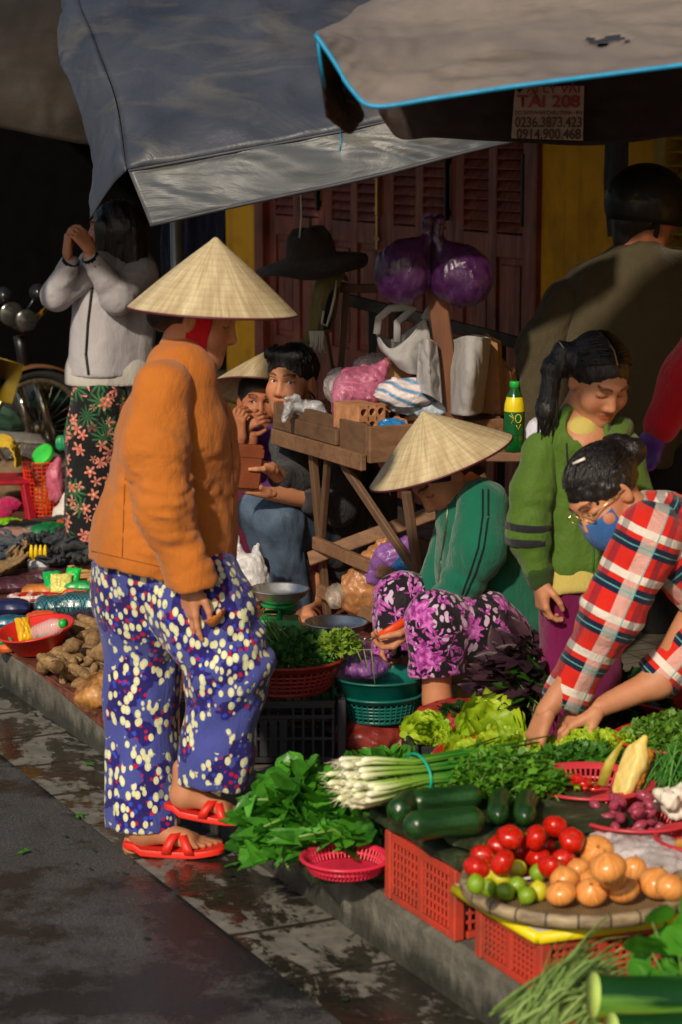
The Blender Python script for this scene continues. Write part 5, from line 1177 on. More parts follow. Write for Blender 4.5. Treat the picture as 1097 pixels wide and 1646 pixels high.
    ct = [[Wp(-260, 190, 8.2), Wp(-120, 196, 8.2), Wp(0, 206, 8.2), Wp(80, 222, 8.2), Wp(150, 233, 8.25), Wp(215, 228, 8.4)],
          [Wp(-260, 110, 8.25), Wp(-120, 110, 8.25), Wp(0, 120, 8.25), Wp(80, 130, 8.25), Wp(160, 150, 8.3), Wp(225, 150, 8.45)],
          [Wp(-260, 50, 8.4), Wp(-120, 52, 8.4), Wp(0, 58, 8.4), Wp(90, 62, 8.4), Wp(165, 70, 8.45), Wp(235, 70, 8.6)],
          [Wp(-260, -60, 9.4), Wp(-120, -60, 9.4), Wp(0, -60, 9.4), Wp(90, -60, 9.4), Wp(165, -60, 9.4), Wp(240, -60, 9.4)],
          [Wp(-260, 0, 11.4), Wp(-120, 0, 11.4), Wp(0, 0, 11.4), Wp(90, 0, 11.4), Wp(165, 0, 11.4), Wp(260, 0, 11.4)]]
    put_sheet(sheet(ct, 70, 50, .02, .35, 31, (1, 1, .5)), 'canopy', br, b3)
    mb = MB(); q = Wp(-60, 200, 8.6); mb.tube([Vector((q.x, q.y, KH)), Vector((q.x, q.y, 2.1))], .02, 10); mb.build('pole', _mc['galvanised'], b3, world=True)
# ================================================================ GENERIC GOODS
def nrot(v, rs): return v
def lathe_obj(name, prof, mat, label=None, cat=None, loc=(0, 0, 0), n=40, tilt=None, group=None, thick=0, parent=None):
    mb = MB(); mb.lathe(prof, n); o = mb.build(name, mat, parent, 'auto' if not thick else True, loc=None, thick=thick)
    o.location = loc
    if tilt is not None: o.rotation_mode = 'QUATERNION'; o.rotation_quaternion = Vector((0, 0, 1)).rotation_difference(Vector(tilt).normalized())
    return tag(o, label, cat, group)
def basket(loc, R1, h, mat, label, holes=True, R0=None, group=None, n=56, name='basket', cat='basket', tilt=None, rows=3):
    R0 = R0 or R1 * .82; mb = MB()
    if holes:
        zb = h * .14; zt = h * .80
        mb.lathe([(.0, .001), (R0, .001), (R0 + .002, zb), (R0 - .001, zb), (R0 - .004, .005), (.0, .005)], n)
        rr = lambda z: R0 + (R1 - R0) * z / h
        for k in range(n):
            a = 2 * math.pi * k / n; c, s = math.cos(a), math.sin(a); mb.tube([(rr(zb) * c, rr(zb) * s, zb), (rr(zt) * c, rr(zt) * s, zt)], .0026 + R1 * .008, 4, cap=False)
        for j in range(1, rows):
            z = zb + (zt - zb) * j / rows; mb.lathe([(rr(z) - .0015, z - .003), (rr(z) + .002, z - .003), (rr(z) + .002, z + .003), (rr(z) - .0015, z + .003), (rr(z) - .0015, z - .003)], n)
        mb.lathe([(rr(zt) - .002, zt), (rr(zt) + .002, zt), (R1 + .003, h - .006), (R1 + .009, h - .004), (R1 + .010, h), (R1 + .004, h + .003), (R1 - .002, h), (rr(zt) - .002, zt)], n)
    else:
        mb.lathe([(0, .001), (R0, .001), (R0 + .004, .004), (R1, h - .004), (R1 + .008, h - .002), (R1 + .009, h + .002), (R1 + .004, h + .004), (R1 - .003, h), (R0, .007), (0, .006)], n)
    o = mb.build(name, mat, None, True); o.location = loc
    if tilt is not None: o.rotation_mode = 'QUATERNION'; o.rotation_quaternion = Vector((0, 0, 1)).rotation_difference(Vector(tilt).normalized())
    return tag(o, label, cat, group)
def crate(c, w_, d_, h, rz, mat, label, style='grid'):
    "c = centre of the base; w_ along local x, d_ along local y"
    mb = MB(); t = .010
    for sx in (-1, 1):
        for sy in (-1, 1):
            mb.box((sx * (w_ / 2 - .010), sy * (d_ / 2 - .010), h / 2), (.026, .026, h), 0, None, .003)
    def side(p, q, nrm):
        p, q = Vector(p), Vector(q); L = (q - p).length; d = (q - p) / L; an = math.atan2(d.y, d.x)
        def bar(u0, u1, z0, z1, th=t, off=0): c_ = p + d * (u0 + u1) / 2 + nrm * off; mb.box((c_.x, c_.y, (z0 + z1) / 2), (u1 - u0, th, z1 - z0), an, None, .0015)
        bar(.025, L - .025, h - .022, h - .001, t + .004); bar(.025, L - .025, .001, .016, t + .004)
        if style == 'grid':
            nb = max(2, round(L / .15))
            for k in range(1, nb): bar(L * k / nb - .010, L * k / nb + .010, .016, h - .022, t + .002)
            n = int(L / .017)
            for i in range(1, n):
                u = L * i / n; sgn = 1
                bar(u - .0036, u + .0036, .017, h - .023, .005)
            for j in range(1, 6): z = .016 + (h - .038) * j / 6; bar(.025, L - .025, z - .0036, z + .0036, .0056, 0)
        else:
            bar(.025, L - .025, h * .70, h * .70 + .012, t); bar(.025, L - .025, h * .36, h * .36 + .009, t)
            for u in np.linspace(.03, L - .03, 15):
                if L * .32 < u < L * .68:
                    bar(u - .011, u + .011, .017, h * .70, .006)
                else: bar(u - .004, u + .004, .016, h - .022, .007)
    X, Yy = w_ / 2 - .006, d_ / 2 - .006
    side((-X, -Yy, 0), (X, -Yy, 0), Vector((0, -1, 0))); side((-X, Yy, 0), (X, Yy, 0), Vector((0, 1, 0)))
    side((-X, -Yy, 0), (-X, Yy, 0), Vector((-1, 0, 0))); side((X, -Yy, 0), (X, Yy, 0), Vector((1, 0, 0)))
    mb.box((0, 0, .006), (w_ - .02, d_ - .02, .006))
    o = mb.build('crate', mat, None, 'auto'); o.location = c; o.rotation_euler = (0, 0, rz); return tag(o, label, 'crate')
# leaves -------------------------------------------------------------
def leaf_tpl(kind):
    if kind == 'round':     # broad leaf with a midrib fold and curled edge
        nu, nv = 5, 6; V = []
        for j in range(nv):
            t = j / (nv - 1); wd = .46 * math.sqrt(max(0, 1 - (1.9 * t - .9) ** 2)) + .012
            for i in range(nu):
                u = (i / (nu - 1) - .5) * 2; V.append((u * wd, t, .07 * abs(u) ** 1.3 - .13 * t * t + .03 * math.sin(9 * t + 4 * u)))
    elif kind == 'long':
        nu, nv = 3, 7; V = []
        for j in range(nv):
            t = j / (nv - 1); wd = .16 * math.sin(math.pi * min(1, .08 + .92 * t)) + .005
            for i in range(nu): u = i - 1; V.append((u * wd, t, .05 * abs(u) - .25 * t * t))
    elif kind == 'arrow':
        nu, nv = 5, 6; V = []
        for j in range(nv):
            t = j / (nv - 1); wd = .30 * (1 - t) ** .8 + .01
            for i in range(nu): u = (i / (nu - 1) - .5) * 2; V.append((u * wd, t - .22 * abs(u) * (1 - t), .06 * abs(u) - .2 * t * t))
    elif kind == 'lobed':
        nu, nv = 5, 4; V = []
        for j in range(nv):
            t = j / (nv - 1)
            for i in range(nu):
                u = (i / (nu - 1) - .5) * 2; wd = .45 * (.35 + .65 * t); V.append((u * wd, t * (1 - .25 * abs(u)) + (.12 if i % 2 == 0 and j == nv - 1 else 0), .08 * math.sin(5 * u + 3 * t)))
    elif kind == 'frill':
        nu, nv = 19, 13; V = []
        for j in range(nv):
            t = j / (nv - 1); wd = .12 + .50 * math.sin(min(1, t * 1.02) * 2.2) ** .9
            for i in range(nu):
                u = (i / (nu - 1) - .5) * 2; ed = max(abs(u) ** 2, t ** 3)
                V.append((u * wd * (1 - .25 * max(0, t - .75)), t * (1 - .14 * u * u) + .03 * math.sin(11 * u) * ed, .18 * u * u + .16 * t * t + .085 * ed * math.sin(14 * u + 5 * t) + .07 * ed * math.sin(17 * t + 3 * u) + .022 * math.sin(31 * u + 9 * t) * (.3 + ed) + .02 * math.sin(27 * t - 13 * u)))
    F = [(j * nu + i, j * nu + i + 1, (j + 1) * nu + i + 1, (j + 1) * nu + i) for j in range(nv - 1) for i in range(nu - 1)]
    return np.array(V, float), F
def put_leaf(mb, tpl, p, d, up, size, jit=0, wid=1.):
    M = frame(d, up); V = tpl[0].copy(); V[:, 0] *= wid
    if jit: V[:, 2] += jit * np.random.RandomState(mb.n % 9973).normal(size=len(V))
    mb.add((V * size) @ np.array(M).T + np.array(p), tpl[1])
def heap_leaves(mb, c, r, n, kind, size, seed=0, out=.6, stems=True, droop=0., top=.0, wid=1., sm=None, srad=.0016):
    "leaves over and inside a low mound, each on its own short stem"
    r_ = random.Random(seed); tpl = leaf_tpl(kind); c = Vector(c)
    for i in range(n):
        a = r_.uniform(0, 6.283); rr = math.sqrt(r_.random()); h = math.sqrt(max(0, 1 - rr * rr)) * r_.uniform(.45, 1.05) + top
        p = c + Vector((math.cos(a) * rr * r[0], math.sin(a) * rr * r[1], h * r[2]))
        o = Vector((math.cos(a) * rr, math.sin(a) * rr, .5)); d = (o * out + Vector((r_.gauss(0, .5), r_.gauss(0, .5), r_.gauss(0, .35) - droop))).normalized()
        up = Vector((r_.gauss(0, .35), r_.gauss(0, .35) - .25, 1)) + o * .3
        s = size * r_.uniform(.6, 1.3)
        put_leaf(mb, tpl, p, d, up, s, wid=wid * r_.uniform(.8, 1.2))
        if sm is not None and r_.random() < .6:
            L = s * r_.uniform(1, 2.2); q = p - d * L * .7 - Vector((0, 0, L * .3)); q.z = max(q.z, c.z - .01); sm.tube([q, (p + q) / 2 + Vector((r_.gauss(0, .1), r_.gauss(0, .1), .1)) * L * .3, p], [srad * 1.3, srad, srad * .7], 4, cap=False)
def heap(name, label, cat, c, r, n, kind, size, mat, stem, seed=0, group=None, **k):
    mb = MB(); sm = MB(); heap_leaves(mb, c, r, n, kind, size, seed, sm=sm, **k)
    root = empty(name, c, label, cat, group)
    mb.build('leaves', mat, root, world=True); sm.build('stems', stem, root, world=True); return root
# crumpled bags ------------------------------------------------------
def blob(name, prims, mat, label=None, cat=None, h=.007, amp=.010, wl=.06, seed=1, parent=None, group=None, stretch=None):
    st = np.array(stretch or (1, 1, 1.))
    V, F = sdf_mesh(prims, h, lambda P: amp * ridge(P * st, wl, seed) * .62 + amp * .16 * ridge(P * st, wl * .4, seed + 3))
    mb = MB(); mb.add(V, F); c = V.mean(0); c[2] = V[:, 2].min()
    o = mb.build(name, mat, None, True, loc=c, world=True)
    return tag(o, label, cat, group)
def reloc(o, p):
    d = Vector(p) - o.location; return o
ORD = ['first', 'second', 'third', 'fourth', 'fifth', 'sixth', 'seventh', 'eighth', 'ninth', 'tenth']
def places(pts, nrow=2):
    "where each one lies: row from the front, order from the left"
    n = len(pts); by = sorted(range(n), key=lambda i: -pts[i][1]); per = -(-n // nrow); out = [''] * n
    for r in range(nrow):
        row = sorted(by[r * per:(r + 1) * per], key=lambda i: pts[i][0])
        for k, i in enumerate(row): out[i] = ORD[min(k, 9)] + ' from the left in the ' + (['front', 'back'] if nrow == 2 else ['front', 'second', 'third', 'fourth', 'back'])[r] + ' row'
    return out
class Stack:
    "rests things on each other: each moves along its line of sight until it touches nothing"
    def __init__(s): s.p = []
    def put(s, px, py, r, z0, zmax=.4, inside=None, tol=.93):
        z = z0 + r
        for _ in range(160):
            c = G(px, py, z)
            if (inside is None or inside(c)) and all((c - q).length > (r + rq) * tol for q, rq in s.p): break
            z += .0025
            if z > z0 + zmax: break
        s.p.append((c, r)); return c
def spheroid(kind, r, seed=0):
    mb = MB(); nu, nv = 26, 18; V = []; C_ = []
    for j in range(nv):
        th = math.pi * j / (nv - 1)
        for i in range(nu):
            ph = 2 * math.pi * i / nu
            if kind == 'tomato': q = 1 + .05 * math.cos(5 * ph + seed) * math.sin(th) ** .6; rad = math.sin(th) * q; z = math.cos(th) * .86 - .14 * math.exp(-(th / .35) ** 2)
            elif kind == 'onion': rad = math.sin(th) * 1.0; z = math.cos(th) * .90 + .12 * math.exp(-(th / .16) ** 2)
            elif kind == 'lime': rad = math.sin(th) * .92; z = math.cos(th) * 1.0 + .1 * math.exp(-(th / .3) ** 2) - .1 * math.exp(-((math.pi - th) / .3) ** 2)
            elif kind == 'shallot': rad = math.sin(th) ** 1.1 * .66; z = math.cos(th) * 1.0 + .45 * math.exp(-(th / .35) ** 2)
            elif kind == 'garlic': rad = math.sin(th) * (1 + .09 * math.cos(8 * ph)); z = math.cos(th) * .72 + .5 * math.exp(-(th / .25) ** 2)
            V.append((rad * math.cos(ph) * r, rad * math.sin(ph) * r, z * r))
    mb.grid(V, nu, nv, closed_u=True); return mb
def lump(r, L, seed, bend=.15, knob=.18, n=16, m=14):
    "uneven root: bent, pinched tube"
    r_ = random.Random(seed); mb = MB(); pts = []; rs = []
    for i in range(m):
        t = i / (m - 1); pts.append((L * (t - .5), bend * L * math.sin(t * math.pi) * (1 if seed % 2 else -1), .02 * L * math.sin(7 * t + seed)))
        rs.append(max(.0012, r * (math.sin(math.pi * min(1, max(0, t))) ** .55) * (1 + knob * math.sin(5 * t + seed) + .08 * r_.gauss(0, 1))))
    rs[0] = rs[-1] = r * .12; mb.tube(pts, rs, n)
    V = mb.v[0]; V += (wob(V * 1., r * 1.3, seed)[:, None] * r * .10) * (V / (np.linalg.norm(V, axis=1, keepdims=True) + 1e-6)); return mb
def pillow(w_, d_, h, seed=0, amp=.004, crimp=True):
    nu, nv = 26, 20; V = []
    mb = MB(); P = []
    for sgn in (1, -1):
        Q = []
        for j in range(nv):
            for i in range(nu):
                u, v = i / (nu - 1) * 2 - 1, j / (nv - 1) * 2 - 1
                e = (1 - abs(u) ** 3.5) * (1 - abs(v) ** 4); z = sgn * h / 2 * max(0, e) ** .55
                Q.append((u * w_ / 2 * (1 + .02 * math.sin(9 * v + seed)), v * d_ / 2 * (1 + .03 * math.sin(8 * u + seed)), z))
        Q = np.array(Q); k = ridge(Q + seed, max(w_, d_) * .35, seed); Q[:, 2] += sgn * amp * k * (np.abs(Q[:, 2]) / (h / 2) + .1)
        mb.grid(Q if sgn > 0 else Q[::1], nu, nv)
        if sgn < 0:
            off = mb.n - nu * nv; mb.f = [f if min(f) < off else f[::-1] for f in mb.f]
    return mb

def mats_goods():
    g = {}
    t = T('tomato_skin'); t.set(col=t.ramp(t.noise(9, detail=3), [(.35, srgb((160, 14, 8))), (.6, srgb((216, 34, 14))), (.8, srgb((224, 84, 24)))]), rough=t.ramp(t.noise(30), [(.3, .16), (.7, .34)]), spec=.5, coat=.3); g['tomato'] = t.m
    t = T('onion_skin'); u = t.sep(t.co('UV')); cb = t.nd('CombineXYZ'); t.put(cb.inputs[0], t.math('MULTIPLY', u[0], 42.)); t.put(cb.inputs[1], t.math('MULTIPLY', u[1], 2.)); n = t.noise(1, cb.outputs[0], detail=5, rough=.65)
    t.set(col=t.mix(t.ramp(t.noise(22, detail=4), [(.45, 0), (.7, .5)]), t.ramp(n, [(.3, srgb((190, 98, 36))), (.5, srgb((232, 150, 70))), (.72, srgb((248, 200, 128)))]), srgb((222, 158, 100))), rough=.28, spec=.5, coat=.2); t.bump(n, .3, .001); g['onion'] = t.m
    for nm, a, b in (('lime_green', (96, 142, 22), (160, 188, 44)), ('lime_yellow', (186, 184, 28), (228, 218, 60))):
        t = T(nm); t.set(col=t.ramp(t.noise(14, detail=3), [(.35, srgb(a)), (.7, srgb(b))]), rough=.28, spec=.5, coat=.2); t.bump(t.noise(420, detail=1), .3, .0012); g[nm] = t.m
    t = T('shallot_skin'); n = t.noise(1, t.map(t.co(), (160, 160, 20)), detail=4); t.set(col=t.ramp(n, [(.3, srgb((112, 22, 50))), (.55, srgb((168, 62, 88))), (.8, srgb((206, 130, 132)))]), rough=.35, coat=.1); g['shallot'] = t.m
    g['garlic'] = basic('garlic_skin', (232, 222, 206), .5, .08, 20, .3, 120)
    t = T('root_skin'); n = t.noise(28, detail=6, rough=.7); t.set(col=t.mix(t.ramp(t.noise(90, detail=3), [(.55, 0), (.7, .6)]), t.ramp(n, [(.3, srgb((92, 68, 42))), (.55, srgb((150, 118, 78))), (.8, srgb((190, 160, 116)))]), srgb((64, 46, 32))), rough=.75); t.bump(t.math('ADD', n, t.math('MULTIPLY', t.noise(160, detail=3), .4)), .8, .008); g['root'] = t.m
    t = T('ginger_skin'); n = t.noise(40, detail=5); t.set(col=t.ramp(n, [(.3, srgb((150, 96, 34))), (.7, srgb((212, 158, 76)))]), rough=.5); t.bump(n, .5, .004); g['ginger'] = t.m
    t = T('cucumber_skin'); n = t.noise(1, t.map(t.co(), (8, 60, 60)), detail=4); t.set(col=t.ramp(n, [(.35, srgb((18, 48, 20))), (.65, srgb((36, 78, 30))), (.85, srgb((70, 110, 48)))]), rough=.3, spec=.5); t.bump(t.vor(90), .35, .002); g['cuke'] = t.m
    g['chili'] = basic('chili_red', (206, 22, 12), .2, .2, 20, coat=.4); g['chili_g'] = basic('chili_green', (140, 176, 30), .25, .2, 20)
    g['stem'] = basic('pale_stem', (108, 150, 62), .5, .25, 30); g['stem_d'] = basic('green_stem', (62, 104, 36), .5, .25, 30)
    g['herb'] = leafmat('herb_leaf', (24, 66, 16), (70, 128, 34)); g['spin'] = leafmat('spinach_leaf', (22, 76, 18), (84, 158, 44), .32); g['cori'] = leafmat('coriander_leaf', (44, 98, 16), (106, 160, 40))
    g['let'] = leafmat('lettuce_leaf', (112, 160, 14), (186, 214, 50), .4, .35); g['pur'] = leafmat('purple_leaf', (34, 20, 34), (74, 48, 58)); g['dark'] = leafmat('dark_leaf', (10, 34, 14), (32, 74, 30)); g['chive'] = leafmat('chive_leaf', (84, 120, 54), (158, 184, 108), .5)
    t = T('spring_onion_skin'); u = t.sep(t.co('UV'))[1]; t.set(col=t.ramp(t.math('ADD', u, t.math('MULTIPLY', t.noise(8), .08)), [(.035, srgb((238, 236, 214))), (.07, srgb((222, 230, 176))), (.13, srgb((136, 176, 66))), (.27, srgb((50, 116, 32)))]), rough=.35); g['scal'] = t.m
    t = T('red_crate_plastic'); n = t.noise(7, detail=6, rough=.7); t.set(col=t.mix(t.ramp(n, [(.40, 0), (.68, .75)]), srgb((196, 62, 42)), srgb((112, 64, 50))), rough=.55); t.bump(t.noise(60, detail=4), .2, .002); g['rcrate'] = t.m
    g['bcrate'] = basic('black_crate_plastic', (40, 40, 46), .5, .3, 7, .2); g['pinkb'] = basic('pink_plastic', (214, 44, 74), .4, .15, 8); g['redb'] = basic('red_plastic', (204, 44, 34), .35, .15, 8); g['tealb'] = basic('teal_plastic', (8, 96, 88), .35, .2, 8)
    g['marb'] = basic('maroon_plastic', (150, 44, 38), .42, .2, 8); g['roseb'] = basic('rose_plastic', (190, 52, 62), .38, .15, 8); g['green'] = basic('scale_green', (20, 140, 66), .35, .2, 9)
    return g

# ================================================================ FRONT STALL (right, near)
def build_front():
    g = mats_goods(); return g
def build_stall(g):
    # --- crates
    def cr(cpx, cpy, tpx, tpy, L, Wd, label):
        c0 = G(cpx, cpy, KH); h = W(tpx, tpy, c0.y).z - KH; a, b = SI(c0)
        b = max(b, .0) + .004
        o = crate(S(a + L / 2, b + Wd / 2, KH + .002), Wd, L, h, KROT, g['rcrate'], label); return o, a, b, h
    c1, a1, b1, h1 = cr(722, 1517, 711, 1402, .33, .36, 'faded red plastic crate standing on the kerb under the dark mossy boards')
    c2, a2, b2, h2 = cr(863, 1607, 861, 1518, .27, .44, 'red plastic crate under the white foam sheet, nearest the camera')
    z1 = KH + h1 + .002
    # mossy boards on crate 1
    t = T('mossy_board'); n = t.noise(14, detail=6, rough=.68); t.set(col=t.ramp(n, [(.3, srgb((18, 26, 16))), (.55, srgb((44, 56, 32))), (.72, srgb((92, 96, 66))), (.85, srgb((170, 170, 136)))]), rough=t.ramp(n, [(.3, .35), (.7, .75)])); t.bump(n, .6, .01); bm = t.m
    def board(c, wd, L, th, rz, label, seed, tiltx=0., mat=None):
        mb = MB(); nu, nv = 30, 60
        V = []
        for j in range(nv):
            y = (j / (nv - 1) - .5) * L
            for i in range(nu):
                a = 2 * math.pi * i / nu; e = .35; cx, sx = math.cos(a), math.sin(a)
                V.append((abs(cx) ** e * math.copysign(1, cx) * wd / 2, y, abs(sx) ** e * math.copysign(1, sx) * th / 2))
        V = np.array(V); V[:, :2] *= 1; k = wob(V, .12, seed)[:, None]; V += k * np.array([.006, .004, .004]); mb.grid(V, nu, nv, closed_u=True)
        mb.f.append(tuple(range(nu))[::-1]); mb.f.append(tuple((nv - 1) * nu + i for i in range(nu)))
        o = mb.build('wooden_board', mat or bm, None, 'auto'); o.location = c; o.rotation_euler = (tiltx, 0, rz); return tag(o, label, 'board')
    th = .030
    board(S(a1 + .19, b1 + .20, z1 + th / 2 + .003), .42, .42, th, KROT, 'lower dark mossy board lying directly on the red crate', 2)
    zb = z1 + th + .006
    board(S(a1 + .22, b1 + .23, zb + th / 2 + .003), .44, .46, th, KROT + .03, 'upper dark mossy board carrying the dark green cucumbers', 5)
    zc = zb + th + .006
    pk = G(562, 1428, KH); board(pk + Vector((.02, .10, .020)), .16, .26, .030, -1.35, 'old mossy plank on the kerb under the pink basket', 9)
    # --- cucumbers
    def cuke(pa, pb, r, label='whole dark green cucumber lying on the upper mossy board'):
        pa, pb = Vector(pa), Vector(pb); L = (pb - pa).length; mb = MB(); m = 22; pts, rs = [], []
        for i in range(m):
            t = i / (m - 1); pts.append((L * (t - .5), .03 * L * math.sin(math.pi * t), 0)); rs.append(r * min(1, (math.sin(math.pi * t) * 2.4 + .02)) ** .55 * (1 + .02 * math.sin(9 * t)))
        mb.tube(pts, rs, 20); o = mb.build('cucumber', g['cuke']); o.location = (pa + pb) / 2; d = pb - pa; o.rotation_euler = (0, -math.atan2(d.z, math.hypot(d.x, d.y)), math.atan2(d.y, d.x))
        return tag(o, label, 'cucumber', 'dark green cucumbers on the mossy board')
    r = .032
    cuke(G(648, 1330, zc + r), G(783, 1318, zc + r), r, 'long cucumber at the front of the mossy board')
    cuke(G(655, 1292, zc + r), G(779, 1280, zc + r), .029, 'long cucumber lying behind the front one')
    cuke(G(640, 1308, zc + r + .0), G(664, 1285, zc + r), .028, 'cucumber whose rounded end pokes out at the left of the pile')
    zz = zc + .025
    cuke(G(803, 1314, zz), G(803, 1314, zz) + Vector((.02, .17, 0)), .025, 'cucumber seen end-on beside the long ones')
    cuke(G(846, 1316, zz), G(846, 1316, zz) + Vector((.02, .17, 0)), .025, 'cucumber seen end-on, nearest the chilli basket')
    # --- spring onions
    zs = zc + .015; mb = MB(); rt = MB(); r_ = random.Random(11)
    A = G(600, 1252, zs + .03); Bp = G(830, 1225, zs + .03); d = (Bp - A).normalized(); side = Vector((0, 0, 1)).cross(d)
    for i in range(64):
        a = r_.uniform(0, 6.28); q = math.sqrt(r_.random()) * .055; off = side * math.cos(a) * q * 1.5 + Vector((0, 0, math.sin(a) * q * .8))
        st = -r_.uniform(.02, .075); p0 = A + d * st + off * 1.25; p1 = A + d * .10 + off * .8; p2 = A + d * .24 + off * 1.0; p3 = A + d * r_.uniform(.34, .46) + off * 2.0 + Vector((0, 0, -.02))
        rr = r_.uniform(.0045, .0062); mb.tube([p0 - d * .008, p0, p0 + d * .012, p0 + d * .03, p1, p2, p3], [rr * .5, rr * 1.5, rr * 1.35, rr, rr * .9, rr * .85, rr * .3], 7)
        for k in range(4): e = p0 - d * (.018 + .012 * r_.random()) + Vector((r_.gauss(0, .006), r_.gauss(0, .006), r_.gauss(0, .006))); rt.tube([p0 - d * .004, e], [.0012, .0004], 3, cap=False)
    so = empty('spring_onion_bundle', A, 'bundle of white-rooted spring onions tied with a turquoise band', 'spring onions'); mb.build('stalks', g['scal'], so, world=True); rt.build('roots', basic('root_white', (214, 206, 176), .8), so, world=True)
    mb = MB(); c = A + d * .115; ring = [c + side * math.cos(t) * .072 + Vector((0, 0, math.sin(t) * .044)) for t in np.linspace(0, 6.283, 26)]; mb.tube(ring, .0035, 6, cap=False); mb.build('tie', basic('turquoise_band', (10, 168, 140), .4), so, world=True)
    # dill and coriander
    mb = MB(); r_ = random.Random(2); c = G(622, 1272, zc + .02)
    for i in range(900):
        a = r_.uniform(0, 6.28); q = math.sqrt(r_.random()); p = c + Vector((math.cos(a) * q * .055 + .01, math.sin(a) * q * .05, math.sqrt(1 - q * q) * .055 * r_.random())); dd = Vector((math.cos(a) * q - .3, math.sin(a) * q - .3, .4 + r_.gauss(0, .5))).normalized() * .022
        mb.tube([p, p + dd * .5, p + dd + Vector((0, 0, -.004))], [.0011, .0008, .0003], 3, cap=False)
    tag(mb.build('dill_bunch', leafmat('dill_leaf', (30, 72, 16), (86, 124, 40)), None, loc=c, world=True), 'feathery dark green dill bunch in front of the white onion roots', 'dill')
    heap('coriander_heap', 'heap of bright coriander leaves behind the cucumbers', 'coriander', G(790, 1268, zc + .0), (.17, .13, .085), 1500, 'lobed', .017, g['cori'], g['stem'], 3)
    heap('green_herb_heap', 'small heap of green herbs left of the chilli basket', 'herbs', G(838, 1256, zc - .02), (.055, .06, .05), 360, 'lobed', .018, leafmat('herb_mid', (38, 90, 22), (88, 142, 40)), g['stem'], 13)
    # --- foam sheet
    zf = KH + h2 + .002; q0 = G(866, 1516, zf); q1 = G(733, 1438, zf); q2 = G(1090, 1486, zf); q3 = q1 + (q2 - q0)
    def slab(P, z0, z1, k=1.0, grow=0.0):
        c_ = sum(P, Vector()) / len(P); V = []
        for z in (z0, z1):
            for p in P: e = c_ + (p - c_) * (1 + grow); V.append((e.x, e.y, z))
        m = len(P); return V, [tuple(range(m))[::-1], tuple(range(m, 2 * m))] + [(i, (i + 1) % m, m + (i + 1) % m, m + i) for i in range(m)]
    P4 = [q0, q2, q3, q1]
    mb = MB(); mb.add(*slab(P4, zf, zf + .024)); fo = mb.build('foam_sheet', basic('white_foam', (222, 218, 206), .7, .06, 30, .3, 200), None, False, loc=q0, world=True)
    tag(fo, 'white foam sheet with bright yellow taped edge on the near red crate', 'foam sheet')
    mb = MB()
    for i in range(4):
        p, q = P4[i], P4[(i + 1) % 4]; p = Vector((p.x, p.y, zf + .0105)); q = Vector((q.x, q.y, zf + .0105)); mb.beam(p, q, .009, .023, bevel=.002) if False else mb.tube([p, q], [.013, .013], 8, flat=1.)
    y = mb.build('edge_tape', basic('yellow_tape', (232, 212, 10), .4, .08, 20), None, True, loc=q0, world=True); y.parent = fo; y.location = (0, 0, 0)
    # --- bamboo tray
    zt = zf + .030; tc = G(925, 1421, zt + .02); tc.z = zt; TR = .232
    t = T('bamboo_weave'); wv = t.math('MULTIPLY', t.wave(45, dirn='X'), t.wave(45, dirn='Y')); t.set(col=t.ramp(t.math('ADD', t.math('MULTIPLY', wv, .5), t.math('MULTIPLY', t.noise(14, detail=5), .5)), [(.2, srgb((92, 74, 48))), (.6, srgb((168, 142, 100)))]), rough=.7); t.bump(wv, .5, .002)
    tr = lathe_obj('bamboo_tray', [(0, 0), (.19, .001), (TR, .016), (TR, .021), (.19, .006), (0, .005)], t.m, 'round flat bamboo tray of tomatoes, limes and onions on the foam sheet', 'tray', tc, 64)
    t = T('bamboo_rim'); u = t.sep(t.co('UV')); seg = t.math('FRACT', t.math('MULTIPLY', u[0], 23.)); c = t.ramp(t.noise(1, t.map(t.co(), (18, 18, 60)), detail=4), [(.3, srgb((96, 84, 66))), (.55, srgb((158, 138, 108))), (.8, srgb((190, 172, 138)))]); t.set(col=t.mix(t.step(t.math('ABSOLUTE', t.math('SUBTRACT', seg, .5)), .455, .48), c, srgb((48, 38, 40))), rough=.55); rimm = t.m
    mb = MB(); mb.lathe([(TR - .006, .004), (TR + .010, .006), (TR + .014, .018), (TR + .010, .031), (TR - .003, .033), (TR - .006, .028), (TR - .006, .004)], 96); ro = mb.build('tray_rim', rimm, tr, True)
    ins = lambda rad: (lambda c: math.hypot(c.x - tc.x, c.y - tc.y) < TR - .012 - rad * .5)
    st = Stack(); z_ = lambda x, y: (697 + x / 2.742, 1250 + y / 2.742); Z0 = zt + .007
    on = [(565, 510, .031), (700, 505, .032), (840, 495, .033), (985, 465, .038), (1045, 485, .031), (580, 452, .032), (640, 402, .027), (690, 455, .026), (885, 405, .031), (790, 440, .03), (772, 398, .038), (722, 328, .039)]
    li = [(190, 470, 0), (245, 487, 0), (320, 502, 0), (415, 520, 0), (465, 500, 1), (250, 422, 1), (303, 445, 1), (372, 475, 0), (465, 420, 0), (375, 402, 1)]
    to = [(195, 397), (222, 340), (305, 375), (290, 300), (465, 352), (520, 395), (575, 365), (340, 262), (380, 315), (450, 265), (492, 298), (540, 215), (612, 275)]
    rr_ = random.Random(8)
    protos = {}
    def fruit(kind, c, r, mat, label, group, nm, extra=None):
        key = (kind, mat.name)
        if key not in protos:
            o = spheroid(kind, 1.).build(nm, mat)
            if extra: extra(o)
            protos[key] = o; first = True
        else: o = copy_tree(protos[key])
        o.location = c; o.scale = (r * rr_.uniform(.94, 1.06), r * rr_.uniform(.94, 1.06), r * rr_.uniform(.88, 1.02)); o.rotation_euler = (rr_.gauss(0, .5) - .2, rr_.gauss(0, .5), rr_.uniform(0, 6.28)); return tag(o, label, nm.replace('_', ' '), group)
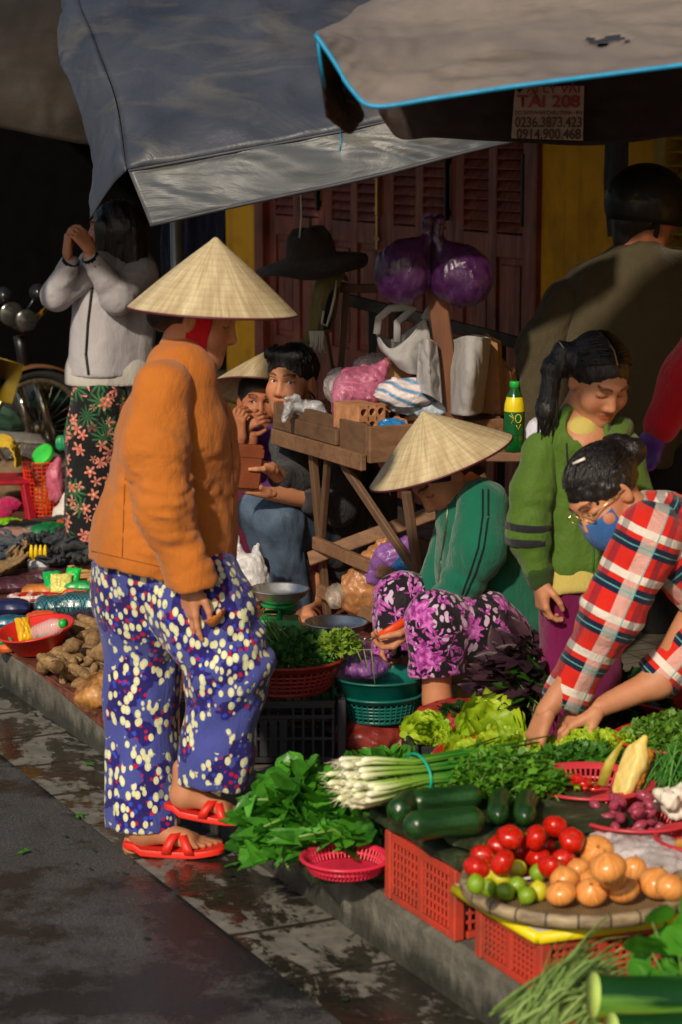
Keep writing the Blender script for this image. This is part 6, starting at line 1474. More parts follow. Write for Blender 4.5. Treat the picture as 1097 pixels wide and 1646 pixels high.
    def calyx(o):
        mb = MB(); tpl = leaf_tpl('long')
        for k in range(5): a = k * 1.257; put_leaf(mb, tpl, (0, 0, .70), (math.cos(a), math.sin(a), .15), (0, 0, 1), .5)
        mb.tube([(0, 0, .68), (.04, 0, .95)], .06, 6); mb.build('calyx', g['stem_d'], o)
    def tuft(o):
        mb = MB()
        for k in range(9): a = k * .7; mb.tube([(.05 * math.cos(a), .05 * math.sin(a), 1.0), (.09 * math.cos(a), .09 * math.sin(a), 1.13 + .05 * (k % 3))], [.02, .006], 4)
        mb.build('dry_tip', basic('dry_onion_tip', (150, 104, 62), .8), o)
    for (x, y, r), w_ in zip(on, places(on)): fruit('onion', st.put(*z_(x, y), r, Z0, .12, ins(r)), r * 1.0, g['onion'], 'shiny brown onion on the bamboo tray, ' + w_, 'onions on the bamboo tray', 'onion', tuft)
    for (x, y, k), w_ in zip(li, places(li)): fruit('lime', st.put(*z_(x, y), .0205, Z0, .1, ins(.02)), .0215, g[('lime_green', 'lime_yellow')[k]], ('green lime', 'yellow lime')[k] + ' on the bamboo tray, ' + w_, 'limes on the bamboo tray', 'lime')
    for (x, y), w_ in zip(to, places(to)): fruit('tomato', st.put(*z_(x, y), .027, Z0, .12, ins(.027)), .0285, g['tomato'], 'ripe red tomato on the bamboo tray, ' + w_, 'tomatoes on the bamboo tray', 'tomato', calyx)
    # --- baskets of chillies, shallots, ginger on a hidden crate
    zq = .315
    cc = S(a2 + .62, b2 + .38, KH + .002); crate(cc, .60, .5, zq - KH - .03, KROT, g['bcrate'], 'dark crate under the chilli and shallot baskets', 'bars')
    mb = MB(); cp = G(1010, 1372, zq - .02); mb.box((0, 0, 0), (.62, .60, .014), 0, None, .004); o = mb.build('white_sheet', basic('white_sack_cloth', (206, 200, 196), .8, .1, 12, .5, 25, .02), None); o.location = S(a2 + .55, b2 + .40, zq - .016); o.rotation_euler = (0, 0, KROT); tag(o, 'flattened white sack under the rose-coloured baskets', 'sack')
    zr = zq - .006
    bc = G(948, 1272, zr + .045); bc.z = zr + .02
    basket(bc, .148, .052, g['roseb'], 'shallow rose plastic basket holding red chillies', R0=.105, rows=2, n=70)
    sc = G(1022, 1312, zr + .045); sc.z = zr
    basket(sc, .140, .055, g['roseb'], 'rose plastic basket holding shallots and garlic', R0=.105, rows=2, n=70)
    gc = G(1135, 1352, zr + .04); gc.z = zr
    basket(gc, .105, .05, g['roseb'], 'rose plastic basket of ginger cut off by the right edge', R0=.08, rows=2, n=50)
    # chillies
    r_ = random.Random(4); cp_ = []
    for v in range(3):
        mb = MB(); pts = [(-.03 + .06 * i / 7, .006 * math.sin(i * .5 + v), .003 * math.sin(i)) for i in range(8)]; mb.tube(pts, [.0048, .0066, .0068, .0062, .0052, .0038, .0022, .0006], 10); cp_.append(mb)
    protos_c = {}
    for i in range(26):
        gr = i % 7 == 3; v = i % 3; key = (v, gr)
        if key not in protos_c:
            o = cp_[v].build('chilli', g['chili_g'] if gr else g['chili']); mb = MB(); mb.tube([(-.030, 0, 0), (-.036, 0, .002), (-.048, 0, .005)], [.0045, .0018, .0013], 6); mb.build('stalk', g['stem_d'], o); protos_c[key] = o
        else: o = copy_tree(protos_c[key])
        a = r_.uniform(0, 6.28); q = math.sqrt(r_.random()) * .055; o.location = bc + Vector((-.045 + math.cos(a) * q, math.sin(a) * q * .8 + .01, .020 + .022 * r_.random() + .016 * (1 - q / .055))); o.rotation_euler = (0, r_.gauss(0, .35), r_.uniform(0, 6.28)); o.scale = (1.15,) * 3
        tag(o, 'yellow-green chilli among the red ones in the rose basket' if gr else 'red chilli in the rose basket left of the pineapple', 'chilli', 'chillies in the rose basket')
    # pineapple piece
    pe = empty('pineapple_piece', bc + Vector((.07, .0, .03)), 'peeled yellow pineapple quarter standing in the chilli basket', 'pineapple')
    p0, p1 = G(985, 1268, zr + .04), G(1035, 1185, zr + .14); p1 = W(1037, 1186, bc.y + .0)
    p0 = W(1000, 1262, bc.y - .03)
    V, F = sdf_mesh([('c', p0, p0 + (p1 - p0) * .55, .034, .032, .02), ('c', p0 + (p1 - p0) * .5, p1, .030, .008, .02), ('cut', p0 + (p1 - p0) * .4 + Vector((-.012, 0, .004)), Vector((-.85, -.35, .35)).normalized(), .3)], .0032, lambda P: .0015 * wob(P, .02, 3)); mb = MB(); mb.add(V, F)
    t = T('pineapple_flesh'); n = t.noise(1, t.map(t.co(), (40, 40, 12)), detail=4); t.set(col=t.ramp(n, [(.3, srgb((236, 196, 84))), (.7, srgb((250, 234, 160)))]), rough=.35, sss=.1); t.bump(n, .4, .003); mb.build('flesh', t.m, pe, world=True)
    V, F = sdf_mesh([('c', p0 + Vector((.026, .012, -.004)), p0 + (p1 - p0) * .6 + Vector((.024, .012, .0)), .022, .020, .02)], .0028, lambda P: .004 * wob(P, .016, 6, .3)); mb = MB(); mb.add(V, F); mb.build('rind', basic('pineapple_rind', (196, 132, 38), .6, .35, 70, .5, 150), pe, world=True)
    s0, s1 = W(968, 1262, bc.y - .03), W(1002, 1192, bc.y - .02); mb = MB(); mb.tube([s0, (s0 + s1) / 2 + Vector((-.006, 0, .002)), s1], [.011, .012, .003], 10, flat=.6); tag(mb.build('pineapple_slice', basic('rind_olive', (176, 160, 58), .5, .3, 50), None, loc=s0, world=True), 'thin olive-yellow rind strip leaning beside the pineapple quarter', 'fruit strip')
    # shallots & garlic & ginger
    st = Stack(); r_ = random.Random(6)
    for i in range(46):
        a = r_.uniform(0, 6.28); q = math.sqrt(r_.random()) * .078; c = sc + Vector((-.018 + math.cos(a) * q, -.008 + math.sin(a) * q, .022)); z = c.z
        while any((c - p).length < (.0145 + rq) * .80 for p, rq in st.p) and c.z < z + .06: c.z += .003
        st.p.append((c.copy(), .0145)); o = fruit('shallot', c, .0175, g['shallot'], 'purple shallot in the rose basket beside the garlic', 'shallots in the rose basket', 'shallot'); o.rotation_euler = (r_.uniform(1, 2.1), r_.gauss(0, .4), r_.uniform(0, 6.28))
    gb = ((1052, 1290), (1075, 1297), (1098, 1290), (1066, 1280), (1088, 1305), (1092, 1277), (1078, 1286)); gl_ = places(gb)
    for i, (x, y) in enumerate(gb):
        c = st.put(x, y, .021, sc.z + .012, .1, lambda c: math.hypot(c.x - sc.x, c.y - sc.y) < .12, .85); fruit('garlic', c, .024, g['garlic'], 'white garlic bulb by the shallots, ' + gl_[i], 'garlic bulbs by the shallots', 'garlic_bulb')
    gp = None
    for i in range(9):
        if gp is None: gp = lump(.013, .06, 3, .2, .3).build('ginger_root', g['ginger']); o = gp
        else: o = copy_tree(gp)
        a = r_.uniform(0, 6.28); q = .05 * r_.random(); o.location = gc + Vector((-.02 + math.cos(a) * q, math.sin(a) * q, .022 + .012 * (i % 4))); o.rotation_euler = (r_.gauss(0, .3), r_.gauss(0, .3), r_.uniform(0, 6)); tag(o, 'knobbly ginger root in the basket at the right edge', 'ginger', 'ginger roots in the basket')
    # packet between baskets and tomatoes
    mb = pillow(.09, .07, .02, 3); o = mb.build('packet', basic('orange_packet', (226, 120, 34), .35, .2, 12)); o.location = G(925, 1322, zr + .012); o.rotation_euler = (.1, 0, .2); tag(o, 'small orange packet behind the tomatoes', 'packet')
    mb = pillow(.13, .08, .018, 5); o = mb.build('packet', basic('white_packet', (222, 216, 208), .4, .1, 12)); o.location = G(918, 1300, zr + .018); o.rotation_euler = (0, 0, .3); tag(o, 'white paper packet under the rim of the chilli basket', 'packet')
    for i, (x, y) in enumerate(((1020, 1362), (1062, 1380))):
        mb = pillow(.20, .16, .04, 7 + i, .01); o = mb.build('plastic_bag', filmmat('milky_film', (206, 196, 196), .7)); o.location = G(x, y, zr + .018); o.rotation_euler = (0, 0, i * .8); tag(o, ('milky plastic bag just behind the onions', 'milky plastic bag at the right edge below the ginger basket')[i], 'plastic bag')
    return dict(a1=a1, a2=a2, b2=b2, zc=zc, zr=zr, zf=zf)

def chive_clump(mb, base, tip, n, spread_b, spread_t, w_, seed, droop=.05):
    r_ = random.Random(seed); base, tip = Vector(base), Vector(tip)
    for i in range(n):
        j = lambda s: Vector((r_.gauss(0, s), r_.gauss(0, s), r_.gauss(0, s * .7)))
        p0 = base + j(spread_b); p3 = base + (tip - base) * r_.uniform(.65, 1.08) + j(spread_t); m = (p0 + p3) / 2 + Vector((0, 0, (tip - base).length * .10)) + j(spread_t * .3)
        K = []; 
        for t in np.linspace(0, 1, 6): K.append(p0 * (1 - t) ** 2 + m * 2 * t * (1 - t) + p3 * t * t - Vector((0, 0, droop * t ** 3)))
        ww = w_ * r_.uniform(.6, 1.2); mb.tube(K, [ww * .8, ww, ww, ww * .9, ww * .6, ww * .12], 4, cap=False, flat=.4)

def build_near(g, D):
    # long chives in front of the near crate
    c = G(880, 1640, KH + .06); mb = MB()
    chive_clump(mb, W(850, 1668, 4.12), W(990, 1520, 4.26), 150, .030, .045, .0050, 1)
    chive_clump(mb, W(905, 1680, 4.1), W(1010, 1560, 4.25), 110, .035, .04, .0050, 2)
    chive_clump(mb, W(850, 1668, 4.12), W(920, 1500, 4.28), 34, .02, .035, .0040, 3)
    tag(mb.build('chive_bunch', g['chive'], None, loc=W(880, 1640, 4.15), world=True), 'sheaf of long grey-green chives in the lower right foreground', 'chives')
    # winter melons / big cucumbers
    t = T('melon_rind'); v = t.sep(t.co()); n = t.noise(1, t.map(t.co(), (5, 40, 40)), detail=4); t.set(col=t.ramp(t.math('ADD', t.math('MULTIPLY', v[2], 7.), t.math('MULTIPLY', n, .7)), [(.05, srgb((140, 176, 52))), (.30, srgb((92, 142, 54))), (.45, srgb((20, 62, 24))), (.85, srgb((26, 76, 32)))]), rough=.3, spec=.5); rind = t.m
    fl = basic('melon_flesh', (188, 214, 108), .35, .12, 30, sss=.1)
    for i, (x0, y0, x1, y1, Y, r, lb) in enumerate(((955, 1600, 1160, 1612, 3.98, .042, 'long green melon cut at its left end in the bottom right corner'), (985, 1660, 1160, 1662, 3.88, .036, 'lower green melon partly below the bottom edge'))):
        p0, p1 = W(x0, y0, Y), W(x1, y1, Y + .05); L = (p1 - p0).length; root = empty('green_melon', (p0 + p1) / 2, lb, 'melon'); d = (p1 - p0).normalized(); root.rotation_euler = (0, -math.asin(d.z), math.atan2(d.y, d.x))
        mb = MB(); xs = np.linspace(-L / 2, L / 2, 14); mb.tube([(x, .004 * math.sin(x * 20), 0) for x in xs], [r * (1 + .03 * math.sin(x * 25)) for x in xs], 28, cap=False); mb.build('rind', rind, root)
        mb = MB(); mb.tube([(-L / 2 - .001, 0, 0), (-L / 2 + .004, 0, 0)], r * .97, 28); mb.build('cut_face', fl, root)
    bc_ = W(1080, 1700, 4.0); bc_.z = KH; crate(bc_, .36, .30, W(1060, 1690, 3.95).z - KH - .0, 0, g['rcrate'], 'red crate below the frame under the green melons')
    # broad leaves at right edge
    mb = MB(); r_ = random.Random(5); tpl = leaf_tpl('arrow'); t2 = leaf_tpl('round'); sm = MB()
    for i in range(46):
        x = r_.uniform(1048, 1170); y = r_.uniform(1450, 1600); Y = 4.18 + r_.uniform(-.06, .08); p = W(x, y, Y); dd = Vector((r_.gauss(-.2, .5), r_.gauss(-.2, .4), r_.gauss(.3, .6))).normalized()
        put_leaf(mb, tpl if i % 2 else t2, p, dd, Vector((r_.gauss(0, .4), -.8, .5)), r_.uniform(.05, .075), wid=1.3); q = W(1110, 1640, 4.2); sm.tube([q, (p + q) / 2, p], [.003, .0025, .0015], 5)
    root = empty('leafy_green_bunch', W(1110, 1600, 4.2), 'dark glossy leafy greens along the lower right edge', 'greens'); mb.build('leaves', g['spin'], root, world=True); sm.build('stems', g['stem'], root, world=True)
    # --- water spinach pile on pink basket
    zp = KH + .045
    pb = G(556, 1374, zp + .04); pb.z = zp
    basket(pb, .100, .036, g['pinkb'], 'hot pink plastic basket under the pile of leafy greens', R0=.082, rows=2)
    c = W(500, 1360, 5.42); c.z = KH + .01
    root = empty('leafy_green_pile', c, 'large pile of broad dark green leaves beside the walking woman', 'greens')
    mb = MB(); sm = MB()
    heap_leaves(mb, W(490, 1358, 5.46), (.135, .16, .18), 280, 'round', .064, 21, sm=sm, out=.9, wid=1.15, srad=.003)
    heap_leaves(mb, W(556, 1356, 5.36), (.075, .10, .11), 100, 'round', .055, 22, sm=sm, out=.8, wid=1.1, srad=.003)
    tp = leaf_tpl('arrow'); r_ = random.Random(9)
    for x0, y0, x1, y1, Y in ((540, 1370, 415, 1380, 5.3), (560, 1350, 430, 1350, 5.3), (520, 1330, 400, 1285, 5.36), (545, 1380, 450, 1372, 5.22), (520, 1345, 395, 1320, 5.35), (590, 1368, 480, 1345, 5.2), (500, 1340, 410, 1335, 5.3)):
        a, b = W(x0, y0, Y + .08), W(x1, y1, Y); m = (a + b) / 2 + Vector((0, 0, .035)); sm.tube([a, m, b], [.0045, .004, .003], 6)
        for k in range(13):
            t = r_.uniform(.25, 1.1); p = a * (1 - t) ** 2 + m * 2 * t * (1 - t) + b * t * t; dd = (b - a).normalized() + Vector((r_.gauss(0, .6), r_.gauss(0, .4), r_.gauss(0, .6))); put_leaf(mb, tp, p, dd, (r_.gauss(0, .4), -.7, .7), r_.uniform(.045, .07), wid=1.1)
    mb.build('leaves', g['spin'], root, world=True); sm.build('stems', g['stem'], root, world=True)
    # --- red tray with lettuce scraps
    zt = .30; tc = G(815, 1215, zt + .03); tc.z = zt
    mbx = S(*SI(tc), KH); crate(Vector((tc.x, tc.y, KH + .002)), .30, .24, zt - KH - .004, .1, g['bcrate'], 'dark crate under the wide red tray', 'bars')
    basket(tc, .178, .032, g['redb'], 'wide shallow red tray with scraps of lettuce below the worker\'s hands', holes=False, R0=.15, name='tray', cat='tray')
    heap('salad_scraps', 'yellow-green and purple leaf scraps lying in the wide red tray', 'leaf scraps', tc + Vector((.0, -.0, .012)), (.12, .10, .03), 46, 'frill', .055, g['let'], g['stem'], 33)
    # --- big lettuce
    def lettuce(name, base, tipdir, n, size, seed, label, fan=.8, mat=None):
        mb = MB(); rb = MB(); r_ = random.Random(seed); tpl = leaf_tpl('frill'); d0 = Vector(tipdir).normalized(); side = d0.cross(Vector((0, 0, 1))).normalized(); upv = side.cross(d0)
        for i in range(n):
            a = r_.uniform(-fan, fan); e = r_.uniform(-.15, .45); d = (d0 * math.cos(a) + side * math.sin(a) + upv * e * .7).normalized(); p = Vector(base) + side * math.sin(a) * .02 + upv * e * .03; s = size * r_.uniform(.75, 1.1)
            put_leaf(mb, tpl, p, d, upv + side * r_.gauss(0, .5) - Vector((0, .5, 0)), s, wid=1.15); rb.tube([p, p + d * s * .35 + upv * .003, p + d * s * .7 + upv * .012], [.006 * s / .2, .0045 * s / .2, .001], 6, flat=.6)
        root = empty(name, base, label, 'lettuce'); mb.build('leaves', mat or g['let'], root, world=True); rb.build('ribs', basic('pale_rib', (214, 222, 150), .4, .1, 20), root, world=True)
    lettuce('lettuce', W(836, 1212, 5.93), (-1, .12, .02), 40, .165, 1, 'large frilly yellow-green lettuce lying behind the spring onions', .55)
    lettuce('lettuce', W(700, 1196, 6.0), (.15, .1, 1), 14, .085, 2, 'smaller lettuce tuft at the left of the large lettuce', .9)
    # support under lettuce
    lc = W(755, 1200, 6.05); lc.z = KH + .002; crate(lc, .34, .26, .14, .05, g['bcrate'], 'dark crate under the large lettuce', 'bars')
    # curly lettuce right
    c = G(962, 1222, .33); mb = MB(); heap_leaves(mb, c, (.075, .06, .045), 60, 'frill', .045, 41, out=.8); root = empty('curly_lettuce', c, 'small curly bright green lettuce under the checked woman\'s hand', 'lettuce'); mb.build('leaves', g['let'], root, world=True)
    heap('herb_heap', 'dark green herbs between the curly lettuce and the chilli basket', 'herbs', G(935, 1232, .34), (.11, .07, .05), 420, 'lobed', .022, g['herb'], g['stem_d'], 42)
    c = S(*SI(G(950, 1225, .2)), KH + .002); crate(c, .36, .26, .155, .2, g['bcrate'], 'dark crate under the curly lettuce and herbs', 'bars')
    # greens around the hands
    heap('purple_basil_heap', 'dark purple herb stems spreading left of the checked woman', 'herbs', W(850, 1140, 6.12), (.10, .10, .20), 260, 'long', .085, g['pur'], g['stem_d'], 51, out=.9, wid=1.3)
    heap('mustard_leaves', 'broad green mustard leaves between the purple herbs', 'greens', W(868, 1130, 6.05), (.07, .05, .10), 34, 'round', .075, g['herb'], g['stem'], 52)
    heap('dark_greens', 'dark leafy greens behind the checked woman\'s hands', 'greens', W(960, 1165, 6.15), (.20, .12, .15), 330, 'round', .050, g['dark'], g['stem_d'], 53)
    heap('dark_greens', 'low dark leaves between the spring onions and the red sacks', 'greens', W(630, 1236, 5.80), (.12, .08, .035), 110, 'round', .035, g['spin'], g['stem'], 54)
    # right-edge baskets
    z0 = .34; c = G(1090, 1200, z0 + .02); c.z = z0
    basket(c, .155, .045, g['redb'], 'red tray of chopped herbs at the right edge', R0=.13, holes=False, name='tray', cat='tray')
    heap('herb_heap', 'mound of fine green herbs in the red tray at the right edge', 'herbs', c + Vector((0, 0, .02)), (.14, .13, .075), 1500, 'lobed', .017, leafmat('herb_bright', (52, 96, 24), (112, 158, 50)), g['stem'], 61)
    c2 = W(1120, 1150, 6.15); basket(c2, .20, .06, g['marb'], 'dark red basket behind the tray of chopped herbs', R0=.17, holes=False)
    for cx, lb in ((c, 'dark crate under the red tray at the right edge'), (c2, 'dark crate under the dark red basket')): crate(Vector((cx.x, cx.y, KH + .002)), .26, .26, cx.z - KH - .004, .1, g['bcrate'], lb, 'bars')
    mb = MB(); chive_clump(mb, W(1065, 1262, 5.25), W(1090, 1180, 5.3), 80, .022, .03, .0028, 7); chive_clump(mb, W(1100, 1265, 5.25), W(1085, 1195, 5.3), 80, .03, .035, .0028, 8)
    tag(mb.build('chive_bunch', leafmat('chive_bright', (34, 96, 30), (96, 160, 66)), None, loc=W(1085, 1262, 5.25), world=True), 'bright green chives standing behind the garlic at the right edge', 'chives')
    lathe_obj('teal_plate', [(0, 0), (.10, .0), (.13, .014), (.132, .017), (.10, .005), (0, .004)], g['tealb'], 'teal plate under the bright chives', 'plate', G(1085, 1262, .355))
    crate(Vector((.88, 5.45, KH + .002)), .34, .3, .20, .05, g['bcrate'], 'dark crate under the teal plate', 'bars')

# ================================================================ MIDDLE: baskets, scales, sacks
def build_middle(g):
    # black crate and maroon basket
    c0 = G(556, 1228, KH); h = W(553, 1128, c0.y).z - KH; crate(Vector((c0.x - .235, c0.y + .16, KH + .002)), .46, .32, h, .03, g['bcrate'], 'black plastic crate with slotted sides under the herb basket', 'bars')
    zt = KH + h + .004; bc = Vector((W(458, 1090, c0.y + .14).x, c0.y + .14, zt))
    basket(bc, .165, .095, g['marb'], 'brick-red perforated basket full of cut herbs', R0=.125, rows=5, n=48)
    heap('herb_heap', 'heap of fine green herbs in the brick-red basket', 'herbs', bc + Vector((.02, 0, .075)), (.14, .13, .085), 1300, 'lobed', .020, leafmat('herb_deep', (34, 84, 30), (84, 134, 56)), g['stem_d'], 71)
    mb = MB(); chive_clump(mb, bc + Vector((.0, -.02, .10)), bc + Vector((-.06, -.02, .20)), 60, .02, .02, .0032, 3, 0)
    tag(mb.build('herb_stalks', basic('cut_stalks', (110, 150, 70), .5, .3, 60), None, loc=bc + Vector((0, 0, .1)), world=True), 'upright pale cut stalks standing in the brick-red basket', 'stalks')
    mb = MB(); sm = MB(); cc = bc + Vector((.155, -.03, .115)); heap_leaves(mb, cc, (.06, .06, .055), 330, 'lobed', .018, 77, sm=sm)
    for k in range(3): p = cc + Vector((.03, -.03, .01)); sm.tube([p, p + Vector((.02 + .02 * k, -.02, .006)), p + Vector((.035 + .018 * k, -.03, -.03 - .03 * k))], .0018, 4)
    root = empty('parsley_bunch', cc, 'light green bunch hanging over the basket rim with trailing stalks', 'herbs'); mb.build('leaves', leafmat('herb_lime', (84, 122, 26), (146, 172, 66)), root, world=True); sm.build('stems', g['stem'], root, world=True)
    # teal baskets
    tc = W(610, 1152, 6.42); basket(tc, .122, .075, g['tealb'], 'teal perforated basket under the teal basin', R0=.105, rows=5, n=44)
    basket(tc + Vector((0, 0, .068)), .128, .055, g['tealb'], 'teal basin stacked in the perforated basket', holes=False, R0=.11, name='basin', cat='basin')
    blob('plastic_bag', [('e', W(588, 1072, 6.40), (.075, .07, .035), None), ('e', W(575, 1050, 6.42), (.045, .04, .05), None), ('c', W(575, 1045, 6.42), W(560, 1010, 6.45), .03, .01, .02)], filmmat('violet_film', (140, 84, 160), .55), 'violet plastic bag crumpled in the teal basin', 'plastic bag', amp=.010, wl=.05)
    # red-brown sacks
    rf = filmmat('redbrown_film', (132, 42, 34), .92, .3, bsc=18)
    blob('sack', [('e', W(590, 1182, 6.38), (.10, .10, .055), None), ('e', W(645, 1178, 6.42), (.10, .09, .055), None)], rf, 'red-brown plastic sack under the teal baskets', 'sack', amp=.010, wl=.07)
    rm = basic('red_net', (158, 46, 38), .5, .35, 40, .6, 90, .01)
    blob('sack', [('e', W(738, 1150, 6.25), (.115, .12, .045), None), ('e', W(700, 1162, 6.2), (.07, .08, .05), None)], rm, 'red net sack lying at the feet of the peeling woman', 'sack', amp=.010, wl=.05)
    heap('chilli_leaves', 'small dark sprigs on the red net sack', 'herbs', W(735, 1143, 6.18), (.045, .03, .015), 60, 'lobed', .018, g['dark'], g['stem_d'], 75)
    # scales
    def scale(pan, Rp, label):
        root = empty('market_scale', pan, label, 'scale'); zb = pan.z - .175
        lo = lambda dz: Vector((pan.x, pan.y, pan.z + dz)); off = Matrix.Identity(4)
        M = Matrix.Translation(pan)
        mb = MB(); mb.lathe([(0, .0), (Rp * .55, .002), (Rp * .92, .022), (Rp, .040), (Rp + .005, .042), (Rp + .003, .045), (Rp - .002, .042), (Rp * .9, .025), (Rp * .53, .006), (0, .004)], 48, M); mb.build('pan', basic('pan_steel', (226, 224, 218), .34, .1, 12, metal=.85), root, world=True)
        mb = MB(); mb.lathe([(0, -.012), (Rp * .62, -.012), (Rp * .66, -.004), (0, -.001)], 32, M); mb.tube([lo(-.012), lo(-.05)], .008, 10); mb.beam(lo(-.03) + Vector((-.05, 0, 0)), lo(-.03) + Vector((.05, 0, 0)), .012, .012); mb.build('pan_carrier', g['green'], root, world=True)
        mb = MB(); bx = [( -.075, -.055), (.075, -.055), (.075, .055), (-.075, .055)]
        V = []
        for z, k in ((-.175, 1.25), (-.165, 1.28), (-.06, .85), (-.048, .75)): V += [(pan.x + x * k, pan.y + y * k, pan.z + z) for x, y in bx]
        mb.add(V, [(3, 2, 1, 0), (12, 13, 14, 15)] + [(j * 4 + i, j * 4 + (i + 1) % 4, (j + 1) * 4 + (i + 1) % 4, (j + 1) * 4 + i) for j in range(3) for i in range(4)]); mb.build('housing', g['green'], root, 'auto', world=True)
        c = lo(-.108) + Vector((0, -.062, 0)); Mx = Matrix.Translation(c) @ Matrix.Rotation(R(90 + 20), 4, 'X'); mb = MB(); mb.lathe([(0, .006), (.042, .006), (.046, .0), (.046, -.004)], 32, Mx); mb.build('dial', basic('dial_white', (218, 214, 204), .35, .05), root, world=True)
        mb = MB(); mb.beam(c + Vector((0, -.006, 0)), c + Vector((.018, -.014, .028)), .003, .002); mb.build('needle', basic('needle_red', (180, 30, 20), .4), root, world=True)
        return zb
    p1 = W(449, 968, 6.95); p2 = W(541, 1022, 6.72)
    zb1 = scale(p1, .088, 'green market scale with an empty steel pan behind the herb basket'); zb2 = scale(p2, .092, 'green market scale nearer the herbs, its steel pan half hidden')
    wd = wood('crate_wood', (128, 92, 60), along='X')
    for p, zb, lb in ((p1, zb1, 'low wooden box under the far green scale'), (p2, zb2, 'low wooden box under the nearer green scale')):
        mb = MB(); hh = zb - KH; n = 3
        for k in range(n): z = KH + hh * (k + .5) / n; [mb.box((p.x, p.y + sy * .13, z), (.30, .014, hh / n - .008), 0, None, .002) for sy in (-1, 1)]; [mb.box((p.x + sx * .143, p.y, z), (.014, .245, hh / n - .008), 0, None, .002) for sx in (-1, 1)]
        mb.box((p.x, p.y, zb - .006), (.31, .285, .010), 0, None, .002)
        tag(mb.build('wooden_box', wd, None, 'auto', loc=Vector((p.x, p.y, KH)), world=True), lb, 'box')
    # stool under the peeling woman
    c = W(795, 1080, 6.62); pw = wood('pale_wood', (176, 156, 118), along='X', var=.25); root = empty('low_stool', Vector((c.x, c.y, KH)), 'small pale wooden stool under the peeling woman', 'stool')
    mb = MB(); mb.box((c.x, c.y, c.z + .0), (.27, .20, .022), -.1, None, .004); mb.build('seat', pw, root, 'auto', world=True)
    for sx in (-1, 1):
        for sy in (-1, 1): mb = MB(); mb.beam((c.x + sx * .125, c.y + sy * .085, KH), (c.x + sx * .105, c.y + sy * .075, c.z - .012), .034, .024); mb.build('leg', pw, root, 'auto', world=True)
    mb = MB(); mb.box((c.x, c.y - .088, c.z - .035), (.22, .014, .045), -.1, None, .002); mb.build('apron', pw, root, 'auto', world=True)
    mb = MB(); q = W(838, 1108, 6.5); mb.box((0, 0, 0), (.05, .06, .10), .2, None, .01); o = mb.build('carton', basic('blue_carton', (24, 82, 140), .5), None, 'auto'); o.location = Vector((q.x, q.y, KH + .052)); tag(o, 'small blue carton beside the low stool', 'carton')

